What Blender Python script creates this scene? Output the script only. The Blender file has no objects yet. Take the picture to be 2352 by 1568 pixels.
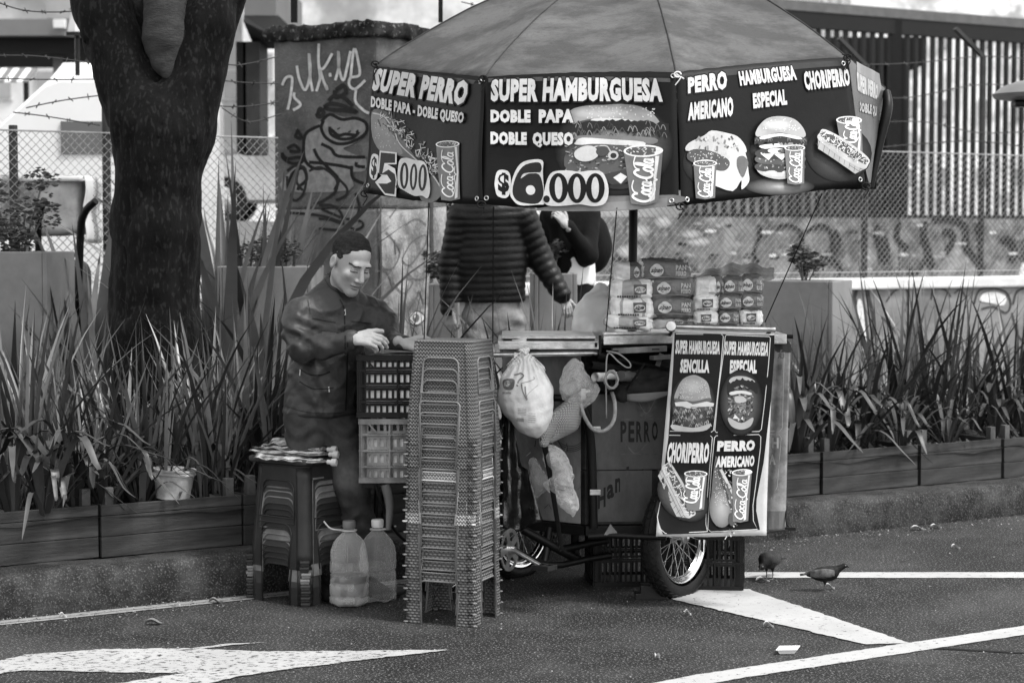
import bpy, bmesh, math, random
import numpy as np
from mathutils import Vector, Matrix, noise, Euler
from mathutils.geometry import tessellate_polygon
random.seed(7); rng = np.random.default_rng(7)
R = math.radians
SC = bpy.context.scene
COL = SC.collection

# ------------------------------------------------------------ camera
CAMH = 1.686; F = 4573.0; PITCH = math.atan((784 - 546) / F)
cam_d = bpy.data.cameras.new('camera'); cam = bpy.data.objects.new('camera', cam_d); COL.objects.link(cam)
cam_d.sensor_width = 36; cam_d.lens = 70; cam_d.clip_end = 600; cam_d.clip_start = .1
cam.location = (0, 0, CAMH); cam.rotation_euler = (math.pi / 2 - PITCH, 0, 0)
cam_d.dof.use_dof = True; cam_d.dof.focus_distance = 9.15; cam_d.dof.aperture_fstop = 3.4
SC.camera = cam
# ------------------------------------------------------------ world, sun, exposure
W = bpy.data.worlds.new('World'); SC.world = W; W.use_nodes = True
nt = W.node_tree; bg = nt.nodes['Background']
sky = nt.nodes.new('ShaderNodeTexSky'); sky.sky_type = 'NISHITA'; sky.sun_disc = False
SUN_EL, SUN_AZ = R(60), R(118)          # azimuth clockwise from +Y
sky.sun_elevation = SUN_EL; sky.sun_rotation = SUN_AZ; sky.air_density = 1.0; sky.dust_density = 1.0
hs = nt.nodes.new('ShaderNodeHueSaturation'); hs.inputs['Saturation'].default_value = 0
nt.links.new(sky.outputs[0], hs.inputs['Color']); nt.links.new(hs.outputs[0], bg.inputs[0])
bg.inputs[1].default_value = .125
sun_d = bpy.data.lights.new('sun', 'SUN'); sun_d.energy = 1.5; sun_d.angle = R(14); sun_d.color = (1, .99, .98)
sun = bpy.data.objects.new('sun', sun_d); COL.objects.link(sun)
sd = Vector((math.sin(SUN_AZ) * math.cos(SUN_EL), math.cos(SUN_AZ) * math.cos(SUN_EL), math.sin(SUN_EL)))
sun.rotation_euler = sd.to_track_quat('Z', 'Y').to_euler(); sun.location = (5, -5, 12)
SC.view_settings.view_transform = 'Standard'; SC.view_settings.look = 'None'
SC.view_settings.gamma = 1; SC.view_settings.use_curve_mapping = False
SC.view_settings.exposure = 1.5
SC.cycles.max_bounces = 8; SC.cycles.transparent_max_bounces = 24

# ------------------------------------------------------------ picture -> place
cp, sp = math.cos(PITCH), math.sin(PITCH)
def ray(vx, vy):
    a = (vx - 1176) / F; b = -(vy - 784) / F
    return Vector((a, b * sp + cp, b * cp - sp))
def P(vx, vy, y):
    d = ray(vx, vy); return Vector((0, 0, CAMH)) + d * (y / d.y)
def G(vx, vy, z=0.0):
    d = ray(vx, vy); return Vector((0, 0, CAMH)) + d * ((z - CAMH) / d.z)
K0 = G(0, 1422); K1 = G(2352, 1182)
KT = (K1 - K0).normalized(); KN = Vector((-KT.y, KT.x, 0))
def K(s, o, z=0): return K0 + KT * s + KN * o + Vector((0, 0, z))
def KS(vx, o):                                  # distance along the kerb seen in picture column vx
    d = ray(vx, 600); B = K0 + KN * o
    # B + KT*s = d*k  in x,y
    det = KT.x * (-d.y) + d.x * KT.y
    return (-B.x * (-d.y) + (-d.x) * B.y) / det if abs(det) > 1e-9 else 0
def KZ(vx, vy, o):                              # world point in the plane o behind the kerb
    s = KS(vx, o); p = K(s, o); return P(vx, vy, p.y)
KANG = math.atan2(KT.y, KT.x)
def Z(x0, y0):                                  # reading frames of the study enlargements
    return lambda x, y: ((x0 + x / 3.357) * .9408, (y0 + y / 3.357) * .9408)

# ------------------------------------------------------------ objects
def wloc(o):
    v = Vector((0, 0, 0))
    while o is not None: v += o.location; o = o.parent
    return v
def tag(o, label=None, cat=None, group=None, kind=None):
    if label: o['label'] = label
    if cat: o['category'] = cat
    if group: o['group'] = group
    if kind: o['kind'] = kind
    return o
def thing(name, label, cat, loc=(0, 0, 0), group=None, rz=0):
    o = bpy.data.objects.new(name, None); COL.objects.link(o); o.empty_display_size = .1
    o.location = loc; o.rotation_euler = (0, 0, rz)
    return tag(o, label, cat, group)
def copy_tree(o, parent=None):
    c = o.copy(); COL.objects.link(c); c.parent = parent
    for ch in list(o.children): copy_tree(ch, c)
    return c
def frame_of(axis, up=Vector((0, 0, 1))):
    z = Vector(axis).normalized()
    if abs(z.dot(up)) > .98: up = Vector((1, 0, 0))
    x = up.cross(z).normalized(); y = z.cross(x)
    return x, y, z
def catmull(pts, n=6, closed=False):
    pts = [Vector(p) for p in pts]; N = len(pts); out = []
    if N < 3 and not closed:
        return pts
    rngi = range(N if closed else N - 1)
    for i in rngi:
        if closed: p0, p1, p2, p3 = pts[i - 1], pts[i], pts[(i + 1) % N], pts[(i + 2) % N]
        else:
            p0 = pts[max(i - 1, 0)]; p1 = pts[i]; p2 = pts[i + 1]; p3 = pts[min(i + 2, N - 1)]
        for k in range(n):
            t = k / n
            out.append(.5 * ((2 * p1) + (p2 - p0) * t + (2 * p0 - 5 * p1 + 4 * p2 - p3) * t * t + (3 * p1 - p0 - 3 * p2 + p3) * t ** 3))
    if not closed: out.append(pts[-1])
    return out
class MB:
    def __init__(s): s.v = []; s.f = []; s.g = []
    def add(s, vs, fs, g=1.0, M=None):
        b = len(s.v)
        if M is not None: vs = [M @ Vector(v) for v in vs]
        s.v += [tuple(v) for v in vs]; s.f += [tuple(b + i for i in f) for f in fs]; s.g += [g] * len(fs)
        return s
    def box(s, c, sz, M=None, g=1.0, taper=1.0):
        c = Vector(c); x, y, z = sz[0] / 2, sz[1] / 2, sz[2] / 2; t = taper
        vs = [c + Vector(p) for p in ((-x, -y, -z), (x, -y, -z), (x, y, -z), (-x, y, -z), (-x * t, -y * t, z), (x * t, -y * t, z), (x * t, y * t, z), (-x * t, y * t, z))]
        return s.add(vs, [(3, 2, 1, 0), (4, 5, 6, 7), (0, 1, 5, 4), (1, 2, 6, 5), (2, 3, 7, 6), (3, 0, 4, 7)], g, M)
    def bar(s, a, b, w, h=None, g=1.0, up=Vector((0, 0, 1))):
        a = Vector(a); b = Vector(b); h = h or w; x, y, z = frame_of(b - a, up)
        vs = []
        for p in (a, b):
            for q in ((-1, -1), (1, -1), (1, 1), (-1, 1)): vs.append(p + x * q[0] * w / 2 + y * q[1] * h / 2)
        return s.add(vs, [(3, 2, 1, 0), (4, 5, 6, 7), (0, 1, 5, 4), (1, 2, 6, 5), (2, 3, 7, 6), (3, 0, 4, 7)], g)
    def tube(s, pts, r, n=8, closed=False, caps=True, g=1.0, M=None, sm=0):
        pts = [Vector(p) for p in pts]
        if sm:
            if hasattr(r, '__len__'):
                rr = [Vector((q, 0, 0)) for q in r]; r = [q.x for q in catmull(rr, sm, closed)]
            pts = catmull(pts, sm, closed)
        N = len(pts); vs = []; fs = []; prev = None
        for i, p in enumerate(pts):
            a = pts[i - 1] if (i > 0 or closed) else p; b = pts[(i + 1) % N] if (i < N - 1 or closed) else p
            d = (b - a)
            if d.length < 1e-9: d = Vector((0, 0, 1))
            d.normalize()
            if prev is None: x, y, _ = frame_of(d)
            else:
                x = (prev - d * prev.dot(d))
                if x.length < 1e-6: x = frame_of(d)[0]
                x.normalize(); y = d.cross(x)
            prev = x; ri = r[i] if hasattr(r, '__len__') else r
            for k in range(n):
                t = 2 * math.pi * k / n; vs.append(p + (x * math.cos(t) + y * math.sin(t)) * ri)
        for i in range(N if closed else N - 1):
            j = (i + 1) % N
            for k in range(n):
                fs.append((i * n + k, i * n + (k + 1) % n, j * n + (k + 1) % n, j * n + k))
        if caps and not closed:
            fs.append(tuple(reversed(range(n)))); fs.append(tuple((N - 1) * n + k for k in range(n)))
        return s.add(vs, fs, g, M)
    def lathe(s, prof, n=24, M=None, g=1.0, sq=0.0, lobes=0):
        vs = []; fs = []
        for r, z in prof:
            for k in range(n):
                t = 2 * math.pi * k / n; q = 1
                if sq: q = 1 / (abs(math.cos(t)) ** sq + abs(math.sin(t)) ** sq) ** (1 / sq)
                vs.append((r * q * math.cos(t), r * q * math.sin(t), z))
        for i in range(len(prof) - 1):
            for k in range(n): fs.append((i * n + k, i * n + (k + 1) % n, (i + 1) * n + (k + 1) % n, (i + 1) * n + k))
        return s.add(vs, fs, g, M)
    def disc(s, c, r, nrm, n=16, g=1.0, ry=None):
        x, y, z = frame_of(nrm); c = Vector(c)
        return s.add([c + x * math.cos(2 * math.pi * k / n) * r + y * math.sin(2 * math.pi * k / n) * (ry or r) for k in range(n)], [tuple(range(n))], g)
    def grid(s, fn, nu, nv, g=1.0, cu=False):
        vs = [fn(i / nu, j / nv) for j in range(nv + 1) for i in range(nu + 1)]
        fs = [(j * (nu + 1) + i, j * (nu + 1) + i + 1, (j + 1) * (nu + 1) + i + 1, (j + 1) * (nu + 1) + i) for j in range(nv) for i in range(nu)]
        return s.add(vs, fs, g)
    def plate(s, outer, holes, th, fn, g=1.0):
        """flat outline with holes, thickness th along the third axis, mapped by fn(x,y,d)"""
        loops = [outer] + list(holes)
        tris = tessellate_polygon([[Vector((p[0], p[1], 0)) for p in l] for l in loops])
        flat = [p for l in loops for p in l]; n = len(flat)
        vs = [fn(p[0], p[1], 0) for p in flat] + [fn(p[0], p[1], th) for p in flat]
        fs = [tuple(t) for t in tris] + [tuple(n + i for i in reversed(t)) for t in tris]
        b = 0
        for l in loops:
            m = len(l)
            for i in range(m): fs.append((b + i, b + (i + 1) % m, n + b + (i + 1) % m, n + b + i))
            b += m
        return s.add(vs, fs, g)
    def build(s, name, mat, parent=None, smooth=False, bevel=0, sub=0, solid=0, kind=None):
        off = wloc(parent) if parent is not None else Vector((0, 0, 0))
        me = bpy.data.meshes.new(name)
        me.from_pydata([(v[0] - off.x, v[1] - off.y, v[2] - off.z) for v in s.v], [], s.f)
        at = me.attributes.new('g', 'FLOAT', 'FACE'); at.data.foreach_set('value', s.g)
        if smooth is True: me.shade_smooth()
        elif smooth:
            me.shade_smooth(); me.set_sharp_from_angle(angle=R(smooth))
        me.materials.append(mat)
        o = bpy.data.objects.new(name, me); COL.objects.link(o); o.parent = parent
        if solid: m = o.modifiers.new('s', 'SOLIDIFY'); m.thickness = solid
        if bevel: m = o.modifiers.new('b', 'BEVEL'); m.width = bevel; m.segments = 2; m.limit_method = 'ANGLE'; m.angle_limit = R(35)
        if sub: m = o.modifiers.new('u', 'SUBSURF'); m.levels = m.render_levels = sub
        if kind: o['kind'] = kind
        return o
def fixn(o):
    b = bmesh.new(); b.from_mesh(o.data); bmesh.ops.recalc_face_normals(b, faces=b.faces); b.to_mesh(o.data); b.free(); return o

# ------------------------------------------------------------ materials
def M(name, g, r=.6, var=.25, sc=6, bump=0.0, bsc=60, metal=0, spec=.22, attr=False, stretch=None, coat=0, fleck=0, fsc=120, fg=.5, flo=.60, dark=0, dsc=3, trans=0):
    m = bpy.data.materials.new(name); m.use_nodes = True; t = m.node_tree; N = t.nodes; L = t.links
    b = N['Principled BSDF']; tc = N.new('ShaderNodeTexCoord'); src = tc.outputs['Object']
    g = g * min(1, g / .2) ** .42
    if stretch:
        mp = N.new('ShaderNodeMapping'); mp.inputs['Scale'].default_value = stretch; L.new(src, mp.inputs[0]); src = mp.outputs[0]
    def math_(op, a, c):
        n = N.new('ShaderNodeMath'); n.operation = op
        for i, q in enumerate((a, c)):
            if isinstance(q, (int, float)): n.inputs[i].default_value = q
            else: L.new(q, n.inputs[i])
        return n.outputs[0]
    def nz(scale, det=5, rough=.6):
        n = N.new('ShaderNodeTexNoise'); n.inputs['Scale'].default_value = scale; n.inputs['Detail'].default_value = det
        n.inputs['Roughness'].default_value = rough; L.new(src, n.inputs['Vector']); return n.outputs['Fac']
    def rmp(x, a, c, lo, hi):
        n = N.new('ShaderNodeMapRange'); n.inputs[1].default_value = a; n.inputs[2].default_value = c
        n.inputs[3].default_value = lo; n.inputs[4].default_value = hi; L.new(x, n.inputs[0]); return n.outputs[0]
    col = rmp(nz(sc), .3, .7, g * (1 - var), g * (1 + var))
    if dark:                                       # stains of their own shape
        col = math_('MULTIPLY', col, rmp(nz(dsc, 8, .7), .42, .58, 1 - dark, 1))
    if attr:
        a = N.new('ShaderNodeAttribute'); a.attribute_name = 'g'; col = math_('MULTIPLY', col, a.outputs['Fac'])
    if fleck:
        v = N.new('ShaderNodeTexNoise'); v.inputs['Scale'].default_value = fsc; v.inputs['Detail'].default_value = 3; L.new(src, v.inputs['Vector'])
        k = rmp(v.outputs['Fac'], flo, flo + .06, 0, fleck)
        col = math_('ADD', math_('MULTIPLY', col, math_('SUBTRACT', 1, k)), math_('MULTIPLY', k, fg))
    L.new(col, b.inputs['Base Color'])
    b.inputs['Roughness'].default_value = r; b.inputs['Metallic'].default_value = metal; b.inputs['Specular IOR Level'].default_value = spec
    if coat: b.inputs['Coat Weight'].default_value = coat
    if trans: b.inputs['Transmission Weight'].default_value = trans
    if bump:
        bn = N.new('ShaderNodeBump'); bn.inputs['Strength'].default_value = bump; bn.inputs['Distance'].default_value = .01
        L.new(nz(bsc, 6, .65), bn.inputs['Height']); L.new(bn.outputs[0], b.inputs['Normal'])
    m['h'] = 1
    return m
def film(name, g=.8, alpha=.35, r=.2, bump=.6, bsc=25):
    """thin clear plastic: see-through sheet with gloss"""
    m = bpy.data.materials.new(name); m.use_nodes = True; t = m.node_tree; N = t.nodes; L = t.links
    b = N['Principled BSDF']; b.inputs['Base Color'].default_value = (g, g, g, 1); b.inputs['Roughness'].default_value = r
    tc = N.new('ShaderNodeTexCoord'); n = N.new('ShaderNodeTexNoise'); n.inputs['Scale'].default_value = bsc; n.inputs['Detail'].default_value = 4
    L.new(tc.outputs['Object'], n.inputs['Vector'])
    bn = N.new('ShaderNodeBump'); bn.inputs['Strength'].default_value = bump; bn.inputs['Distance'].default_value = .02
    L.new(n.outputs['Fac'], bn.inputs['Height']); L.new(bn.outputs[0], b.inputs['Normal'])
    tr = N.new('ShaderNodeBsdfTransparent'); mx = N.new('ShaderNodeMixShader')
    fr = N.new('ShaderNodeLayerWeight'); fr.inputs['Blend'].default_value = .3
    mr = N.new('ShaderNodeMapRange'); mr.inputs[3].default_value = alpha; mr.inputs[4].default_value = min(1, alpha + .5)
    L.new(fr.outputs['Facing'], mr.inputs[0]); L.new(mr.outputs[0], mx.inputs[0]); L.new(tr.outputs[0], mx.inputs[1]); L.new(b.outputs[0], mx.inputs[2])
    L.new(mx.outputs[0], N['Material Output'].inputs[0]); return m
def weave(name, g, sx, sz, kind=0):
    """woven-look moulded plastic: relief from crossed waves"""
    m = M(name, g, .42, .12, 5); t = m.node_tree; N = t.nodes; L = t.links; b = N['Principled BSDF']
    tc = N.new('ShaderNodeTexCoord'); sep = N.new('ShaderNodeSeparateXYZ'); L.new(tc.outputs['Object'], sep.inputs[0])
    def mt(op, a, c=None):
        n = N.new('ShaderNodeMath'); n.operation = op
        for i, q in enumerate((a, c)):
            if q is None: continue
            if isinstance(q, (int, float)): n.inputs[i].default_value = q
            else: L.new(q, n.inputs[i])
        return n.outputs[0]
    h = mt('ADD', sep.outputs['X'], sep.outputs['Y']) if kind == 2 else mt('ADD', sep.outputs['X'], mt('MULTIPLY', sep.outputs['Y'], 1.0))
    a = mt('MULTIPLY', h, sx); z = mt('MULTIPLY', sep.outputs['Z'], sz)
    if kind == 0:    # triangle lattice
        w = mt('MULTIPLY', mt('SINE', mt('ADD', a, z)), mt('SINE', mt('SUBTRACT', a, z))); w = mt('ADD', mt('ABSOLUTE', w), mt('MULTIPLY', mt('SINE', mt('MULTIPLY', z, 2)), .25))
    else:            # basket weave
        row = mt('FLOOR', mt('DIVIDE', z, math.pi)); ph = mt('MULTIPLY', row, math.pi / 2)
        w = mt('MULTIPLY', mt('ABSOLUTE', mt('SINE', z)), mt('ABSOLUTE', mt('SINE', mt('ADD', a, ph))))
    bn = N.new('ShaderNodeBump'); bn.inputs['Strength'].default_value = 1; bn.inputs['Distance'].default_value = .006
    L.new(w, bn.inputs['Height']); L.new(bn.outputs[0], b.inputs['Normal'])
    old = b.inputs['Base Color'].links[0].from_socket
    k = mt('MULTIPLY', old, mt('ADD', mt('MULTIPLY', w, 1.0), .45)); L.new(k, b.inputs['Base Color'])
    return m
MT = dict(
 steel=M('steel', .6, .28, .25, 9, .15, 60, metal=.9, dark=.35, dsc=6),
 zinc=M('zinc_sheet', .22, .38, .45, 4, .25, 14, metal=.2, dark=.4, dsc=5, stretch=(1, 1, .5)),
 dzinc=M('dark_sheet', .05, .4, .6, 4, .2, 18, metal=.3, dark=.5, dsc=4),
 black=M('black_paint', .012, .45, .4, 12, .1, 80),
 rubber=M('rubber', .02, .6, .4, 18, .25, 90),
 dplas=M('dark_plastic', .035, .35, .2, 8, .05, 60),
 crate=M('crate_plastic', .022, .4, .3, 14), crate2=M('grey_crate_plastic', .22, .5, .35, 10, dark=.3, dsc=9),
 white=M('white_plastic', .72, .45, .08, 8), cream=M('cream_plastic', .5, .5, .15, 9, dark=.2, dsc=12),
 concrete=M('concrete', .30, .9, .3, 4, .5, 40, dark=.35, dsc=5), paint=M('white_paint', .7, .8, .1, 5),
 wood=M('weathered_wood', .075, .75, .35, 3, .35, 22, stretch=(1, 1, 9), dark=.35, dsc=2.2),
 post=M('post_wood', .13, .8, .3, 6, .3, 30, dark=.3), soil=M('soil', .03, .95, .6, 14, .8, 30),
 potgrey=M('grey_planter_paint', .2, .55, .1, 2.5, .05, 30, dark=.15, dsc=4),
 blade=M('sword_leaf', .055, .38, .35, 4, spec=.6, attr=False), blade2=M('pale_sword_leaf', .16, .42, .35, 4), strap=M('strap_leaf', .085, .45, .35, 5, spec=.3),
 leaf=M('leaf', .09, .4, .6, 10), shrub=M('shrub_leaf', .05, .45, .6, 10),
 bark=M('bark', .011, .95, .7, 7, 1.0, 22, stretch=(1, 1, .4), fleck=.22, fsc=60, fg=.05, flo=.56, dark=.75, dsc=4), pale_bark=M('pale_bark', .065, .85, .4, 7, .9, 30, stretch=(1, 1, 2.5), fleck=.5, fsc=45, fg=.03, flo=.57),
 wire=M('galvanised_wire', .30, .5, .3, 9, metal=.3), darkwire=M('dark_wire', .06, .6, .3, 9), string=M('dark_string', .02, .8),
 denim=M('denim', .20, .85, .35, 14, .35, 160, dark=.2, dsc=7), dblack=M('dark_cloth', .01, .9, .4, 9, .3, 60),
 glass=M('dark_glass', .02, .08, .3, 3, spec=1), skin=M('skin', .36, .5, .1, 9, .12, 140),
 carwhite=M('white_car_paint', .62, .3, .05, 2, coat=.5), carsilver=M('silver_car_paint', .4, .3, .1, 2, metal=.4, coat=.5),
)
# ------------------------------------------------------------ print: flat artwork laid on cloth
def print_mat(name, r=.45, wear=.25):
    m = M(name, 1.0, r, .10, 5, .12, 30, attr=True, dark=wear, dsc=4, spec=.14); return m
MT['print'] = print_mat('vinyl_print'); MT['poster'] = print_mat('poster_print', .3, .12)
_gl = {}
def glyphs(body, off):
    k = (body, off)
    if k in _gl: return _gl[k]
    c = bpy.data.curves.new('t', 'FONT'); c.body = body; c.size = 1; c.offset = off; c.resolution_u = 2; c.space_character = 1 + off * 2.0
    o = bpy.data.objects.new('t', c); me = bpy.data.meshes.new_from_object(o)
    v = np.array([x.co[:2] for x in me.vertices]); f = [tuple(p.vertices) for p in me.polygons]
    bpy.data.objects.remove(o); bpy.data.curves.remove(c); bpy.data.meshes.remove(me)
    _gl[k] = (v, f); return v, f
class Print:
    """artwork drawn in reading coordinates (y down), laid on the surface fn(x,y)->(point,normal)"""
    def __init__(s, fn, step=.00022, maxe=4.5): s.fn = fn; s.v = []; s.g = []; s.f = []; s.z = .0012; s.step = step; s.maxe = maxe; s.lst = 0
    def put(s, pts, faces, g, bump=True):
        md = 2 if bump == 2 and bump is not True else (1 if bump else 3); s.z += .00002 if md > 1 and s.lst == md else s.step; s.lst = md
        b = len(s.v); gs = g if hasattr(g, '__len__') else [g] * len(pts)
        for p, gg in zip(pts, gs):
            q, n = s.fn(p[0], p[1]); s.v.append(q + n * s.z); s.g.append(gg)
        s.f += [tuple(b + i for i in f) for f in faces]
    def cut(s, pts, tris):
        """split long triangles so the print follows the cloth"""
        pts = [tuple(p[:2]) for p in pts]; out = []; st = list(tris); mid = {}
        while st:
            a, b, c = st.pop(); P3 = (pts[a], pts[b], pts[c])
            L = [math.dist(P3[i], P3[(i + 1) % 3]) for i in range(3)]; m = max(L)
            if m < s.maxe * 2.2 or len(pts) > 20000: out.append((a, b, c)); continue
            i = L.index(m); t = (a, b, c); p, q, r_ = t[i], t[(i + 1) % 3], t[(i + 2) % 3]
            k = (min(p, q), max(p, q))
            if k not in mid: pts.append(((pts[p][0] + pts[q][0]) / 2, (pts[p][1] + pts[q][1]) / 2)); mid[k] = len(pts) - 1
            n = mid[k]; st += [(p, n, r_), (n, q, r_)]
        return pts, out
    def poly(s, pts, g, sm=0, holes=()):
        if sm: pts = [tuple(p[:2]) for p in catmull([(p[0], p[1], 0) for p in pts], sm, True)]
        loops = [list(pts)] + [list(h) for h in holes]
        tris = tessellate_polygon([[Vector((p[0], p[1], 0)) for p in l] for l in loops])
        flat = [p for l in loops for p in l]
        a, b = s.cut(flat, [tuple(t) for t in tris]); s.put(a, b, g)
    def rect(s, x0, y0, x1, y1, g): s.poly([(x0, y0), (x1, y0), (x1, y1), (x0, y1)], g)
    def ell(s, cx, cy, rx, ry, g, n=20, rot=0, bump=True):
        c, q = math.cos(rot), math.sin(rot)
        pts = [(cx + rx * math.cos(t) * c - ry * math.sin(t) * q, cy + rx * math.cos(t) * q + ry * math.sin(t) * c) for t in [2 * math.pi * k / n for k in range(n)]]
        s.put([(cx, cy)] + pts, [(0, 1 + k, 1 + (k + 1) % n) for k in range(n)], g, bump)
    def glow(s, cx, cy, rx, ry, g0, g1, n=24, rot=0, rings=4, pw=1.5):
        pts = [(cx, cy)]; gs = [g0]; c, q = math.cos(rot), math.sin(rot)
        for j in range(1, rings + 1):
            t_ = j / rings
            for k in range(n):
                t = 2 * math.pi * k / n; X = rx * t_ * math.cos(t); Y = ry * t_ * math.sin(t)
                pts.append((cx + X * c - Y * q, cy + X * q + Y * c)); gs.append(g0 + (g1 - g0) * t_ ** pw)
        fs = [(0, 1 + k, 1 + (k + 1) % n) for k in range(n)]
        for j in range(rings - 1):
            for k in range(n):
                a = 1 + j * n + k; b = 1 + j * n + (k + 1) % n; fs += [(a, a + n, b + n, b)]
        s.put(pts, fs, gs)
    def stroke(s, pts, w, g, sm=5, closed=False, taper=False):
        P2 = catmull([(p[0], p[1], 0) for p in pts], sm, closed) if sm and len(pts) > 2 else [Vector((p[0], p[1], 0)) for p in pts]
        if closed: P2.append(P2[0])
        L = []; n = len(P2)
        for i, p in enumerate(P2):
            d = P2[min(i + 1, n - 1)] - P2[max(i - 1, 0)]
            if d.length < 1e-6: d = Vector((1, 0, 0))
            d.normalize(); m = Vector((-d.y, d.x, 0)); ww = w / 2 * (1 if not taper else max(.15, math.sin(math.pi * min(1, max(0, i / (n - 1))))))
            L += [(p + m * ww)[:2], (p - m * ww)[:2]]
        s.put(L, [(2 * i, 2 * i + 1, 2 * i + 3, 2 * i + 2) for i in range(n - 1)], g, 2)
    def text(s, body, q, g=.75, off=.06, og=None, ow=.10, sh=0.0):
        """q: TL,TR,BR,BL corners the ink should fill"""
        def lay(off_, gg, grow):
            v, f = glyphs(body, off_); v0, _ = glyphs(body, off)
            lo, hi = v0.min(0), v0.max(0)
            U = (v[:, 0] - lo[0]) / (hi[0] - lo[0]); V = 1 - (v[:, 1] - lo[1]) / (hi[1] - lo[1])
            U = U + sh * (.5 - V)
            TL, TR, BR, BL = [np.array(p, float) for p in q]
            # growing the outline uses the same letter spacing
            pts = [(1 - u) * (1 - w) * TL + u * (1 - w) * TR + u * w * BR + (1 - u) * w * BL for u, w in zip(U, V)]
            a, b = s.cut([tuple(p) for p in pts], [t for ff in f for t in ([ff] if len(ff) == 3 else [(ff[0], ff[i], ff[i + 1]) for i in range(1, len(ff) - 1)])])
            s.put(a, b, gg)
        if og is not None:
            # dark surround: same glyphs, bigger offset, spacing held by using the un-grown spacing
            v0, f0 = glyphs(body, off)
            c = bpy.data.curves.new('t', 'FONT'); c.body = body; c.size = 1; c.offset = off + ow; c.resolution_u = 2; c.space_character = 1 + off * 2.0
            o = bpy.data.objects.new('t', c); me = bpy.data.meshes.new_from_object(o)
            _gl[(body, 'o', off, ow)] = (np.array([x.co[:2] for x in me.vertices]), [tuple(p.vertices) for p in me.polygons])
            bpy.data.objects.remove(o); bpy.data.curves.remove(c); bpy.data.meshes.remove(me)
            v, f = _gl[(body, 'o', off, ow)]; lo, hi = v0.min(0), v0.max(0)
            TL, TR, BR, BL = [np.array(p, float) for p in q]
            U = (v[:, 0] - lo[0]) / (hi[0] - lo[0]); V = 1 - (v[:, 1] - lo[1]) / (hi[1] - lo[1]); U = U + sh * (.5 - V)
            pts = [tuple((1 - u) * (1 - w) * TL + u * (1 - w) * TR + u * w * BR + (1 - u) * w * BL) for u, w in zip(U, V)]
            # letters overlap when grown: give each face group a hair of height
            a, b = s.cut(pts, [t for ff in f for t in ([ff] if len(ff) == 3 else [(ff[0], ff[i], ff[i + 1]) for i in range(1, len(ff) - 1)])])
            s.put(a, b, og); s.z += .0004
        lay(off, g, 0)
    def build(s, name, mat, parent, label=None):
        off = wloc(parent); me = bpy.data.meshes.new(name)
        me.from_pydata([tuple(v - off) for v in s.v], [], s.f)
        at = me.attributes.new('g', 'FLOAT', 'POINT'); at.data.foreach_set('value', s.g)
        me.materials.append(mat); o = bpy.data.objects.new(name, me); COL.objects.link(o); o.parent = parent
        if label: o['label'] = label
        return o
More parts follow.
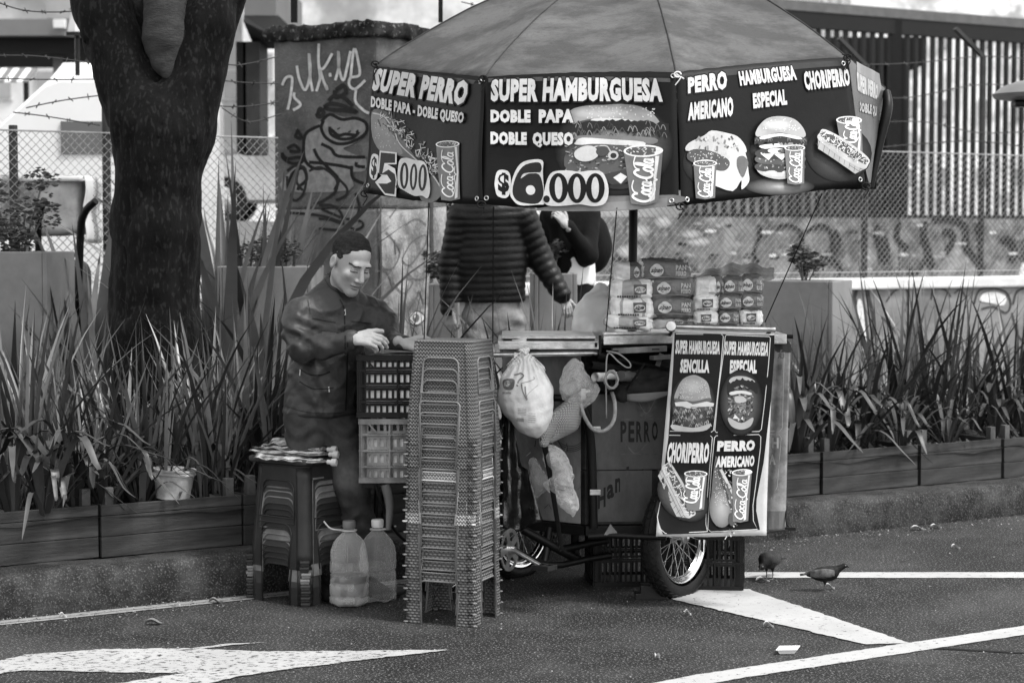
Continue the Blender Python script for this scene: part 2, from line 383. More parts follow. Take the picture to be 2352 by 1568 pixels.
# ---- food drawings (reading coordinates, y down)
def ragged(P_, x0, x1, y, amp, th, g, n=26, rnd=None):
    r = rnd or random; top = []; bot = []
    for i in range(n + 1):
        x = x0 + (x1 - x0) * i / n; arch = -math.sin(math.pi * i / n) * th * .6
        top.append((x, y + arch - r.random() * amp * .5)); bot.append((x, y + arch + th + (r.random() if i % 2 else r.random() * .3) * amp))
    P_.poly(top + bot[::-1], g)
def burger(P_, cx, cy, w, h, seed=1, tall=False, open_=False, gm=1.0):
    r = random.Random(seed); x0, x1 = cx - w / 2, cx + w / 2; y0 = cy - h / 2
    # bottom bun
    P_.poly([(x0 + w * .1, cy + h * .28), (x1 - w * .1, cy + h * .28), (x1 - w * .12, cy + h * .42), (cx, cy + h * .5), (x0 + w * .12, cy + h * .42)], .5 * gm, 4)
    P_.ell(cx, cy + h * .40, w * .34, h * .06, .62 * gm)
    # patties and melted layers
    for k, (yy, g) in enumerate(((.26, .06), (.14, .10), (.05, .05))):
        P_.poly([(x0 + w * .04, cy + h * yy), (cx, cy + h * (yy - .07)), (x1 - w * .04, cy + h * yy), (x1 - w * .07, cy + h * (yy + .1)), (cx, cy + h * (yy + .13)), (x0 + w * .07, cy + h * (yy + .1))], g, 4)
        for _ in range(26):
            P_.ell(cx + (r.random() - .5) * w * .84, cy + h * (yy + .03 + (r.random() - .5) * .1), w * (.008 + r.random() * .02), h * .012, .15 + r.random() * .45, 6, r.random() * 3, bump=False)
        P_.z += P_.step
    for k in range(3):
        xx = cx + (k - 1) * w * .26 + r.random() * w * .05
        P_.poly([(xx - w * .14, cy + h * .1), (xx + w * .14, cy + h * .09), (xx + w * .02, cy + h * .2)], .68 * gm)
    P_.ell(cx - w * .08, cy + h * .05, w * .17, h * .045, .72 * gm); P_.ell(cx + w * .04, cy + h * .055, w * .09, h * .03, .1)
    P_.ell(cx + w * .22, cy + h * .08, w * .07, h * .035, .5); P_.ell(cx + w * .23, cy + h * .085, w * .035, h * .02, .08)
    P_.poly([(x0 + w * .08, cy - h * .03), (cx, cy - h * .07), (x1 - w * .1, cy - h * .02), (x1 - w * .2, cy + h * .02), (cx, cy - h * .01), (x0 + w * .2, cy + h * .02)], .75 * gm, 3)
    P_.poly([(x0 + w * .45, cy - h * .09), (x1 - w * .03, cy - h * .07), (x1 - w * .04, cy - h * .02), (x0 + w * .5, cy - h * .04)], .3 * gm)
    ragged(P_, x0 - w * .02, x1 + w * .02, cy - h * .14, h * .09, h * .08, .035, 30, r)
    for _ in range(16):
        xx = x0 + r.random() * w; yy = cy - h * .11 + (r.random() - .5) * h * .07 - math.sin(math.pi * (xx - x0) / w) * h * .04
        P_.stroke([(xx - w * .03, yy + h * .03), (xx, yy - h * .02), (xx + w * .03, yy + h * .03)], w * .012, .16, 2)
    P_.poly([(x0 + w * .1, cy - h * .17), (cx, cy - h * .23), (x1 - w * .1, cy - h * .16), (x1 - w * .15, cy - h * .13), (cx, cy - h * .185), (x0 + w * .15, cy - h * .13)], .78 * gm, 3)
    # crown bun
    bun = [(x0 + w * .04, cy - h * .17), (x0 + w * .03, cy - h * .30), (x0 + w * .22, cy - h * .46), (cx, cy - h * .5), (x1 - w * .22, cy - h * .45), (x1 - w * .04, cy - h * .29), (x1 - w * .05, cy - h * .16), (cx, cy - h * .24)]
    P_.poly(bun, .42 * gm, 4)
    P_.glow(cx - w * .08, cy - h * .36, w * .30, h * .09, .72 * gm, .43 * gm)
    for _ in range(46):
        a = r.random() * math.pi; rr = r.random() ** .5
        P_.ell(cx + math.cos(a) * rr * w * .40, cy - h * .27 - math.sin(a) * rr * h * .19, w * .011, h * .008, .85, 6, r.random() * 3, bump=False)
    P_.z += P_.step
def hotdog(P_, x0, y0, x1, y1, w, seed=2, tray=True, gm=1.0):
    """long roll with toppings from (x0,y0) to (x1,y1), width w"""
    r = random.Random(seed); d = Vector((x1 - x0, y1 - y0, 0)); L = d.length; d.normalize(); n = Vector((-d.y, d.x, 0))
    if n.y < 0: n = -n
    def q(a, b): p = Vector((x0, y0, 0)) + d * a * L + n * b * w; return (p.x, p.y)
    if tray:
        P_.poly([q(-.03, .1), q(.1, .75), q(.92, .8), q(1.05, .2)], .42 * gm)
        for k in range(9): P_.stroke([q(k / 9 + .04, .25), q(k / 9 + .1, .75)], w * .02, .06, 0)
        for b in (.4, .58): P_.stroke([q(.02, b), q(1.0, b)], w * .02, .06, 0)
    P_.poly([q(-.02, 0), q(.03, -.3), q(.5, -.42), q(.97, -.3), q(1.04, 0), q(.98, .38), q(.5, .5), q(.03, .35)], .5 * gm, 4)
    P_.poly([q(.0, .0), q(.05, -.2), q(.5, -.28), q(.97, -.2), q(1.0, 0), q(.95, .12), q(.5, .2), q(.05, .12)], .08, 4)
    for k in range(110):
        a = r.random(); b = (r.random() - .55) * .5; t = r.random() * 3.1
        c = q(a, b); l = w * (.05 + r.random() * .09)
        P_.stroke([(c[0] - math.cos(t) * l, c[1] - math.sin(t) * l), (c[0] + math.cos(t) * l, c[1] + math.sin(t) * l)], w * .035, r.choice([.8, .75, .6, .3, .12]) * gm, 0)
    for k in range(14):
        c = q(r.random(), .2 + r.random() * .25); P_.ell(c[0], c[1], w * .02, w * .012, .85, 6, bump=False)
    P_.z += P_.step
def script(P_, org, ax, ay, g=.85, w=.07):
    """flowing script for the cup print: org lower-left, ax along the word, ay upwards (length of ay = letter height)"""
    o = Vector((*org, 0)); X = Vector((*ax, 0)); Y = Vector((*ay, 0))
    def T(pts): return [((o + X * p[0] + Y * p[1]).x, (o + X * p[0] + Y * p[1]).y) for p in pts]
    lw = w * Y.length
    def st(p, k=1.0, **a): P_.stroke(T(p), lw * k, g, 5, **a)
    def cap(x, s=1.0): st([(x + .19, .72), (x + .17, .9), (x + .1, .98), (x + .02, .7), (x - .01, .35), (x + .02, .08), (x + .09, -.02), (x + .15, .12)], 1.7); st([(x + .19, .72), (x + .24, .95), (x + .36, 1.06), (x + .52, 1.0)], .9)
    def o_(x): st([(x, .22), (x + .03, .42), (x + .07, .5), (x + .1, .3), (x + .07, .02), (x + .02, .0)], 1.6, closed=True)
    cap(.0); o_(.17); st([(.36, .4), (.33, .5), (.29, .3), (.31, .04), (.37, .05)], 1.6); st([(.47, .45), (.42, .48), (.39, .2), (.42, 0), (.46, .1), (.48, .48), (.475, .1), (.51, .02)], 1.5)
    st([(.515, .25), (.56, .33)], 1.2)
    cap(.60); o_(.77); st([(.89, .1), (.95, .6), (.955, .95), (.925, .9), (.91, .4), (.92, .05), (.96, .04)], 1.4); st([(1.06, .45), (1.01, .48), (.98, .2), (1.01, 0), (1.05, .1), (1.07, .48), (1.065, .1), (1.1, .02)], 1.5)
    st([(.08, -.06), (.3, -.22), (.5, -.12), (.56, -.3), (.6, -.12), (.75, -.16)], .9)
def cup(P_, x0, y0, x1, y1, lean=0.0, tap=.22, g=.17, word=True, up=True, seed=5):
    """paper cup: rim ellipse at the top between x0..x1, foot at y1, shifted by lean"""
    w = x1 - x0; ry = w * .13; yb = y1; cx = (x0 + x1) / 2; b0, b1 = x0 + w * tap / 2 + lean, x1 - w * tap / 2 + lean
    P_.poly([(x0 + 1, y0), (x1 - 1, y0), (b1, yb - ry * .5), ((b0 + b1) / 2, yb), (b0, yb - ry * .5)], g)
    P_.poly([(x1 - w * .20, y0 + ry), (x1 - w * .10, y0 + ry), (b1 - w * .06, (y0 + yb) / 2), (b1 - w * .1, yb - ry), (b1 - w * .22, yb - ry * .6), (b1 - w * .12, (y0 + yb) / 2)], .72)
    P_.ell(cx, y0, w / 2, ry * 1.15, .82); P_.ell(cx, y0, w * .44, ry * .85, .1)
    r = random.Random(seed)
    for _ in range(22):
        a = r.random() * 6.28; q = r.random() ** .5
        P_.ell(cx + math.cos(a) * q * w * .4, y0 + math.sin(a) * q * ry * .75, w * .035, ry * .12, r.choice([.7, .45, .3]), 5, r.random() * 3, bump=False)
    P_.z += P_.step
    if word:
        h = yb - y0; ax = (lean * .75 + 0, -(h * .74)); A = Vector((ax[0], ax[1], 0))
        org = ((b0 + b1) / 2 + w * .14 - lean * .1, yb - h * .07)
        script(P_, org, (-lean * .8 / 1.12 + w * .10, -h * .80 / 1.12), (-w * .46, -h * .03), w=.075)
# ------------------------------------------------------------ smooth solids from distance fields
def seg(p, a, b, r0, r1=None, sq=None):
    """tapered limb; sq=(kx,ky) squeezes the section"""
    r1 = r0 if r1 is None else r1; X, Y, Zz = p; a = np.array(a, float); b = np.array(b, float); d = b - a
    t = np.clip(((X - a[0]) * d[0] + (Y - a[1]) * d[1] + (Zz - a[2]) * d[2]) / max((d ** 2).sum(), 1e-9), 0, 1)
    dx, dy, dz = X - a[0] - t * d[0], Y - a[1] - t * d[1], Zz - a[2] - t * d[2]
    if sq is not None: c, s_, k = sq; u = (dx * c + dy * s_); w = (-dx * s_ + dy * c) * k; dx, dy = u, w
    return np.sqrt(dx * dx + dy * dy + dz * dz) - (r0 + (r1 - r0) * t)
def ell(p, c, r, rot=None):
    q = np.stack([p[0] - c[0], p[1] - c[1], p[2] - c[2]], -1)
    if rot is not None: q = q @ np.array(rot)
    a = q / np.array(r); k0 = np.sqrt((a * a).sum(-1)); b = q / np.array(r) ** 2; k1 = np.sqrt((b * b).sum(-1)) + 1e-9
    return k0 * (k0 - 1) / k1
def smin(a, b, k):
    h = np.clip(.5 + .5 * (b - a) / k, 0, 1); return b * (1 - h) + a * h - k * h * (1 - h)
def smax(a, b, k): return -smin(-a, -b, k)
def solid(fn, lo, hi, h):
    """surface-net mesh of fn<0"""
    lo = np.array(lo, float); hi = np.array(hi, float); n = np.ceil((hi - lo) / h).astype(int) + 1
    ax = [lo[i] + h * np.arange(n[i]) for i in range(3)]
    G_ = np.meshgrid(*ax, indexing='ij'); D = fn([g.astype(np.float32) for g in G_]).astype(np.float32)
    D = np.pad(D[1:-1, 1:-1, 1:-1], 1, constant_values=h); S = D < 0
    c = [(i, j, k) for i in (0, 1) for j in (0, 1) for k in (0, 1)]; m = [x - 1 for x in D.shape]
    sl = lambda A, o: A[o[0]:o[0] + m[0], o[1]:o[1] + m[1], o[2]:o[2] + m[2]]
    cnt = sum(sl(S, o).astype(np.int8) for o in c); act = (cnt > 0) & (cnt < 8)
    idx = -np.ones(act.shape, int); I = np.argwhere(act); idx[act] = np.arange(len(I))
    acc = np.zeros((len(I), 3)); num = np.zeros(len(I))
    for a in range(8):
        for b in range(a + 1, 8):
            if sum(abs(c[a][q] - c[b][q]) for q in range(3)) != 1: continue
            da = sl(D, c[a])[act]; db = sl(D, c[b])[act]; ok = (da < 0) != (db < 0)
            t = np.where(ok, da / np.where(ok, da - db, 1), 0)[:, None]
            acc += np.where(ok[:, None], np.array(c[a]) + t * (np.array(c[b]) - np.array(c[a])), 0); num += ok
    V = (I + acc / num[:, None]) * h + lo; Fc = []
    for axs in range(3):
        o = [0, 0, 0]; o[axs] = 1
        s0 = S[tuple(slice(0, -1) if q == axs else slice(None) for q in range(3))]; s1 = S[tuple(slice(1, None) if q == axs else slice(None) for q in range(3))]
        e = np.argwhere(s0 != s1); u, w = [(1, 2), (2, 0), (0, 1)][axs]
        e = e[(e[:, u] > 0) & (e[:, w] > 0) & (e[:, u] < m[u]) & (e[:, w] < m[w])]
        def at(du, dw): q = e.copy(); q[:, u] += du; q[:, w] += dw; return idx[q[:, 0], q[:, 1], q[:, 2]]
        quad = np.stack([at(-1, -1), at(0, -1), at(0, 0), at(-1, 0)], 1)
        fl = s0[tuple(e.T)]; quad[~fl] = quad[~fl][:, ::-1]; Fc.append(quad)
    Fc = np.concatenate(Fc); Fc = Fc[(Fc >= 0).all(1)]
    return V, Fc
def mesh_obj(name, V, Fc, mat, parent=None, g=None, smooth=True, disp=None, relax=1):
    V = np.array(V, float); Fc = np.array(Fc)
    off = np.array(wloc(parent)) if parent is not None else np.zeros(3)
    me = bpy.data.meshes.new(name)
    n, k = Fc.shape; me.vertices.add(len(V)); me.vertices.foreach_set('co', (V - off).ravel())
    me.loops.add(n * k); me.loops.foreach_set('vertex_index', Fc.ravel().astype(np.int32)); me.polygons.add(n)
    me.polygons.foreach_set('loop_start', np.arange(0, n * k, k, dtype=np.int32)); me.polygons.foreach_set('loop_total', np.full(n, k, np.int32))
    me.update(calc_edges=True)
    if g is not None: at = me.attributes.new('g', 'FLOAT', 'POINT'); at.data.foreach_set('value', np.asarray(g, dtype=np.float32).ravel())
    if smooth: me.shade_smooth()
    me.materials.append(mat); o = bpy.data.objects.new(name, me); COL.objects.link(o); o.parent = parent
    return o
def relaxv(V, Fc, it=1, f=.5):
    V = V.copy()
    for _ in range(it):
        s_ = np.zeros_like(V); c = np.zeros(len(V))
        for i in range(4):
            a, b = Fc[:, i], Fc[:, (i + 1) % 4]
            np.add.at(s_, a, V[b]); np.add.at(c, a, 1); np.add.at(s_, b, V[a]); np.add.at(c, b, 1)
        V = V * (1 - f) + f * s_ / np.maximum(c, 1)[:, None]
    return V
def wob(p, k, seed=0):
    """cheap smooth noise, about -1..1"""
    X, Y, Zz = p; r = np.random.default_rng(seed); s_ = 0
    for i in range(5):
        d = r.normal(size=3); d /= np.linalg.norm(d); d *= k * (1 + i * .45); s_ = s_ + np.sin(X * d[0] + Y * d[1] + Zz * d[2] + r.random() * 6.28) / (1 + i * .5)
    return s_ / 2.2

# ============================================================ THE SETTING
asph = M('asphalt', .060, .8, .4, 1.1, 1.0, 110, fleck=.8, fsc=100, fg=.24, flo=.58, dark=.6, dsc=1.4)
def sheet(name, pts, z, mat, kind='structure', parent=None, ext=0):
    m = MB(); m.add([(p[0], p[1], z) for p in pts], [tuple(range(len(pts)))]); o = m.build(name, mat); fixn(o); tag(o, kind=kind); return o
# far terrain sheet to the horizon, road slab on it
base = sheet('ground', [(-300, -300), (300, -300), (300, 400), (-300, 400)], -.02, M('far_ground', .12, .9, .2, .5))
rd = MB(); a0, a1 = K(-60, .02), K(80, .02); b0, b1 = K(-60, -40), K(80, -40)
rd.add([a0, a1, b1, b0], [(3, 2, 1, 0)]); road = rd.build('road', asph); tag(road, kind='structure')
# kerb: rounded, pitted profile run along the edge of the bed
kerbm = M('kerb_concrete', .07, .95, .4, 4, 1.0, 60, dark=.6, dsc=6, fleck=.3, fsc=120, fg=.22, flo=.56)
prof = [(-.0, -.01), (-.006, .05), (-.0, .11), (.004, .155), (.018, .182), (.045, .192), (.12, .194), (.20, .192), (.262, .190), (.262, -.01)]
kb = MB(); vs = []; fs = []; NS = 420
for i in range(NS + 1):
    s = -4 + 18 * i / NS
    for j, (o_, z_) in enumerate(prof):
        nn = noise.noise(Vector((s * 3.1, o_ * 9, z_ * 9))) * .010 + noise.noise(Vector((s * 14, o_ * 30, z_ * 30))) * .006
        vs.append(K(s, o_ + nn * (1 if 0 < j < 5 else .2), z_ + (nn * .6 if 2 < j < 9 else 0)))
for i in range(NS):
    for j in range(len(prof) - 1):
        a = i * len(prof) + j; fs.append((a, a + 1, a + 1 + len(prof), a + len(prof)))
kb.add(vs, fs); kerb = kb.build('kerb', kerbm, smooth=50); fixn(kerb); tag(kerb, kind='structure')
# raised bed and footpath behind the kerb
soil = MB(); soil.grid(lambda u, v: K(-5 + 20 * u, .26 + 1.55 * v, .375 + .03 * noise.noise(Vector((u * 60, v * 6, 0)))), 120, 12)
so = soil.build('soil', MT['soil'], smooth=True); tag(so, kind='structure')
pth = MB(); pth.add([K(-20, 1.81, .40), K(40, 1.81, .40), K(40, 3.75, .40), K(-20, 3.75, .40)], [(0, 1, 2, 3)])
pt = pth.build('footpath', M('footpath', .16, .9, .25, 3, .3, 50)); fixn(pt); tag(pt, kind='structure')
pth = MB(); pth.add([K(-60, 4.05, .1), K(90, 4.05, .1), K(90, 60, .1), K(-60, 60, .1)], [(0, 1, 2, 3)])
pt = pth.build('back_street', M('back_street', .09, .9, .25, 1, .3, 50)); fixn(pt); tag(pt, kind='structure')

# painted markings, each a worn sheet
def worn(name, g, lo, hi):
    m = M(name, g, .8, .12, 3, .2, 90); t = m.node_tree; N = t.nodes; L = t.links; b = N['Principled BSDF']
    tc = N.new('ShaderNodeTexCoord'); mp = N.new('ShaderNodeMapping'); mp.inputs['Scale'].default_value = (1, 1.6, 1); mp.inputs['Rotation'].default_value = (0, 0, -KANG)
    n = N.new('ShaderNodeTexNoise'); n.inputs['Scale'].default_value = 26; n.inputs['Detail'].default_value = 9; n.inputs['Roughness'].default_value = .75
    L.new(tc.outputs['Object'], mp.inputs[0]); L.new(mp.outputs[0], n.inputs['Vector'])
    mr = N.new('ShaderNodeMapRange'); mr.inputs[1].default_value = lo; mr.inputs[2].default_value = hi; L.new(n.outputs['Fac'], mr.inputs[0])
    tr = N.new('ShaderNodeBsdfTransparent'); mx = N.new('ShaderNodeMixShader'); L.new(mr.outputs[0], mx.inputs[0])
    L.new(tr.outputs[0], mx.inputs[1]); L.new(b.outputs[0], mx.inputs[2]); L.new(mx.outputs[0], N['Material Output'].inputs[0]); return m
wp = worn('worn_white_paint', .38, .37, .41); wp2 = worn('very_worn_paint', .35, .41, .46); wp3 = worn('kerb_line_paint', .24, .38, .46)
def mark(name, V_, mat, z, jag=0):
    pts = [G(x, y, z) for x, y in V_]; out = []
    for i, p in enumerate(pts):
        q = pts[(i + 1) % len(pts)]; n = max(1, int((q - p).length / .03)) if jag else 1
        for k in range(n):
            r_ = p.lerp(q, k / n); out.append(r_ + Vector((random.uniform(-jag, jag), random.uniform(-jag, jag), 0)))
    m = MB(); tr = tessellate_polygon([out]); m.add(out, tr); o = m.build(name, mat); fixn(o); tag(o, kind='structure'); return o
mark('parking_line', [(1700, 1313), (2500, 1313), (2500, 1326), (1700, 1326)], wp, .004, .004)
mark('edge_line', [(1380, 1590), (1600, 1548), (2100, 1473), (2420, 1426), (2420, 1446), (2100, 1495), (1700, 1556), (1520, 1590)], wp, .004, .004)
mark('hatch_band', [(1505, 1352), (1600, 1349), (1720, 1352), (1780, 1372), (2088, 1475), (1985, 1478), (1760, 1425), (1540, 1374)], wp, .005, .006)
mark('road_arrow', [(-40, 1526), (60, 1502), (220, 1490), (420, 1487), (600, 1494), (760, 1494), (905, 1492), (1035, 1491), (905, 1505), (720, 1528), (600, 1540), (400, 1545), (180, 1540), (60, 1538), (-40, 1550)], wp2, .005, .008)
mark('arrow_edge', [(390, 1494), (520, 1477), (615, 1473), (520, 1481), (440, 1492)], wp2, .005, .006)
mark('arrow_tail', [(270, 1568), (420, 1545), (600, 1536), (700, 1530), (560, 1550), (400, 1585), (200, 1600)], wp2, .0062, .008)
mark('road_crack', [(2040, 1474), (2120, 1484), (2300, 1494), (2500, 1506), (2300, 1497), (2120, 1487)], M('crack', .02, .9), .003, .003)
kl = MB(); kl.add([K(-4, -.10, .004), K(KS(960, -.1), -.10, .004), K(KS(960, -.1), -.045, .004), K(-4, -.045, .004)], [(0, 1, 2, 3)]); kl.add([K(-4, -.145, .004), K(KS(960, -.1), -.145, .004), K(KS(960, -.1), -.108, .004), K(-4, -.108, .004)], [(0, 1, 2, 3)])
o = kl.build('kerb_line', wp3); fixn(o); tag(o, kind='structure')
def fk(x, y, r_, sq_): return None

# ------------------------------------------------------------ plank boxes along the kerb
bounds = [-330, -120, 225, 556, 880, 1165, 1440, 1672, 1892, 2118, 2310, 2490]
plank_lab = ['slatted wooden planter box past the left edge of the picture', 'slatted wooden planter box at the left edge, strap leaves hanging over it',
 'slatted wooden planter box just left of the smooth stools, white bucket above it', 'slatted wooden planter box behind the smooth stools and the vendor',
 'slatted wooden planter box behind the woven stool stack', 'slatted wooden planter box behind the pedals of the food cart', 'slatted wooden planter box behind the cart wheel',
 'first slatted wooden planter box right of the hanging menu', 'second slatted wooden planter box right of the hanging menu, above the right pigeon', 'third slatted wooden planter box right of the hanging menu',
 'slatted wooden planter box at the right edge of the picture']
_board = {}
def board(length, h, mat, parent, loc, rz, th=.018):
    m = MB(); m.box((length / 2, 0, h / 2), (length, th, h)); o = m.build('board', mat, None, bevel=.002)
    o.parent = parent; o.location = loc; o.rotation_euler = (R(random.uniform(-.5, .5)), 0, rz + R(random.uniform(-.25, .25))); return o
for i in range(len(bounds) - 1):
    s0, s1 = KS(bounds[i], .27), KS(bounds[i + 1], .27); L_ = s1 - s0 - .008
    org = K(s0, .27, .192); T = thing('wooden_planter', plank_lab[i], 'planter box', org, 'wooden planter boxes along the kerb', KANG + R(1.4))
    zz = 0
    for h in (.098, .098, .052):
        board(L_, h - .003, MT['wood'], T, (0, 0, zz), 0); board(L_ - .05, h - .003, MT['wood'], T, (.025, .42, zz), 0)
        for xx in (.012, L_ - .012): board(.40, h - .003, MT['wood'], T, (xx, .01, zz), R(90))
        zz += h
    for k, xx in enumerate((.05, L_ - .05)):
        for yy in (.035, .385):
            m = MB(); m.box((0, 0, .16 + random.random() * .015), (.042, .042, .32)); o = m.build('corner_post', MT['post'], None, bevel=.003); o.parent = T; o.location = (xx, yy, 0)
# ------------------------------------------------------------ plants
def blade_mesh(name, w, bend, seed, curl=0):
    r = random.Random(seed); vs = []; fs = []; n = 7
    for i in range(n + 1):
        t = i / n; ww = w * (.55 + .9 * t) if t < .45 else w * (1 - ((t - .45) / .55) ** 1.7) * .955 + .0006
        x = bend * t ** 2.2; z = t * (1 - .12 * abs(bend) * t); tw = curl * t
        c, s = math.cos(tw), math.sin(tw)
        for q in (-1, 0, 1): vs.append((x + q * ww / 2 * s + (0 if q else 0), q * ww / 2 * c - (abs(q) - .5) * ww * .25 * s, z)) if q else vs.append((x + ww * .16, 0, z))
    for i in range(n):
        for q in (0, 1): a = i * 3 + q; fs.append((a, a + 1, a + 4, a + 3))
    me = bpy.data.meshes.new(name); me.from_pydata(vs, [], fs); me.shade_smooth(); return me
def strap_mesh(name, w, reach, up, drop, seed):
    vs = []; fs = []; n = 14; pts = catmull([(0, 0, 0), (reach * .22, 0, up * .62), (reach * .5, 0, up), (reach * .82, 0, up * .72), (reach, 0, up - drop)], 4); n = len(pts) - 1
    for i, p in enumerate(pts):
        t = i / n; ww = w * (.75 + .5 * t) if t < .5 else w * 1.0 * max(0, 1 - ((t - .5) / .5) ** 1.3) + .0008
        for q in (-1, 0, 1): vs.append((p.x, q * ww / 2, p.z - (0.16 * ww if q == 0 else 0)))
    for i in range(n):
        for q in (0, 1): a = i * 3 + q; fs.append((a, a + 1, a + 4, a + 3))
    me = bpy.data.meshes.new(name); me.from_pydata(vs, [], fs); me.shade_smooth(); return me
BL = [blade_mesh('leaf_blade', .017 + .007 * (i % 3), b, i, c) for i, (b, c) in enumerate([(.05, .2), (.14, .5), (.25, -.4), (.02, 1.2), (.36, .3), (.10, -1.0), (.42, 0), (.75, .4)])]
BL2 = [m.copy() for m in BL]
ST = [strap_mesh('leaf_strap', .024 + .006 * (i % 3), rch, up, dr, i) for i, (rch, up, dr) in enumerate([(.34, .30, .04), (.42, .26, .12), (.28, .34, -.02), (.48, .22, .10), (.30, .28, .10), (.38, .33, .02)])]
ST2 = [m.copy() for m in ST]
for m in BL: m.materials.append(MT['blade'])
for m in BL2: m.materials.append(MT['blade2'])
for m in ST: m.materials.append(MT['strap'])
dk = M('dark_strap_leaf', .05, .4, .4, 5, spec=.4)
for m in ST2: m.materials.append(dk)
def leafobj(me, parent, loc, rz, tilt, sc):
    o = bpy.data.objects.new('leaf', me); COL.objects.link(o); o.parent = parent
    o.location = loc; o.rotation_euler = Euler((0, tilt, rz), 'XYZ'); o.scale = sc; return o
def sword(vx, o_, h, n, spread, label, grp, r=.10, seed=0, pale=.25, z=.37, name='sword_plant', wide=1.0):
    rr = random.Random(seed * 77 + int(vx)); s = KS(vx, o_); p = K(s, o_, z); T = thing(name, label, 'plant', p, grp)
    for i in range(n):
        a = rr.random() * 6.283; d = r * rr.random() ** .6; hh = h * rr.uniform(.42, 1.04)
        me = rr.choice(BL2 if rr.random() < pale else BL)
        leafobj(me, T, (math.cos(a) * d, math.sin(a) * d, 0), a + rr.uniform(-.6, .6), spread * rr.random() ** 1.1 * (.3 + d / r), (hh, hh * wide * rr.uniform(.75, 1.25) if hh > 1 else wide * rr.uniform(.7, 1.2), hh))
    return T
def straps(vx, o_, sc, n, label, grp, seed=0, dark=.5, z=.38):
    rr = random.Random(seed * 31 + int(vx)); s = KS(vx, o_); p = K(s, o_, z); T = thing('strap_leaf_plant', label, 'plant', p, grp)
    for i in range(n):
        a = i * 2.4 + rr.uniform(-.4, .4); k = sc * rr.uniform(.75, 1.25)
        leafobj(rr.choice(ST2 if rr.random() < dark else ST), T, (math.cos(a) * .02, math.sin(a) * .02, 0), a, rr.uniform(-.35, .35), (k, sc * rr.uniform(.8, 1.25), k))
    return T
SG = 'sword-leaved plants in the bed'; 
sw = [(20, .75, 1.12, 34, .32, 'tall sword-leaved plant at the left edge in front of the grey planter'), (105, .95, 1.05, 30, .30, 'tall sword-leaved plant before the hand truck'),
 (200, .62, .86, 30, .42, 'sword-leaved plant left of the tree, above the strap leaves'), (275, .8, .95, 30, .30, 'sword-leaved plant in front of the left side of the tree trunk'), (345, .60, .92, 34, .34, 'sword-leaved plant at the foot of the tree trunk'),
 (430, .70, .98, 34, .38, 'sword-leaved plant right of the tree trunk, behind the white bucket'), (500, .55, 1.0, 40, .42, 'dense sword-leaved plant left of the smooth stools'), (575, .85, 1.15, 36, .30, 'tall sword-leaved plant before the middle grey planter'),
 (625, .60, .95, 30, .22, 'upright sword-leaved plant just left of the vendor'), (900, .75, 1.25, 26, .34, 'sword-leaved plant between the vendor and the graffiti pillar'), (1000, .8, 1.0, 24, .3, 'sword-leaved plant behind the top of the woven stools'),
 (1120, .9, 1.0, 20, .35, 'sword-leaved plant behind the cart counter, left of the jeans'), (1215, .85, 1.12, 26, .30, 'sword-leaved plant behind the cart counter'), (1290, .75, 1.15, 26, .26, 'sword-leaved plant left of the white bag on the counter'),
 (1560, .8, 1.0, 20, .3, 'sword-leaved plant hidden behind the hanging menu'), (1830, .8, .98, 36, .34, 'sword-leaved plant just right of the cart'), (1900, .95, 1.0, 34, .32, 'sword-leaved plant in front of the right grey planter'),
 (1985, .7, .95, 36, .40, 'sword-leaved plant right of the right grey planter'), (2070, .9, 1.15, 44, .36, 'large sword-leaved plant before the low wall'), (2150, .75, 1.15, 46, .38, 'densest sword-leaved plant on the right'),
 (2235, .85, 1.05, 40, .42, 'sword-leaved plant second from the right edge'), (2330, .8, 1.05, 36, .42, 'sword-leaved plant at the right edge')]
for i, (vx, o_, h, n, sp_, lb) in enumerate(sw): sword(vx, o_, h, int(n * 1.5), sp_, lb, SG, seed=i, r=.15, pale=.35 if vx < 700 else .15)
# broad tall leaves beyond the path
BG_ = 'broad-leaved plants behind the tree'
for i, (vx, h, lb) in enumerate([(478, 1.75, 'broad sword leaves standing right beside the tree trunk'), (530, 2.0, 'tallest broad sword leaves between the tree and the pillar'), (590, 1.85, 'broad sword leaves at the left foot of the pillar'), (655, 1.6, 'broad sword leaves in front of the pillar graffiti'),
                               (215, 1.6, 'broad sword leaves left of the tree trunk, behind the sack'), (25, 1.3, 'broad sword leaves at the left edge behind the shrub')]):
    sword(vx, 2.75, h, 42, .26, lb, BG_, r=.24, seed=40 + i, pale=.6, z=.40, name='broad_leaf_plant', wide=1.7)
for i, (vx, o_, sc, n, lb) in enumerate([(20, .42, 1.1, 16, 'strap-leaved plant spilling over the leftmost planter box'), (95, .36, 1.15, 17, 'strap-leaved plant with a leaf hanging down to the kerb'), (165, .45, 1.15, 15, 'strap-leaved plant left of the two inner posts'),
   (235, .42, 1.0, 14, 'strap-leaved plant over the joint of two planter boxes'), (318, .44, .95, 11, 'strap-leaved plant leaning over the white bucket'), (455, .6, .9, 14, 'dark strap-leaved plant right of the bucket'), (585, .75, 1.1, 14, 'pale strap-leaved plant behind the stool cushions'),
   (1835, .45, 1.25, 20, 'strap-leaved plant right next to the hanging menu'), (1905, .5, 1.1, 16, 'strap-leaved plant above the first planter joint'), (1975, .6, 1.1, 16, 'dark strap-leaved plant among the right swords'), (2075, .42, 1.0, 13, 'small strap-leaved plant between the post pairs'),
   (2180, .5, .9, 12, 'strap-leaved plant left of the third post pair'), (2290, .55, 1.1, 15, 'strap-leaved plant near the right edge'), (2360, .5, 1.1, 12, 'strap-leaved plant cut by the right edge')]):
    straps(vx, o_ - .04, sc * .95, int(n * 1.5), lb, 'strap-leaved plants along the planter boxes', seed=i, dark=.45)
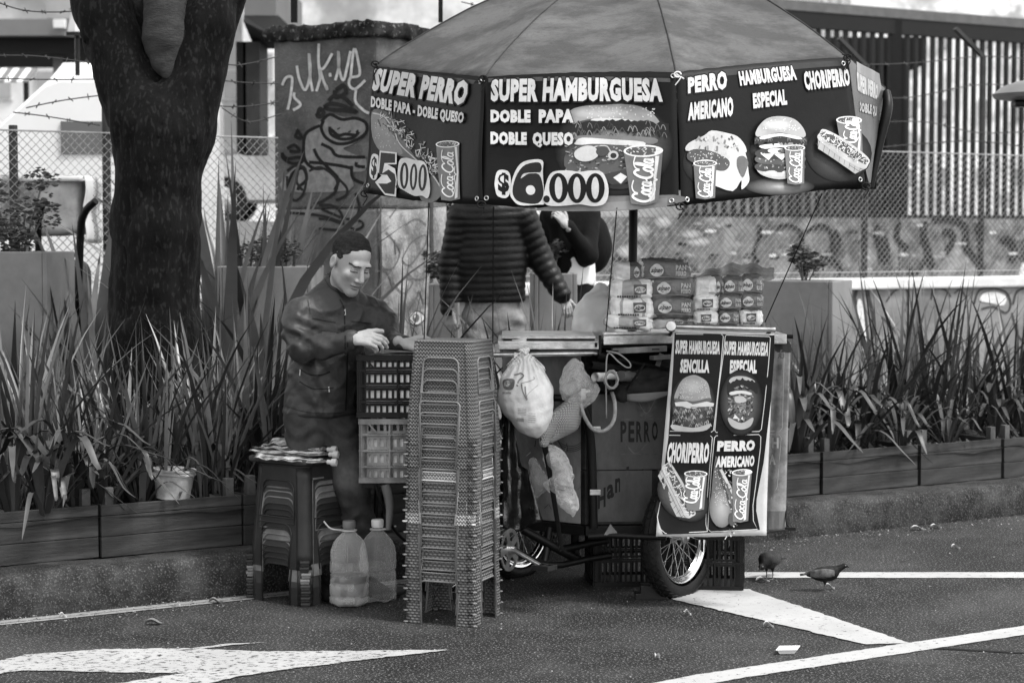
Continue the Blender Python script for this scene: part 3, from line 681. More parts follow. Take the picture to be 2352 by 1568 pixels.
# low ground cover: small leaves nobody could count
def leafcloud(m, centre, rad, n, size, rr, flat=0.0):
    for _ in range(n):
        while True:
            q = Vector((rr.uniform(-1, 1), rr.uniform(-1, 1), rr.uniform(-1, 1)))
            if .25 < q.length < 1: break
        c = Vector(centre) + Vector((q.x * rad[0], q.y * rad[1], q.z * rad[2]))
        a = Vector((rr.gauss(0, 1), rr.gauss(0, 1), rr.gauss(0, .6) + flat)).normalized(); x, y, z = frame_of(a); s = size * rr.uniform(.6, 1.3); w = s * .45
        m.add([c - x * s / 2, c - y * w / 2 + z * s * .08, c + x * s / 2, c + y * w / 2 + z * s * .08], [(0, 1, 2), (0, 2, 3)], rr.uniform(.5, 1.6))
rr = random.Random(3); gc = MB()
for _ in range(6500):
    s = rr.uniform(-1.2, 8.5); o_ = rr.uniform(.3, 1.9); c = K(s, o_, .39 + rr.random() * .10 * (1 if o_ > .6 else .3))
    a = Vector((rr.gauss(0, .7), rr.gauss(0, .7), 1)).normalized(); x, y, z = frame_of(a, Vector((rr.random(), rr.random(), 0)).normalized()); s_ = rr.uniform(.02, .05)
    gc.add([c - x * s_, c - y * s_ * .5, c + x * s_, c + y * s_ * .5], [(0, 1, 2), (0, 2, 3)], rr.uniform(.4, 2.2))
gleaf = M('ground_cover_leaf', .06, .4, .4, 12, attr=True)
o = gc.build('ground_cover', gleaf, smooth=False); tag(o, 'low dark ground cover of small leaves filling the bed', 'ground cover', kind='stuff')
# ------------------------------------------------------------ tree
TY = 10.75
def tp(vx, vy, dy=0): return np.array(P(vx, vy, TY + dy))
def tree_fn(p):
    d = seg(p, tp(355, 1010), tp(356, 760), .262, .238); d = smin(d, seg(p, tp(356, 760), tp(360, 520), .238, .232), .05)
    d = smin(d, seg(p, tp(360, 520), tp(368, 300), .232, .235), .06)
    d = smin(d, seg(p, tp(335, 300), tp(235, 20, .1), .19, .155), .10); d = smin(d, seg(p, tp(235, 20, .1), tp(175, -230, .3), .155, .12), .05)
    d = smin(d, seg(p, tp(415, 300), tp(480, 60, .05), .185, .15), .10); d = smin(d, seg(p, tp(480, 60, .05), tp(560, -180, .25), .15, .12), .05)
    d = smin(d, seg(p, tp(365, 330, .12), tp(370, -60, .45), .20, .16), .08)
    d = smin(d, seg(p, tp(430, 240, -.06), tp(415, 60, -.02), .05, .05), .10)
    for (x, k) in ((285, 1), (430, 1), (350, .8)): d = smin(d, seg(p, tp(x, 1010, -.05), tp(350, 820), .10 * k, .12), .10)
    X, Y, Zz = p; return d + .007 * wob(p, 28, 2) + .010 * wob([X * 1.2, Y, Zz * .25], 34, 12) + .022 * (1 - np.abs(wob([X, Y, Zz * .3], 22, 21))) ** 5 + .004 * wob([X * 2.2, Y * 2.2, Zz * .4], 60, 5)
lo = tp(150, 1010) - np.array([0, .5, .05]); hi = np.array(P(610, -230, TY)) + np.array([0, 1.0, 0]); hi[2] = P(0, -215, TY).z; lo[2] = .3
tree = thing('street_tree', 'dark forked tree trunk left of the vendor, pale limb in its fork', 'tree', (float(tp(355, 900)[0]), TY, .37))
Vv, Ff = solid(tree_fn, lo, hi, .018); mesh_obj('trunk', relaxv(Vv, Ff, 1), Ff, MT['bark'], tree)
def limb_fn(p):
    d = seg(p, tp(378, -100, -.02), tp(381, 90, -.03), .116, .116); d = smin(d, seg(p, tp(381, 90, -.03), tp(383, 140, -.04), .114, .085), .05); d = smin(d, seg(p, tp(383, 140, -.06), tp(384, 172, -.10), .06, .03), .04)
    X, Y, Zz = p; return d + .002 * wob(p, 22, 9) + .0015 * np.sin(Zz * 90 + 3 * np.sin(X * 12))
c0 = tp(380, 30, -.1); Vv, Ff = solid(limb_fn, c0 - np.array([.25, .3, .45]), c0 + np.array([.25, .35, .4]), .014); o = mesh_obj('limb', relaxv(Vv, Ff, 1), Ff, MT['pale_bark'], tree); o['label'] = 'pale smooth limb growing out of the fork'
cr = MB(); rr = random.Random(5); brs = MB()
for a, b in (((175, -230, .3), (60, -560, .4)), ((560, -180, .25), (700, -520, .2)), ((370, -100, .45), (380, -620, .6))):
    A, B = Vector(tp(*a)), Vector(tp(*b)); brs.tube([A, A.lerp(B, .5) + Vector((.1, .1, 0)), B], [.12, .08, .04], 8, sm=3)
    for k in range(7):
        c = B + Vector((rr.uniform(-1.1, 1.1), rr.uniform(-.9, 1.2), rr.uniform(-.2, 1.1))); leafcloud(cr, c, (.55, .55, .35), 130, .10, rr)
        brs.tube([A.lerp(B, .6), c], [.04, .012], 5)
leafcloud(cr, P(40, -30, 10.4) + Vector((0, 0, .12)), (.22, .2, .14), 90, .07, rr)
brs.build('limb', MT['bark'], tree, smooth=60); cr.build('crown', M('crown_leaf', .06, .45, .4, 12, attr=True), tree)
# ------------------------------------------------------------ tall grey planters with shrubs
def pot(vx0, vx1, vtop, y, label, plantlab, kind, rot=0.0, depth=.5):
    a, b = P(vx0, vtop, y), P(vx1, vtop, y); w = b.x - a.x; z1 = a.z; c = Vector(((a.x + b.x) / 2, y + depth / 2, .385)); H = z1 - .385
    T = thing('tall_planter', label, 'planter', c, 'tall grey planters')
    m = MB(); Mx = Matrix.Translation(c) @ Matrix.Rotation(rot, 4, 'Z'); th = .03
    for s in (-1, 1):
        m.box((s * (w / 2 - th / 2), 0, H / 2), (th, depth, H), Mx); m.box((0, s * (depth / 2 - th / 2), H / 2), (w - 2 * th, th, H), Mx)
    m.box((0, 0, .03), (w - 2 * th - .002, depth - 2 * th - .002, .05), Mx)
    m.build('shell', MT['potgrey'], T, bevel=.006); m = MB(); m.box((0, 0, H - .07), (w - 2 * th - .004, depth - 2 * th - .004, .02), Mx); m.build('soil_fill', MT['soil'], T)
    pl = thing('potted_shrub', plantlab, 'shrub', Vector((c.x, c.y, z1 - .06)), 'shrubs in the tall planters'); rr = random.Random(int(vx0)); f = MB(); st = MB()
    if kind == 'bush':
        for k in range(9):
            q = Vector((c.x + rr.uniform(-.16, .16), c.y + rr.uniform(-.12, .12), z1 + rr.uniform(.02, .42))); leafcloud(f, q, (.11, .11, .10), 90, .045, rr); st.tube([(c.x, c.y, z1 - .06), q], .006, 5)
    elif kind == 'low':
        for k in range(12):
            q = Vector((c.x + rr.uniform(-.17, .17), c.y + rr.uniform(-.13, .13), z1 + rr.uniform(.0, .14))); leafcloud(f, q, (.09, .09, .06), 80, .03, rr); st.tube([(c.x, c.y, z1 - .06), q], .004, 5)
    else:
        for k in range(7):
            q = Vector((c.x + rr.uniform(-.10, .10), c.y + rr.uniform(-.08, .08), z1 + rr.uniform(.06, .20))); leafcloud(f, q, (.06, .06, .05), 26, .06, rr); st.tube([(c.x, c.y, z1 - .06), q], .005, 5)
    st.build('stem', MT['post'], pl); f.build('foliage', M('shrub_leaf', .08, .4, .4, 12, attr=True), pl)
pot(-75, 121, 578, 11.6, 'tall grey square planter at the left edge, before the hand truck', 'dark rounded shrub in the left planter', 'bush', R(-6))
pot(502, 722, 612, 12.0, 'tall grey square planter between the tree and the vendor', 'low mounded shrub in the middle planter', 'low', R(-3))
pot(985, 1052, 652, 13.3, 'grey square planter half hidden behind the puffer-jacket man', 'small shrub behind the puffer-jacket man', 'tuft', R(0), .4)
pot(1222, 1322, 628, 13.0, 'grey square planter between the two walkers', 'few pale leaves above the planter between the walkers', 'tuft', R(3), .45)
pot(1770, 1952, 645, 12.9, 'tall grey square planter right of the bread packs, corner towards us', 'small pale shrub in the right planter', 'tuft', R(-24), .5)
# ------------------------------------------------------------ background
CAMP = Vector((0, 0, CAMH))
def onplane(p0, n, flip=False):
    p0 = Vector(p0); n = Vector(n).normalized()
    if n.dot(CAMP - p0) < 0: n = -n
    def f(x, y):
        d = ray(x, y); return CAMP + d * ((p0 - CAMP).dot(n) / d.dot(n)), n
    return f
# graffiti pillar -----------------------------------------------------------
pc = P(866, 500, 13.6); th = R(31); S_ = .88
L_dir = Vector((-math.cos(th), math.sin(th), 0)); R_dir = Vector((math.sin(th), math.cos(th), 0))
z_top = P(866, 80, 13.6).z; z_c = P(866, 50, 13.6).z
c0 = Vector((pc.x, pc.y, 0)); cc = c0 + (L_dir + R_dir) * S_ / 2
pil = thing('graffiti_pillar', 'square concrete gate pillar covered in graffiti, mossy cap on top', 'pillar', (cc.x, cc.y, .38))
pm = M('pillar_plaster', .14, .9, .35, 2.2, .8, 55, dark=.45, dsc=2.5, fleck=.25, fsc=50, fg=.22); pm2 = M('pillar_pale_plaster', .30, .9, .3, 3.5, 1.0, 40, dark=.5, dsc=3.5, fleck=.2, fsc=40, fg=.6)
m = MB(); Mx = Matrix.Translation((cc.x, cc.y, 0)) @ Matrix.Rotation(-th, 4, 'Z')
z_sp = P(866, 478, 13.6).z
m.box((0, 0, (z_sp + z_top) / 2), (S_, S_, z_top - z_sp), Mx); m.build('shaft', pm, pil, bevel=.02)
m = MB(); m.box((0, 0, (.38 + z_sp) / 2), (S_, S_, z_sp - .38 - .002), Mx); m.build('lower_shaft', M('pillar_lower_plaster', .18, .9, .35, 2.2, .8, 55, dark=.4, dsc=2.5), pil, bevel=.02)
# pale painted panel on the right face, slightly proud plaster
m = MB(); q0 = c0 + R_dir * .03; q1 = c0 + R_dir * (S_ - .03); nR = Vector((math.cos(th), -math.sin(th), 0)) * .012
m.add([q0 + nR + Vector((0, 0, .4)), q1 + nR + Vector((0, 0, .4)), q1 + nR + Vector((0, 0, z_sp + .02)), q0 + nR + Vector((0, 0, z_sp - .03)), q0 + Vector((0, 0, .4)), q1 + Vector((0, 0, .4)), q1 + Vector((0, 0, z_sp + .02)), q0 + Vector((0, 0, z_sp - .03))],
      [(0, 1, 2, 3), (4, 0, 3, 7), (1, 5, 6, 2), (3, 2, 6, 7)]); o = m.build('plaster_panel', pm2, pil); fixn(o)
capm = M('mossy_concrete', .045, .95, .6, 9, 1.2, 30, dark=.5, dsc=9, fleck=.5, fsc=40, fg=.25)
def cap_fn(p):
    X, Y, Zz = p; dx, dy = X - cc.x, Y - cc.y; c, s = math.cos(-th), math.sin(-th); u = dx * c + dy * s; v = -dx * s + dy * c
    q = np.maximum(np.maximum(np.abs(u) - S_ / 2 - .03, np.abs(v) - S_ / 2 - .03), np.abs(Zz - (z_top + z_c) / 2) - (z_c - z_top) / 2 + .01); return q - .02 + .012 * wob(p, 40, 4)
h_ = S_ * .85; Vv, Ff = solid(cap_fn, (cc.x - h_, cc.y - h_, z_top - .06), (cc.x + h_, cc.y + h_, z_c + .07), .018); mesh_obj('cap', relaxv(Vv, Ff, 1), Ff, capm, pil)
spray = M('spray_paint', 1, .8, .2, 30, attr=True, dark=.2, dsc=20)
nL = Vector((-math.sin(th), -math.cos(th), 0)); fl_ = onplane(c0 + nL * .004, nL); fr_ = onplane(c0 + nR.normalized() * .016, nR)
g = Print(fl_, .0003, 30); a = Z(600, 0)
def S(pts, w, gg, fr=a, **k): g.stroke([fr(*p) for p in pts], w, gg, **k)
for pts in ([(300, 700), (330, 640), (380, 640), (370, 780), (345, 900)], [(420, 540), (440, 650), (490, 740), (530, 600), (520, 440), (530, 640), (550, 750)], [(580, 750), (610, 640), (600, 540), (630, 640), (670, 740), (660, 700)], [(600, 360), (600, 540), (640, 560), (710, 440)],
            [(735, 660), (765, 540), (760, 420), (765, 560), (800, 660), (830, 560), (860, 420)], [(860, 640), (890, 400), (930, 540), (930, 620), (860, 640), (850, 700), (900, 730), (980, 660)], [(905, 740), (900, 830), (960, 900), (1010, 930)], [(400, 760), (400, 800), (450, 860), (390, 905)], [(690, 600), (695, 630)]):
    S(pts, 6, .6)
# grey filled creature shape, dark outline
fill = [(500, 1100), (600, 1010), (640, 960), (700, 930), (800, 960), (900, 960), (990, 1020), (970, 1120), (860, 1190), (800, 1220), (900, 1270), (980, 1290), (980, 1400), (860, 1420), (850, 1560), (300, 1560), (380, 1390), (480, 1330), (470, 1200)]
g.poly([a(*p) for p in fill], .22, 3)
for pts in ([(590, 940), (610, 890), (640, 930), (600, 960), (580, 930)], [(640, 880), (700, 850), (800, 870), (910, 920), (800, 905), (700, 900), (640, 880)], [(740, 740), (800, 700), (820, 760), (740, 800), (730, 740)], [(680, 830), (720, 790), (800, 800), (880, 870)]): S(pts, 9, .022)
for pts in ([(620, 1000), (690, 940), (790, 980), (900, 970), (985, 1010), (985, 1090), (880, 1160), (760, 1180), (660, 1130), (620, 1050), (640, 990)], [(690, 1040), (700, 1100), (780, 1140), (880, 1130), (930, 1080)], [(610, 1030), (500, 1090), (475, 1200), (490, 1320), (560, 1380), (640, 1380)], [(430, 1070), (410, 1120), (460, 1130), (420, 1060)],
            [(300, 1260), (340, 1300), (440, 1290), (460, 1330), (380, 1340), (310, 1300), (300, 1250)], [(340, 1220), (400, 1190), (440, 1240), (360, 1240)], [(560, 1220), (600, 1300), (680, 1380), (760, 1470), (730, 1560)], [(620, 1180), (700, 1220), (760, 1280), (980, 1290)], [(520, 1330), (640, 1340), (780, 1360), (870, 1380)],
            [(350, 1560), (380, 1430), (470, 1380), (500, 1470), (440, 1530), (430, 1560)], [(870, 1360), (880, 1460), (980, 1510)], [(910, 1330), (910, 1360), (980, 1370)], [(700, 1060), (760, 1110), (820, 1100), (900, 1110)], [(760, 1050), (765, 1060)], [(850, 1075), (855, 1085)], [(910, 1070), (920, 1080)]): S(pts, 7.5, .012)
b_ = Z(600, 400)
for pts in ([(340, 60), (400, 20), (480, 30), (500, 120), (470, 250), (400, 300), (350, 220), (340, 100)], [(430, 60), (420, 150), (470, 220)], [(520, 60), (620, 30), (740, 120), (740, 220), (640, 300), (560, 330)], [(760, 120), (830, 200), (820, 260), (740, 300)], [(600, 340), (700, 340), (780, 400), (800, 500)], [(620, 370), (780, 440)], [(340, 400), (500, 410), (640, 430), (790, 480)], [(600, 450), (700, 460), (780, 490)], [(600, 530), (760, 545)], [(820, 450), (940, 470), (960, 510), (900, 540), (830, 500)], [(900, 240), (930, 340), (920, 420)]): S(pts, 6, .02, b_)
g.build('painted_figure', spray, pil)
g = Print(fr_, .0003, 30)
for pts in ([(1180, 440), (1260, 340), (1360, 290), (1300, 320), (1230, 340)], [(1100, 560), (1110, 820), (1180, 860), (1230, 820), (1260, 700), (1150, 560)], [(1310, 500), (1400, 450), (1480, 500)], [(1280, 780), (1360, 640), (1470, 580), (1480, 640), (1420, 740), (1340, 830), (1280, 790)], [(1220, 620), (1230, 740)], [(1080, 880), (1150, 880), (1190, 960), (1200, 1010)], [(1320, 880), (1380, 940), (1480, 930), (1500, 880)], [(1340, 1190), (1400, 1100), (1420, 1040), (1460, 1150)], [(1320, 930), (1370, 970), (1290, 1060), (1200, 960)], [(1470, 820), (1490, 860), (1460, 880)]): S(pts, 2.2, .10, b_)
g.ell(*b_(1400, 1265), 17, 16, .5); S([(1340, 1260), (1400, 1205), (1470, 1260), (1400, 1320), (1340, 1270)], 2.5, .03, b_); g.ell(*b_(1392, 1262), 8, 10, .1); g.ell(*b_(1385, 1250), 2.5, 3, .6)
for x in (1105, 1525): S([(x, 280), (x - 5, 500), (x + 3, 800), (x - 10, 1100), (x - 30, 1450)], 7 if x > 1200 else 4, .05, b_)
g.build('painted_drawing', spray, pil)
# iron posts standing on the cap
for vx, w, y in ((676, .045, 14.0), (1012, .03, 13.9)):
    a_, b2 = P(vx, 52, y), P(vx, -60, y); m = MB(); m.bar(a_, b2, w); o = m.build('iron_post', MT['black'], None); tag(o, 'thin dark iron post rising %s' % ('from the left end of the pillar cap' if vx < 700 else 'from the right end of the pillar cap'), 'post')
# low wall with pale ledge ---------------------------------------------------
O1 = 3.75
s0, s1 = KS(1010, O1), KS(2620, O1)
wl = thing('low_wall', 'low rendered wall with a pale ledge and bubble graffiti, on the right behind the plants', 'wall', K(s0, O1, .38))
wm = M('wall_render', .22, .85, .2, 2.0, .3, 30, dark=.35, dsc=2.5); lm = M('ledge', .62, .8, .12, 3, .2, 40, dark=.12)
zL = P(2150, 662, K(KS(2150, O1), O1).y).z; zT = P(2150, 637, K(KS(2150, O1), O1).y).z
def kbox(m, s0, s1, o0, o1, z0, z1, g=1.0):
    vs = [K(s0, o0, z0), K(s1, o0, z0), K(s1, o1, z0), K(s0, o1, z0), K(s0, o0, z1), K(s1, o0, z1), K(s1, o1, z1), K(s0, o1, z1)]
    m.add(vs, [(3, 2, 1, 0), (4, 5, 6, 7), (0, 1, 5, 4), (1, 2, 6, 5), (2, 3, 7, 6), (3, 0, 4, 7)], g)
m = MB(); kbox(m, s0, s1, O1, O1 + .22, .38, zL); m.build('wall_face', wm, wl)
m = MB(); kbox(m, s0 - .02, s1, O1 - .04, O1 + .26, zL, zT); m.build('ledge', lm, wl, bevel=.015)
g = Print(onplane(K(0, O1 - .004), KN), .0004, 30); c_ = Z(1800, 400)
for pts, w in (([(960, 1100), (990, 1010), (1050, 990), (1080, 1100), (1120, 1300), (1080, 1560)], 7), ([(960, 1100), (1000, 1250), (1040, 1560)], 7), ([(1220, 1130), (1290, 1040), (1380, 1020), (1400, 1100), (1380, 1200)], 3.5), ([(1590, 1110), (1610, 1030), (1700, 1030), (1750, 1090)], 3.5), ([(1780, 1060), (1830, 1030), (1880, 1100)], 3),
               ([(1940, 1150), (1980, 1040), (2080, 1020), (2200, 1050), (2240, 1150), (2200, 1220), (2100, 1170), (2000, 1190)], 4), ([(2260, 1150), (2290, 1050), (2350, 1020)], 4), ([(1180, 1250), (1260, 1330), (1340, 1420)], 3), ([(2250, 1220), (2300, 1400), (2350, 1450)], 4)):
    g.stroke([c_(*p) for p in pts], w, .04)
g.poly([c_(*p) for p in [(1985, 1120), (2020, 1060), (2120, 1050), (2200, 1090), (2180, 1160), (2080, 1140)]], .62, 3); g.poly([c_(*p) for p in [(980, 1160), (1020, 1130), (1060, 1400), (1030, 1540)]], .6, 3)
g.build('bubble_lettering', spray, wl)
# chain-link fence: posts, top rail, crossing wires ---------------------------
def chain(vx0, vx1, z0, z1, label, mat):
    s0, s1 = KS(vx0, O1 + .1), KS(vx1, O1 + .1); T = thing('chain_link_fence', label, 'fence', K(s0, O1 + .1, z0)); m = MB(); st = .057; L = s1 - s0; H = z1 - z0
    for sg in (1, -1):
        k = -int(H / st) - 1
        while k * st < L + H:
            # wire from bottom to top drifting by H
            a = k * st if sg > 0 else k * st + 0; b = a + sg * H; u0, u1 = 0.0, 1.0
            lo, hi = (a, b)
            def clip(t): return max(0, min(1, t))
            ts = sorted([(0 - lo) / (hi - lo), (L - lo) / (hi - lo)]); t0, t1 = max(0, ts[0]), min(1, ts[1])
            if t1 - t0 > .02:
                A = K(s0 + lo + (hi - lo) * t0, O1 + .1 + .003 * sg, z0 + H * t0); B = K(s0 + lo + (hi - lo) * t1, O1 + .1 + .003 * sg, z0 + H * t1)
                m.tube([A, B], .0025, 3, caps=False)
            k += 1
    m.build('mesh_panel', mat, T); m = MB(); m.tube([K(s0, O1 + .1, z1), K(s1, O1 + .1, z1)], .006, 5); m.tube([K(s0, O1 + .1, z0 + .05), K(s1, O1 + .1, z0 + .05)], .005, 5); m.build('tension_wire', mat, T)
    return T
zF = P(2150, 350, K(KS(2150, O1), O1).y).z; zFl = P(120, 300, K(KS(120, O1), O1).y).z
cfR = chain(1012, 2620, zT, zF, 'chain-link fence on the low wall, right of the pillar', MT['wire'])
cfL = chain(-160, 640, .40, zFl, 'chain-link fence left of the pillar, behind the tree and sack', MT['wire'])
for vx, T, zt, arm in ((1985, cfR, 150, 1), (2252, cfR, 128, 1), (34, cfL, 288, 0), (247, cfL, 130, 0), (1452, cfR, 350, 0)):
    s = KS(vx, O1 + .13); p = K(s, O1 + .13); m = MB(); zt_ = P(vx, zt, p.y).z; zb = .39 if vx < 700 else zT + .001
    m.tube([(p.x, p.y, zb), (p.x, p.y, zt_)], .028, 10); m.build('post', MT['darkwire'], T, smooth=50)
    if arm: m = MB(); m.bar((p.x, p.y, zt_ - .01), P(vx - 58, zt - 62, p.y - .1), .05, .03); m.build('angled_arm', MT['darkwire'], T)
# barbed wire strands
def barbed(pts, lab, y=None):
    q = [KZ(x, yy, O1 + .1) for x, yy in pts]; q = catmull(q, 8); m = MB(); m.tube(q, .004, 4); acc = 0
    for i in range(len(q) - 1):
        acc += (q[i + 1] - q[i]).length
        if acc > .11:
            acc = 0; c = q[i]
            for _ in range(2):
                d = Vector((random.uniform(-1, 1), random.uniform(-1, 1), random.uniform(-1, 1))).normalized() * .022; m.tube([c - d, c + d], .0035, 4)
    o = m.build('barbed_wire', MT['darkwire']); tag(o, lab, 'barbed wire', 'barbed wire strands above the fences')
for pts, lab in ((([(-20, 0), (60, 25), (170, 26), (250, 8)]), 'highest barbed wire strand at the top left'), ([(-20, 128), (90, 130), (250, 150)], 'barbed wire strand crossing the white awning on the left'), ([(-20, 180), (110, 183), (245, 182)], 'barbed wire strand over the car roofs on the left'),
                 ([(60, 248), (150, 230), (250, 218), (300, 220)], 'barbed wire strand rising over the white van'), ([(30, 258), (110, 268), (230, 288)], 'barbed wire strand sloping down over the white van'), ([(455, 128), (540, 150), (640, 130)], 'highest barbed wire strand right of the tree'),
                 ([(470, 180), (560, 190), (640, 192)], 'second barbed wire strand right of the tree'), ([(470, 242), (560, 245), (640, 235)], 'third barbed wire strand right of the tree'), ([(510, 248), (570, 280), (645, 262)], 'sagging barbed wire strand right of the tree'),
                 ([(1060, 5), (1200, 35), (1400, 60)], 'barbed wire strand just right of the pillar top'), ([(1950, 150), (2100, 145), (2260, 130), (2400, 140)], 'barbed wire strand across the tall bars'), ([(1950, 215), (2080, 225), (2250, 195), (2400, 205)], 'second barbed wire strand across the tall bars'),
                 ([(1960, 285), (2120, 280), (2250, 305), (2400, 300)], 'third barbed wire strand across the tall bars'), ([(1960, 345), (2120, 330), (2250, 325), (2400, 345)], 'lowest barbed wire strand across the tall bars')): barbed(pts, lab)
# far wall with tall bars --------------------------------------------------------
O2 = 12.5
s0, s1 = KS(980, O2), KS(2700, O2)
zb2 = P(2150, 502, K(KS(2150, O2), O2).y).z; zt2 = P(2150, 49, K(KS(2150, O2), O2).y).z; zt3 = P(2150, 27, K(KS(2150, O2), O2).y).z
fw = thing('railing_wall', 'far wall sprayed with graffiti carrying tall dark iron bars under a beam', 'wall', K(s0, O2, .1))
m = MB(); kbox(m, s0, s1, O2, O2 + .2, .1, zb2); m.build('wall_face', M('sprayed_wall', .19, .9, .5, 1.6, .3, 20, dark=.6, dsc=3.0, fleck=.3, fsc=9, fg=.5), fw)
sb = KS(1640, O2)
m = MB(); kbox(m, sb - .5, s1, O2 + .02, O2 + .16, zt2, zt3); m.build('beam', M('grey_beam', .12, .7, .2), fw)
m = MB(); kbox(m, sb - .5, s1, O2 + .04, O2 + .14, zt2 - .22, zt2 - .003); kbox(m, sb - .5, s1, O2 + .04, O2 + .12, zb2, zb2 + .05); m.build('dark_rail', MT['black'], fw)
barm = MB(); x_, y_, _ = frame_of(KN); barm.box((0, 0, (zt2 - .22 - zb2) / 2), (.058, .05, zt2 - .22 - zb2)); bo = barm.build('bar', MT['black']); s = sb - .4; i = 0
while s < s1 and i < 90:
    c = bo if i == 0 else bo.copy()
    if i: COL.objects.link(c)
    c.parent = fw; q = K(s, O2 + .10, zb2 + .001) - fw.location; c.location = q; c.rotation_euler = (0, 0, KANG); s += .163 * (1 + random.uniform(-.04, .04)); i += 1
m = MB(); pz = K(KS(2062, O2), O2 + .1); m.bar((pz.x, pz.y, .1), (pz.x, pz.y, zt2), .16); m.build('main_post', MT['black'], fw)
pz = K(KS(2075, O2), O2 + .1)
g = Print(onplane(K(0, O2 - .02), KN), .002, 60)
for pts, w in (([(1540, 470), (1530, 560), (1560, 700), (1600, 860)], 14), ([(1600, 460), (1750, 450), (1870, 520), (1880, 680), (1960, 780), (2020, 880)], 14), ([(1690, 560), (1740, 560), (1770, 620), (1700, 740)], 14), ([(2170, 640), (2210, 620), (2270, 700), (2240, 800)], 16), ([(1180, 600), (1210, 700), (1200, 800)], 24), ([(1160, 500), (1140, 560), (1160, 650), (1180, 760)], 10),
               ([(640, 900), (700, 800), (780, 780), (840, 830), (850, 900)], 9), ([(180, 500), (190, 600), (140, 700), (150, 780), (180, 800)], 8), ([(800, 540), (840, 640), (790, 720)], 9), ([(1330, 480), (1310, 600), (1400, 700)], 12), ([(1960, 480), (1990, 600), (2000, 860)], 10), ([(1400, 860), (1480, 880), (1560, 740)], 9), ([(330, 520), (420, 500), (520, 560), (540, 680)], 8), ([(560, 560), (680, 500), (770, 560), (780, 700), (700, 740)], 8)): g.stroke([c_(*p) for p in pts], w, .015)
rr = random.Random(11)
for k in range(90):
    p = c_(rr.uniform(-2300, 2350), rr.choice([500, 560, 640, 660, 740, 760, 860]) + rr.uniform(-12, 12)); g.ell(p[0], p[1], rr.uniform(5, 16), rr.uniform(2, 5), rr.choice([.6, .5, .4, .03, .03, .3]), 9)
for k in range(16):
    p = c_(rr.uniform(-2300, 200), rr.uniform(470, 880)); g.glow(p[0], p[1], rr.uniform(15, 40), rr.uniform(10, 30), rr.choice([.02, .4, .45, .02]), .15)
g.build('spray_lettering', spray, fw)
# buildings, kiosk, cars -----------------------------------------------------
WH = M('white_building', .62, .8, .25, .5, dark=.35, dsc=.35); PB = M('pale_building', .6, .8, .2, .3, dark=.15, dsc=.3); GB = M('grey_facade', .16, .8, .2, .5); DB = M('dark_roof', .02, .8, .3, .6); WN = M('window_glass', .22, .1, .3, 1, spec=1); MG = M('mid_grey_wall', .3, .8, .2, .4, dark=.2, dsc=.5)
def building(vx0, vx1, y, ztop, mat, label, rows, cols, z0=0, wz=(1.0, .9), wgap=1.4, winw=.5, cat='building', dep=4, name='building'):
    a, b = P(vx0, 500, y), P(vx1, 500, y); w = b.x - a.x; T = thing(name, label, cat, ((a.x + b.x) / 2, y + dep / 2, z0))
    m = MB(); m.box(((a.x + b.x) / 2, y + dep / 2, (z0 + ztop) / 2), (w, dep, ztop - z0)); m.build('wall', mat, T)
    m = MB(); m.box(((a.x + b.x) / 2, y + dep / 2 - .1, ztop + .1), (w + .4, dep + .4, .2)); m.build('roof_edge', GB, T); wme = fme = None
    for i in range(cols):
        for j in range(rows):
            cx = a.x + w * (i + .5) / cols; cz = z0 + wz[0] + .5 + j * (wz[1] + wgap)
            if cz + wz[1] / 2 > ztop - .1: continue
            ww = w / cols * winw
            if wme is None:
                m = MB(); m.box((0, 0, 0), (ww, .06, wz[1])); f = m.build('window', PB); wme = f.data; m = MB(); m.box((0, -.045, 0), (ww * .86, .03, wz[1] * .86)); q = m.build('pane', WN); fme = q.data
            else: f = bpy.data.objects.new('window', wme); COL.objects.link(f); q = bpy.data.objects.new('pane', fme); COL.objects.link(q)
            f.parent = T; f.location = Vector((cx, y - .03, cz)) - T.location; q.parent = f
    return T
building(-260, 700, 58, 9.0, WH, 'bright white building far behind the cars on the left', 3, 9, dep=6)
building(560, 1330, 52, 9.5, M('smeared_facade', .7, .8, .35, .5, dark=.45, dsc=.4), 'bright white building seen above the graffiti pillar', 3, 8, wz=(1.2, .8), dep=6)
building(1200, 2100, 64, 16, PB, 'pale tall building behind the umbrella top', 5, 14, dep=6)
building(1950, 3000, 56, 14, M('dappled_facade', .8, .8, .5, .9, fleck=.8, fsc=1.3, fg=.9, flo=.5, dark=.4, dsc=.5), 'white building glowing behind the tall bars at the right', 4, 12, wz=(1.0, .5), winw=.3, dep=6)
# station roof at top left
st_ = thing('station_canopy', 'grey fascia and painted shade under the canopy of a station at the top left', 'canopy', P(60, 300, 34)); y = 34
def slab(m, x0, y0, x1, y1, yy, dep): a, b = P(x0, y0, yy), P(x1, y1, yy); m.box(((a.x + b.x) / 2, yy + dep / 2, (a.z + b.z) / 2), (abs(b.x - a.x), dep, abs(a.z - b.z)))
m = MB(); slab(m, -300, 44, 228, 82, y, 3); m.build('fascia', GB, st_); m = MB(); slab(m, -300, 83, 225, 122, y + .3, 3); m.build('soffit_shade', DB, st_)  # dark band below the fascia paints in the shadow under the overhang
m = MB(); slab(m, 106, -60, 190, 43, y + .5, 2); m.build('tower', MG, st_); m = MB(); slab(m, 122, 44, 148, 64, y - .2, .15); m.build('sign_box', WH, st_)
for x in (138, 215): m = MB(); p = P(x, 500, y + 1); m.bar((p.x, p.y, .1), (p.x, p.y, P(x, 118, y + 1).z), .15); m.build('pillar', GB, st_)
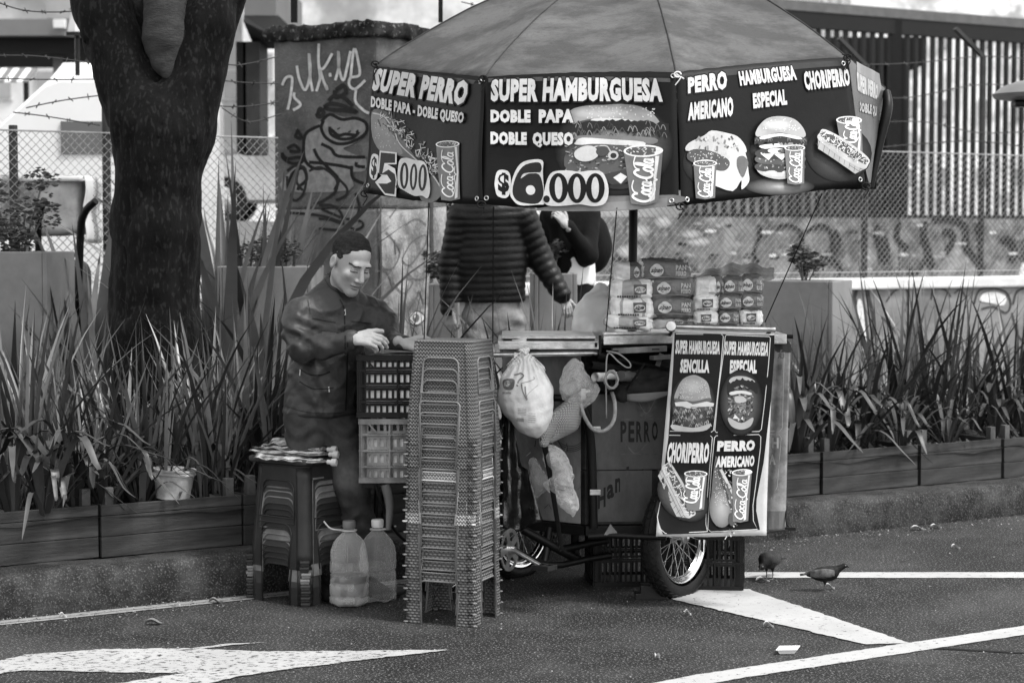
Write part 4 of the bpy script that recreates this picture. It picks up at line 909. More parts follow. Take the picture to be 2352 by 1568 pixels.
# street lamp at upper left (lantern on thin black pole)
lp = P(182, 500, 17.5); T = thing('lantern_post', 'thin black post carrying a pale tapered lantern, above the cars on the left', 'street lamp', (lp.x, lp.y, .1))
m = MB(); m.tube([(lp.x, lp.y, .1), (lp.x, lp.y, P(182, 78, 17.5).z)], .022, 8); m.build('pole', MT['black'], T)
m = MB(); z0_, z1_ = P(182, 76, 17.5).z, P(182, 22, 17.5).z; m.lathe([(.09, 0), (.05, z1_ - z0_)][::1], 8, Matrix.Translation((lp.x, lp.y, z0_))); m.build('lantern_glass', WH, T); m = MB(); m.lathe([(.0, .02), (.11, 0), (.11, -.03), (0, -.03)], 8, Matrix.Translation((lp.x, lp.y, z0_))); m.lathe([(0, .06), (.07, 0), (0, 0)], 8, Matrix.Translation((lp.x, lp.y, z1_))); m.build('lantern_frame', MT['black'], T)
# dark booth right of the tree
T = thing('dark_booth', 'dark booth with sloping awning right of the tree, behind the fence', 'booth', P(575, 500, 24)); y = 24
m = MB(); slab(m, 560, -60, 634, 36, y, 3); m.build('awning', GB, T); m = MB(); a = P(560, 36, y); b = P(640, 95, y); m.add([(a.x, y, a.z), (b.x, y, a.z), (b.x, y - .8, b.z), (a.x + .1, y - .8, b.z + .15), (a.x, y + 1, a.z), (b.x, y + 1, a.z), (b.x, y + 1, b.z), (a.x, y + 1, b.z)], [(0, 1, 2, 3), (4, 5, 6, 7), (0, 3, 7, 4), (1, 2, 6, 5), (3, 2, 6, 7)]); m.build('visor', DB, T)
for x0, x1, mt_ in ((588, 602, DB), (604, 634, M('booth_grey', .045, .7))):
    m = MB(); slab(m, x0 - 46, 96, x1 - 36, 352, y + .2, .8); m.build('column', mt_, T)
T = thing('dark_kiosk', 'dark kiosk with flat roof standing behind the tall bars', 'kiosk', P(1860, 500, 31)); y = 31
m = MB(); slab(m, 1560, 86, 2122, 150, y, 3); m.build('roof', DB, T); m = MB(); slab(m, 1600, 151, 2062, 505, y + .4, 2); m.build('wall', M('kiosk_wall', .2, .7, .4, .8, dark=.5, dsc=1.2), T)
for i, x in enumerate((1830, 1900, 1950, 2010)): m = MB(); slab(m, x, 250 + (i % 2) * 60, x + 16, 480, y + .3, .06); m.build('door_strip', M('kiosk_trim', .12, .5), T)
m = MB(); slab(m, 2040, 150, 2080, 505, y - .1, .4); m.build('post', DB, T)
# vehicles
def car(x, y, rz, L, Wd, prof, label, mat, glass, group='cars and vans parked beyond the fences'):
    """prof: body side outline (x along, z); glass: list of side window outlines"""
    T = thing('parked_car' if L < 4.6 else 'parked_van', label, 'car' if L < 4.6 else 'van', (x, y, .1), group, rz)
    def sh(p, d): return Vector((p[0] * L, d, p[1]))
    n = len(prof); m = MB(); vs = []
    for d, k in ((-Wd / 2, .0), (-Wd / 2 + .12, 1), (Wd / 2 - .12, 1), (Wd / 2, 0)):
        cx_ = sum(p[0] for p in prof) / n; cz_ = sum(p[1] for p in prof) / n
        for p in prof: q = (cx_ + (p[0] - cx_) * (.985 if not k else 1), cz_ + (p[1] - cz_) * (.95 if not k else 1)); vs.append(sh(q, d * (1 - (.07 if p[1] > 1.0 else 0))))
    fs = [tuple(range(n)), tuple(reversed(range(3 * n, 4 * n)))]
    for a in range(3):
        for i in range(n): fs.append((a * n + i, a * n + (i + 1) % n, (a + 1) * n + (i + 1) % n, (a + 1) * n + i))
    m.add(vs, fs); o = m.build('body', mat, None, smooth=35); o.parent = T; fixn(o)
    for gl in glass:
        for sd_ in (-1, 1):
            m = MB(); vs = [sh(p, sd_ * (Wd / 2 * .93 + .025)) for p in gl] + [sh(p, sd_ * (Wd / 2 * .93 - .03)) for p in gl]; k = len(gl)
            m.add(vs, [tuple(range(k)), tuple(reversed(range(k, 2 * k)))] + [(i, (i + 1) % k, k + (i + 1) % k, k + i) for i in range(k)]); o = m.build('side_window', MT['glass'], None); o.parent = T; fixn(o)
    for fx in (.18, .81):
        for sd_ in (-1, 1):
            m = MB(); Mx = Matrix.Translation((fx * L, sd_ * (Wd / 2 - .08), .31)) @ Matrix.Rotation(R(90), 4, 'X')
            m.lathe([(.0, -.1), (.2, -.1), (.29, -.1), (.31, -.07), (.31, .07), (.29, .1), (.2, .1), (.0, .1)], 20, Mx); o = m.build('wheel', MT['rubber'], None, smooth=40); o.parent = T
            m = MB(); m.lathe([(0, .115), (.15, .11), (.19, .09), (.19, -.09), (.15, -.11), (0, -.115)], 14, Mx); q = m.build('rim', MT['steel'], None, smooth=40); q.parent = o
    m = MB(); m.box((.005 * L, -Wd * .33, .72), (.05, .26, .14)); o = m.build('headlight', MT['white'], None, bevel=.02); o.parent = T; m = MB(); m.box((.005 * L, Wd * .33, .72), (.05, .26, .14)); o = m.build('headlight', MT['white'], None, bevel=.02); o.parent = T
    return T
sedan = [(0, .35), (.01, .62), (.06, .80), (.26, .92), (.40, 1.36), (.52, 1.43), (.70, 1.40), (.86, 1.0), (.98, .92), (1.0, .5), (.98, .3), (.02, .28)]
sg = [[(.30, .95), (.415, 1.30), (.53, 1.35), (.53, .95)], [(.55, .95), (.55, 1.35), (.69, 1.32), (.80, .98)]]
vanp = [(0, .35), (.0, .85), (.04, 1.02), (.20, 1.25), (.33, 1.95), (.40, 2.05), (.98, 2.05), (1.0, 1.9), (1.0, .4), (.98, .3), (.02, .3)]
vg = [[(.22, 1.25), (.335, 1.85), (.46, 1.88), (.46, 1.2)], [(.50, 1.2), (.50, 1.88), (.70, 1.88), (.70, 1.2)]]
rs = MB(); kbox(rs, -60, KS(700, 12), 9.5, 60, .1, 1.85); o = rs.build('raised_street', M('raised_street_paving', .2, .9, .2, .6)); fixn(o); tag(o, kind='structure')
vanq = [(0, .35), (0, 1.0), (.167, 1.3), (.317, 1.62), (.517, 1.97), (.56, 2.0), (.97, 2.0), (1, 1.9), (1, .35), (.98, .3), (.02, .3)]
p = P(-250, 400, 16.9); T = car(p.x, p.y, R(5), 2.75, 1.9, vanq, 'white van with a sloping bonnet behind the fence at the left edge', MT['carwhite'], [[(.56, 1.56), (.56, 1.74), (.90, 1.74), (.90, 1.56)]]); T.scale = (1, 1, 1.45); T['category'] = 'van'; T.name = 'parked_van.007'
p = P(-420, 400, 25); T = car(p.x, p.y, R(4), 4.4, 1.75, sedan, 'white car far left beyond the white van', MT['carwhite'], sg); T.location.z = 1.86; T.location.y += 2
p = P(395, 400, 26.5); T = car(p.x, p.y, R(3), 4.2, 1.75, sedan, 'silver car seen between the tree and the pillar', MT['carsilver'], sg); T.location.z = 1.86
p = P(2075, 400, 30); car(p.x, p.y, R(16), 5.2, 2.0, vanp, 'white van behind the tall bars on the right', MT['carwhite'], vg)
p = P(2420, 400, 33); car(p.x, p.y, R(10), 4.4, 1.8, sedan, 'pale car behind the tall bars near the right edge', MT['carsilver'], sg)
p = P(1290, 400, 30); car(p.x, p.y, R(8), 4.4, 1.8, sedan, 'pale car seen through the mesh behind the umbrella pole', MT['carsilver'], sg)
# market awnings on the left
T = thing('market_awning', 'white sloping awning above the cars on the left', 'awning', P(170, 300, 26)); m = MB()
q = [P(112, 192, 26), P(146, 150, 26.8), P(300, 148, 26.8), P(310, 200, 26)]; m.add(q, [(0, 1, 2, 3)]); m.build('cloth', MT['white'], T, solid=.03); m = MB()
for x in (118, 300): a = P(x, 195, 26); m.tube([(a.x, 26, .1), (a.x, 26, a.z)], .04, 6)
m.build('pole', MT['black'], T)
T = thing('striped_awning', 'striped market awning at the left edge', 'awning', P(30, 300, 27.5)); 
for k in range(9): m = MB(); x0 = -60 + k * 14; q = [P(x0, 190, 27.4), P(x0 + 22, 160, 28.4), P(x0 + 35, 160, 28.4), P(x0 + 13.5, 190, 27.4)]; m.add(q, [(0, 1, 2, 3)]); m.build('stripe', MT['white'] if k % 2 else GB, T, solid=.02)
m = MB()
for x in (-50, 60): a = P(x, 188, 27.5); m.tube([(a.x, 27.5, .1), (a.x, 27.5, a.z)], .04, 6)
m.build('pole', MT['black'], T)
# lamp head entering at the right edge
T = thing('lamp_head', 'rounded grey lamp head reaching in at the right edge', 'street lamp', P(2400, 210, 13.2)); c = P(2372, 215, 13.2)
m = MB(); m.lathe([(0, .085), (.10, .08), (.20, .045), (.262, -.005), (.25, -.03), (.16, -.045), (0, -.05)], 28, Matrix.Translation(c)); o = m.build('shade', M('lamp_grey', .16, .4, .1), T, smooth=40); fixn(o)
m = MB(); m.box(c + Vector((-.02, 0, -.07)), (.22, .14, .04)); m.build('lamp_glass', MT['black'], T, bevel=.01); m = MB(); m.tube([c + Vector((.05, 0, .02)), c + Vector((.5, .2, .12)), c + Vector((.9, .3, -.1)), (c.x + 1.0, c.y + .35, .4)], .03, 8, sm=4); m.build('arm', MT['black'], T, smooth=50)
# hand truck and covered sack ------------------------------------------------------
def sack_fn(c, hx, hy, hz, sd, rnd=.05, amp=.012):
    def f(p):
        X, Y, Zz = p; q = [np.abs(X - c[0]) - hx + rnd, np.abs(Y - c[1]) - hy + rnd, np.abs(Zz - c[2]) - hz + rnd]
        d = np.sqrt(sum(np.maximum(k, 0) ** 2 for k in q)) + np.minimum(np.maximum(np.maximum(q[0], q[1]), q[2]), 0) - rnd
        return d + amp * wob(p, 9, sd) + amp * .35 * wob(p, 30, sd + 1)
    return f
ht = thing('hand_truck', 'dark hand truck with two bent handles, carrying a covered load behind the left planter', 'hand truck', P(140, 800, 12.6))
m = MB()
m.tube([P(102, 458, 12.35), P(92, 492, 12.4), P(88, 560, 12.5), P(96, 830, 12.6)], .022, 8, sm=4); m.tube([P(220, 462, 12.3), P(193, 492, 12.35), P(184, 560, 12.4), P(176, 830, 12.5)], .024, 8, sm=4)
m.build('side_tube', MT['black'], ht, smooth=50); m = MB()
for yy in (585, 690, 760): m.tube([P(90, yy, 12.5), P(182, yy, 12.4)], .014, 6)
m.build('cross_bar', MT['black'], ht); m = MB(); m.box(P(140, 842, 12.5), (.36, .3, .02)); m.build('toe_plate', MT['black'], ht)
for x in (92, 184):
    m = MB(); c = P(x, 830, 12.75); c.z = .40 + .11; m.lathe([(0, -.03), (.09, -.03), (.11, -.015), (.11, .015), (.09, .03), (0, .03)], 18, Matrix.Translation(c) @ Matrix.Rotation(R(90), 4, 'Y')); m.build('wheel', MT['rubber'], ht, smooth=40)
canvas = M('grey_canvas', .32, .85, .3, 3, .3, 30, dark=.3, dsc=3); canvasw = M('white_canvas', .62, .8, .15, 3, .3, 30)
a, b = P(20, 470, 12.95), P(192, 470, 12.95); cz = (P(0, 412, 12.9).z + P(0, 540, 12.9).z) / 2; hz_ = (P(0, 412, 12.9).z - P(0, 540, 12.9).z) / 2
Vv, Ff = solid(sack_fn(((a.x + b.x) / 2, 13.0, cz), (b.x - a.x) / 2 + .02, .22, hz_, 3), (a.x - .12, 12.68, cz - hz_ - .1), (b.x + .12, 13.35, cz + hz_ + .1), .015)
o = mesh_obj('covered_load', Vv, Ff, canvas); tag(o, 'grey canvas bundle with a pale top edge on the hand truck', 'bundle')
def flap_fn(u, v):
    return Vector((a.x - .03 + (b.x - a.x + .07) * u, 12.76 + .48 * (v) + .01 * math.sin(u * 20), cz + hz_ + .018 + .008 * math.sin(u * 17 + v * 5)))
m = MB(); m.grid(flap_fn, 20, 6); m.grid(lambda u, v: Vector((b.x + .045 + .01 * math.sin(v * 9), 12.76 + .48 * u, cz + hz_ + .02 - v * (hz_ * 2.4))), 8, 12)
m.grid(lambda u, v: Vector((a.x - .03 + (b.x - a.x + .07) * u, 12.755 + .01 * math.sin(u * 13), cz + hz_ + .018 - v * .035)), 20, 2)
o = m.build('pale_cover', canvasw, None, smooth=True, solid=.006); tag(o, 'white sheet edge over the grey bundle on the hand truck', 'sheet')
p0, p1 = P(128, 640, 12.9), P(186, 640, 12.9); Vv, Ff = solid(sack_fn(((p0.x + p1.x) / 2, 12.8, P(0, 690, 12.8).z), .15, .14, .26, 8, .08), (p0.x - .2, 12.5, .4), (p1.x + .2, 13.1, 1.75), .016)
o = mesh_obj('lower_load', Vv, Ff, M('dull_sack', .10, .8, .4, 5, .3, 30, dark=.5, dsc=6)); tag(o, 'dark lumpy sack on the lower half of the hand truck', 'sack')
# ============================================================ UMBRELLA
umc = Vector((.56, 9.72, 0)); ZE = 2.45
top = [P(860, 152, 9.46), P(1112, 177, 8.72), P(1553, 166, 8.54), P(1945, 131, 9.04), P(2034, 203, 9.94)]
ctr = Vector((sum((top[0].x, top[4].x)) / 2 + .0, 0, 0)); UC = Vector(((top[0].x + top[4].x) / 2, (top[0].y + top[4].y) / 2, 0))
for k in (1, 2, 3): q = UC * 2 - top[k]; top.append(Vector((q.x, q.y, 2.44)))          # rear corners
APX = Vector((UC.x, UC.y, P(1450, -62, 9.7).z))
cloth = M('canopy_cloth', .125, .85, .16, 3, .3, 120, dark=.45, dsc=2.4, stretch=(1, 1.6, 3), fleck=.35, fsc=55, fg=.04, flo=.60)
t_ = cloth.node_tree
um = thing('market_umbrella', 'large octagonal grey market umbrella over the food cart, hung with printed menu cloths', 'umbrella', (UC.x, UC.y, 0))
# the canopy: eight gores sagging between ribs, seams pulled tight
m = MB(); NR, NA = 20, 14
def cano(k, u, t):                     # t: 0 rim..1 apex ; u across gore
    A, B = top[k], top[(k + 1) % 8]; e = A.lerp(B, u); p = e.lerp(APX, t)
    belly = math.sin(math.pi * u); ribz = .125 * math.sin(math.pi * min(1, t * .94)) ** .9
    p.z += ribz - .030 * belly * (1 - t) ** .8 * (0.4 + 1.6 * t ** .5) * (1 - t)
    inw = (UC - Vector((p.x, p.y, 0))); p += inw * (.03 * belly * (1 - t))
    p.z += .006 * noise.noise(Vector((p.x * 5, p.y * 5, 3))) + .004 * math.sin(u * 38) * math.exp(-t * 9) * belly
    fold = math.exp(-((u - .5) * 9) ** 2) * .010 * math.sin(math.pi * t); p.z -= fold
    return p
for k in range(8): m.grid(lambda u, t, k=k: cano(k, u, t * .985), NA, NR)
can = m.build('canopy', cloth, um, smooth=28, solid=.002)
bm_ = bmesh.new(); bm_.from_mesh(can.data); bmesh.ops.remove_doubles(bm_, verts=bm_.verts, dist=.0008); bmesh.ops.recalc_face_normals(bm_, faces=bm_.faces); bm_.to_mesh(can.data); bm_.free()
seam = M('seam', .075, .9, .3, 20)
for k in range(8):
    m = MB(); m.tube([cano(k, 0, t / 14 * .985) + Vector((0, 0, .003)) for t in range(15)], .0035, 5); m.build('seam', seam, um)
    m = MB(); m.tube([cano(k, 0, t / 14 * .98) - Vector((0, 0, .02)) for t in range(15)], .007, 6); m.build('rib', MT['steel'], um)
    m = MB(); m.tube([cano(k, 0, .45) - Vector((0, 0, .03)), Vector((APX.x, APX.y, 2.25))], .006, 6); m.build('strut', MT['steel'], um)
m = MB(); m.lathe([(0, .06), (.03, .05), (.05, 0), (.05, -.02), (0, -.02)], 14, Matrix.Translation(APX)); m.build('finial', MT['black'], um, smooth=40)
pvx = 1448; pb = P(pvx, 600, UC.y); m = MB(); m.tube([(pb.x, UC.y, .34), (pb.x * .5 + APX.x * .5, UC.y, 1.7), (APX.x, APX.y, APX.z)], .021, 12); m.build('pole', MT['black'], um, smooth=50)
m = MB(); m.lathe([(.022, -.05), (.045, -.05), (.045, .04), (.022, .04)], 14, Matrix.Translation((APX.x, APX.y, 2.25))); m.build('hub', MT['black'], um, smooth=40)
# valance cloths ---------------------------------------------------------------
back = MT['print']
def quad_uv(Q):
    """inverse of the straight-sided picture quad (TL,TR,BR,BL) -> u,v"""
    TL, TR, BR, BL = [np.array(q, float) for q in Q]
    def f(x, y):
        u, v = .5, .5
        for _ in range(9):
            p = (1 - u) * (1 - v) * TL + u * (1 - v) * TR + u * v * BR + (1 - u) * v * BL; e = np.array((x, y)) - p
            du = (1 - v) * (TR - TL) + v * (BR - BL); dv = (1 - u) * (BL - TL) + u * (BR - TR)
            try: s_ = np.linalg.solve(np.stack([du, dv], 1), e)
            except Exception: break
            u += s_[0]; v += s_[1]
        return float(u), float(v)
    return f
class Cloth:
    def __init__(s, TLBR, Qpx, sag=0.0, bil=.010, seed=0, curl=0.0, topsag=0.0):
        s.c = [Vector(c) for c in TLBR]; s.inv = quad_uv(Qpx); s.sag = sag; s.bil = bil; s.seed = seed; s.curl = curl; s.ts = topsag
        n = (s.c[1] - s.c[0]).cross(s.c[3] - s.c[0]).normalized(); s.n = n if n.dot(CAMP - s.c[0]) > 0 else -n
    def pt(s, u, v):
        TL, TR, BR, BL = s.c; p = TL * ((1 - u) * (1 - v)) + TR * (u * (1 - v)) + BR * (u * v) + BL * ((1 - u) * v)
        w = math.sin(math.pi * min(1, max(0, u))); p.z -= s.sag * w * v + s.ts * w * (1 - v)
        b = math.sin(u * 9 + s.seed) * .5 + math.sin(u * 17 + v * 3 + s.seed * 2) * .25 + math.sin(v * 5 + u * 4 + s.seed) * .5
        return p + s.n * (s.bil * b * (.3 + v) + s.curl * v ** 5)
    def at(s, u, v):
        e = .01; p = s.pt(u, v); a = s.pt(u + e, v) - s.pt(u - e, v); b = s.pt(u, v + e) - s.pt(u, v - e); n = a.cross(b).normalized()
        return p, (n if n.dot(s.n) > 0 else -n)
    def fn(s, x, y): return s.at(*s.inv(x, y))
    def sheetmb(s, g, nu=30, nv=16, lip=.0):
        m = MB()
        def f(u, v):
            rag = .004 * noise.noise(Vector((u * 40, v * 40, s.seed)))
            return s.pt(u, v) + (Vector((0, 0, rag)) if v in (0, 1) else Vector((0, 0, 0)))
        m.grid(f, nu, nv, g); return m
BGD = .007
def cloth_panel(name, C, label=None, g=BGD, mat=None, hem=.12):
    o = C.sheetmb(g).build(name, mat or MT['print'], um, smooth=True, solid=.0012); 
    o.modifiers['s'].offset = -1 if (C.sheet_flip if hasattr(C, 'sheet_flip') else 0) else 1
    if label: o['label'] = label
    return o
def WT(P_, body, q, **k): P_.text(body, q, g=k.pop('g', .62), og=k.pop('og', .012), **k)
def zq(fr, x0, y0, x1, y1, d0=0, d1=0): return [fr(x0, y0), fr(x1, y0 + d0), fr(x1, y1 + d1), fr(x0, y1)]
def price(P_, fr, dol, big, digs, chs):
    """hand-painted price: white surround, dark figures"""
    body, q = dol; P_.text(body, q, g=.62, off=.15); x0, y0 = q[0]; x1, y1 = q[2]; s = .12
    P_.z += .0003; ix = (x1 - x0) * .14; iy = (y1 - y0) * .07; P_.text(body, [(x0 + ix, y0 + iy), (x1 - ix, y0 + iy), (x1 - ix, y1 - iy), (x0 + ix, y1 - iy)], g=.008, off=.05)
# ---- left cloth
A0, A1 = top[0], top[1]; bl, br = P(838, 443, 9.38), P(1106, 470, 8.62)
CL = Cloth([A0, A1, br, bl], [(860, 152), (1112, 177), (1106, 470), (838, 443)], sag=.012, seed=1); cloth_panel('valance', CL, 'menu cloth with SUPER PERRO and the price 5.000')
p = Print(CL.fn); f2 = Z(600, 0); f6 = Z(600, 400)
p.poly([f2(1090, 560), f2(1890, 660), f2(1870, 690), f2(1085, 585)], .06)
# roll with fries, running down to the right
p.poly([f2(1040, 920), f2(1130, 900), f2(1210, 960), f2(1290, 1110), f2(1400, 1280), f2(1560, 1400), f2(1640, 1560), f6(1560, 300), f6(1450, 250), f2(1560, 1380), f2(1280, 1270), f2(1110, 1240), f2(1040, 1100)], .13, 3)
p.poly([f2(1045, 930), f2(1130, 950), f2(1190, 1060), f2(1280, 1200), f2(1280, 1260), f2(1120, 1240), f2(1040, 1120)], .22, 3)
rr = random.Random(4)
for _ in range(40): q = f2(1060 + rr.random() * 190, 1000 + rr.random() * 210); p.ell(q[0], q[1], 1.1, .7, .6, 6, rr.random() * 3, bump=False)
p.stroke([f2(1050, 930), f2(1150, 960), f2(1230, 1070), f2(1280, 1180), f2(1400, 1290), f2(1560, 1420), f2(1640, 1540)], 2.4, .5)
for _ in range(150):
    t = rr.random(); x = 1130 + t * 450 + rr.uniform(-30, 60); y = 930 + t * 430 + rr.uniform(-30, 90) - 30 * math.sin(t * 3); q = f2(x, y); a_ = rr.uniform(-.5, 2.6); l = rr.uniform(3, 9)
    p.stroke([(q[0] - math.cos(a_) * l, q[1] - math.sin(a_) * l), (q[0] + math.cos(a_) * l, q[1] + math.sin(a_) * l)], rr.uniform(1.2, 2.2), rr.choice([.62, .6, .5, .4, .04, .05, .25]), 0)
q0, q1 = f2(1590, 1180), f2(1780, 1180); cup(p, q0[0], q0[1], q1[0], f6(1700, 295)[1], lean=8, seed=3)
WT(p, 'SUPER PERRO', [f2(1085, 560), f2(1845, 665), f2(1825, 875), f2(1060, 750)], ow=.06, sh=.03)
WT(p, 'DOBLE PAPA - DOBLE QUESO', [f2(1050, 792), f2(1815, 925), f2(1805, 1030), f2(1045, 898)], ow=.05, off=.055)
def fig(P_, ch, fr, x0, y0, x1, y1, g0=.62, g1=.008, gr=14, off=.05, og=None):
    P_.text(ch, [fr(x0 - gr, y0 - gr), fr(x1 + gr, y0 - gr), fr(x1 + gr, y1 + gr), fr(x0 - gr, y1 + gr)], g=g0, off=off + .06); P_.z += .0003
    P_.text(ch, [fr(x0, y0), fr(x1, y0), fr(x1, y1), fr(x0, y1)], g=g1, off=off)
fr = f6
def blob(P_, fr, pts, g): P_.poly([fr(*q) for q in pts], g, 4)
blob(p, f2, [(1030, 1370), (1050, 1270), (1100, 1270), (1110, 1310), (1105, 1450), (1070, 1475), (1035, 1440)], .62)
p.text('$', [f2(1045, 1285), f2(1098, 1285), f2(1098, 1465), f2(1045, 1465)], g=.008, off=.04)
p.poly([f2(1120, 1235), f2(1262, 1245), f2(1262, 1340), f2(1190, 1345), f2(1250, 1375), f2(1268, 1470), f6(1265, 130), f6(1262, 258), f6(1180, 250), f6(1090, 150), f2(1145, 1440), f2(1108, 1410)], .62)
p.poly([f2(1130, 1250), f2(1250, 1256), f2(1250, 1330), f2(1165, 1335), f2(1150, 1420), f2(1200, 1385), f2(1250, 1420), f2(1258, 1470), f6(1250, 240), f6(1180, 235), f6(1120, 160), f2(1190, 1500), f2(1225, 1480), f2(1190, 1430), f2(1120, 1430)], .02)
blob(p, f2, [(1280, 1320), (1330, 1285), (1400, 1300), (1500, 1320), (1540, 1400), (1560, 1530), (1540, 1610), (1490, 1590), (1420, 1590), (1330, 1550), (1275, 1500)], .62)
for x0, x1 in ((1290, 1360), (1372, 1442), (1454, 1532)):
    cx, cy = f2((x0 + x1) / 2, 1430 + (x0 - 1290) * .1); rx = (x1 - x0) / 2 * .28; p.ell(cx, cy, rx, 30, .008, 22); p.ell(cx, cy, rx * .38, 23, .6, 18)
q = f2(1272, 1520); p.ell(q[0], q[1], 3.5, 4, .02)
p.build('print', MT['print'], um)
# ---- front cloth
A0, A1 = top[1], top[2]; bl, br = P(1104, 468, 8.64), P(1559, 472, 8.44)
CF = Cloth([A0, A1, br, bl], [(1112, 177), (1553, 166), (1559, 472), (1104, 468)], sag=.022, seed=3, bil=.007, topsag=-.01); cloth_panel('valance', CF, 'menu cloth with SUPER HAMBURGUESA and the price 6.000')
p = Print(CF.fn); f3 = Z(1200, 0); f7 = Z(1200, 400)
p.rect(1122, 181, 1540, 190, .09)
p.glow(*f3(1010, 1200), 136, 108, .34, BGD, pw=.8)

p.poly([f7(700, 240), f7(1500, 250), f7(1500, 330), f7(760, 345)], .20, 3); p.poly([f7(600, 290), f7(1440, 270), f7(1440, 340), f7(300, 350)], .26)
# large burger, mostly right of the wording
B0 = f3(1010, 1215); bw = 250; bh = 210
p.poly([f3(640, 1080), f3(640, 1000), f3(690, 920), f3(850, 880), f3(1050, 860), f3(1230, 880), f3(1340, 950), f3(1400, 1040), f3(1380, 1080), f3(1230, 1010), f3(1050, 975), f3(850, 975), f3(700, 1010)], .34, 3)
p.glow(*f3(900, 925), 70, 16, .58, .34)
rr = random.Random(8)
for _ in range(55): q = f3(780 + rr.random() * 560, 880 + rr.random() * 90 + 0); p.ell(q[0], q[1], 2.2, 1.4, .66, 7, rr.random() * 3, bump=False)
p.z += p.step
p.poly([f3(820, 1010), f3(850, 975), f3(1060, 975), f3(1240, 1010), f3(1340, 1060), f3(1330, 1090), f3(1180, 1030), f3(1000, 1000), f3(850, 1010)], .64, 3)
ragged(p, f3(600, 0)[0], f3(1455, 0)[0], f3(0, 1035)[1], 16, 15, .022, 34, rr)
for _ in range(46):
    q = f3(640 + rr.random() * 780, 1000 + rr.random() * 110); p.stroke([(q[0] - 5, q[1] + 6), (q[0] - 1, q[1] - 4), (q[0] + 4, q[1] + 1), (q[0] + 6, q[1] + 8)], 1.5, rr.choice([.10, .18, .3, .06]), 3)
p.poly([f3(720, 1110), f3(1000, 1110), f3(1340, 1130), f3(1330, 1180), f3(1100, 1160), f3(730, 1150)], .20, 3)
p.poly([f3(700, 1160), f3(760, 1125), f3(1000, 1140), f3(1250, 1160), f3(1230, 1195), f3(1000, 1180), f3(720, 1180)], .66, 3)
p.poly([f3(620, 1250), f3(760, 1180), f3(1000, 1180), f3(1130, 1220), f3(1140, 1400), f3(900, 1410), f3(640, 1380)], .10, 3)
for _ in range(240):
    q = f3(620 + rr.random() * 510, 1190 + rr.random() * 330); p.ell(q[0], q[1], rr.uniform(1.0, 5), rr.uniform(.7, 2.2), rr.choice([.4, .25, .16, .04, .03, .5]), 8, rr.uniform(-.6, .6), bump=False)
p.z += p.step
p.poly([f3(700, 1230), f3(780, 1190), f3(860, 1200), f3(890, 1260), f3(840, 1300), f3(760, 1310), f3(700, 1280)], .55, 3); p.ell(*f3(920, 1235), 14, 10, .07); p.ell(*f3(1010, 1265), 12, 10, .5); p.ell(*f3(1012, 1268), 7, 6, .03); p.stroke([f3(900, 1190), f3(960, 1195), f3(990, 1240)], 2.5, .5)
p.poly([f7(940, 70), f7(1130, 40), f7(1120, 130), f7(1000, 150), f7(960, 110)], .05, 3); p.poly([f7(1010, 95), f7(1070, 60), f7(1120, 90), f7(1070, 145)], .66); p.ell(*f7(1060, 165), 26, 6, .03)
q0, q1 = f3(1092, 1235), f3(1412, 1235); cup(p, q0[0], q0[1], q1[0], f7(0, 322)[1], lean=3, tap=.30, seed=9)
WT(p, 'SUPER', [f3(5, 660), f3(398, 660), f3(390, 848), f3(0, 842)], ow=.055); WT(p, 'HAMBURGUESA', [f3(440, 662), f3(1400, 655), f3(1410, 848), f3(430, 848)], ow=.055)
for w_, x0, x1, y0, y1 in (('DOBLE', 0, 332, 908, 1012), ('PAPA', 402, 690, 908, 1014), ('DOBLE', 0, 303, 1086, 1190), ('QUESO', 352, 690, 1088, 1208)): WT(p, w_, zq(f3, x0, y0, x1, y1), ow=.05, off=.07)
blob(p, f7, [(35, 150), (60, 60), (140, 55), (170, 110), (165, 220), (130, 270), (60, 260), (40, 210)], .62); p.text('$', zq(f7, 62, 72, 158, 248), g=.008, off=.05)
blob(p, f3, [(165, 1568), (190, 1440), (250, 1340), (340, 1305), (438, 1310), (440, 1400), (450, 1568), (452, 1640), (400, 1650), (250, 1662), (185, 1620)], .62)
p.poly([f3(*q) for q in [(185, 1560), (210, 1450), (270, 1360), (350, 1328), (420, 1330), (420, 1400), (300, 1410), (262, 1450), (330, 1410), (410, 1420), (440, 1500), (442, 1580), (400, 1640), (300, 1645), (220, 1625)]], .02, 3)
p.ell(*f7(338, 198), 11, 10.5, .62); p.stroke([f7(258, 110), f7(290, 72), f7(420, 62)], 1.6, .6)
blob(p, f7, [(445, 260), (470, 130), (520, 55), (640, 40), (740, 50), (840, 40), (930, 60), (975, 180), (950, 290), (860, 315), (760, 300), (700, 300), (600, 310), (480, 310)], .62)
for cx in (568, 718, 868):
    q = f7(cx, 175); p.ell(q[0], q[1], 21.5, 32, .008, 26); p.ell(q[0], q[1], 8.5, 24, .6, 20)
q = f7(470, 262); p.ell(q[0], q[1], 7.5, 7.5, .012)
p.build('print', MT['print'], um)
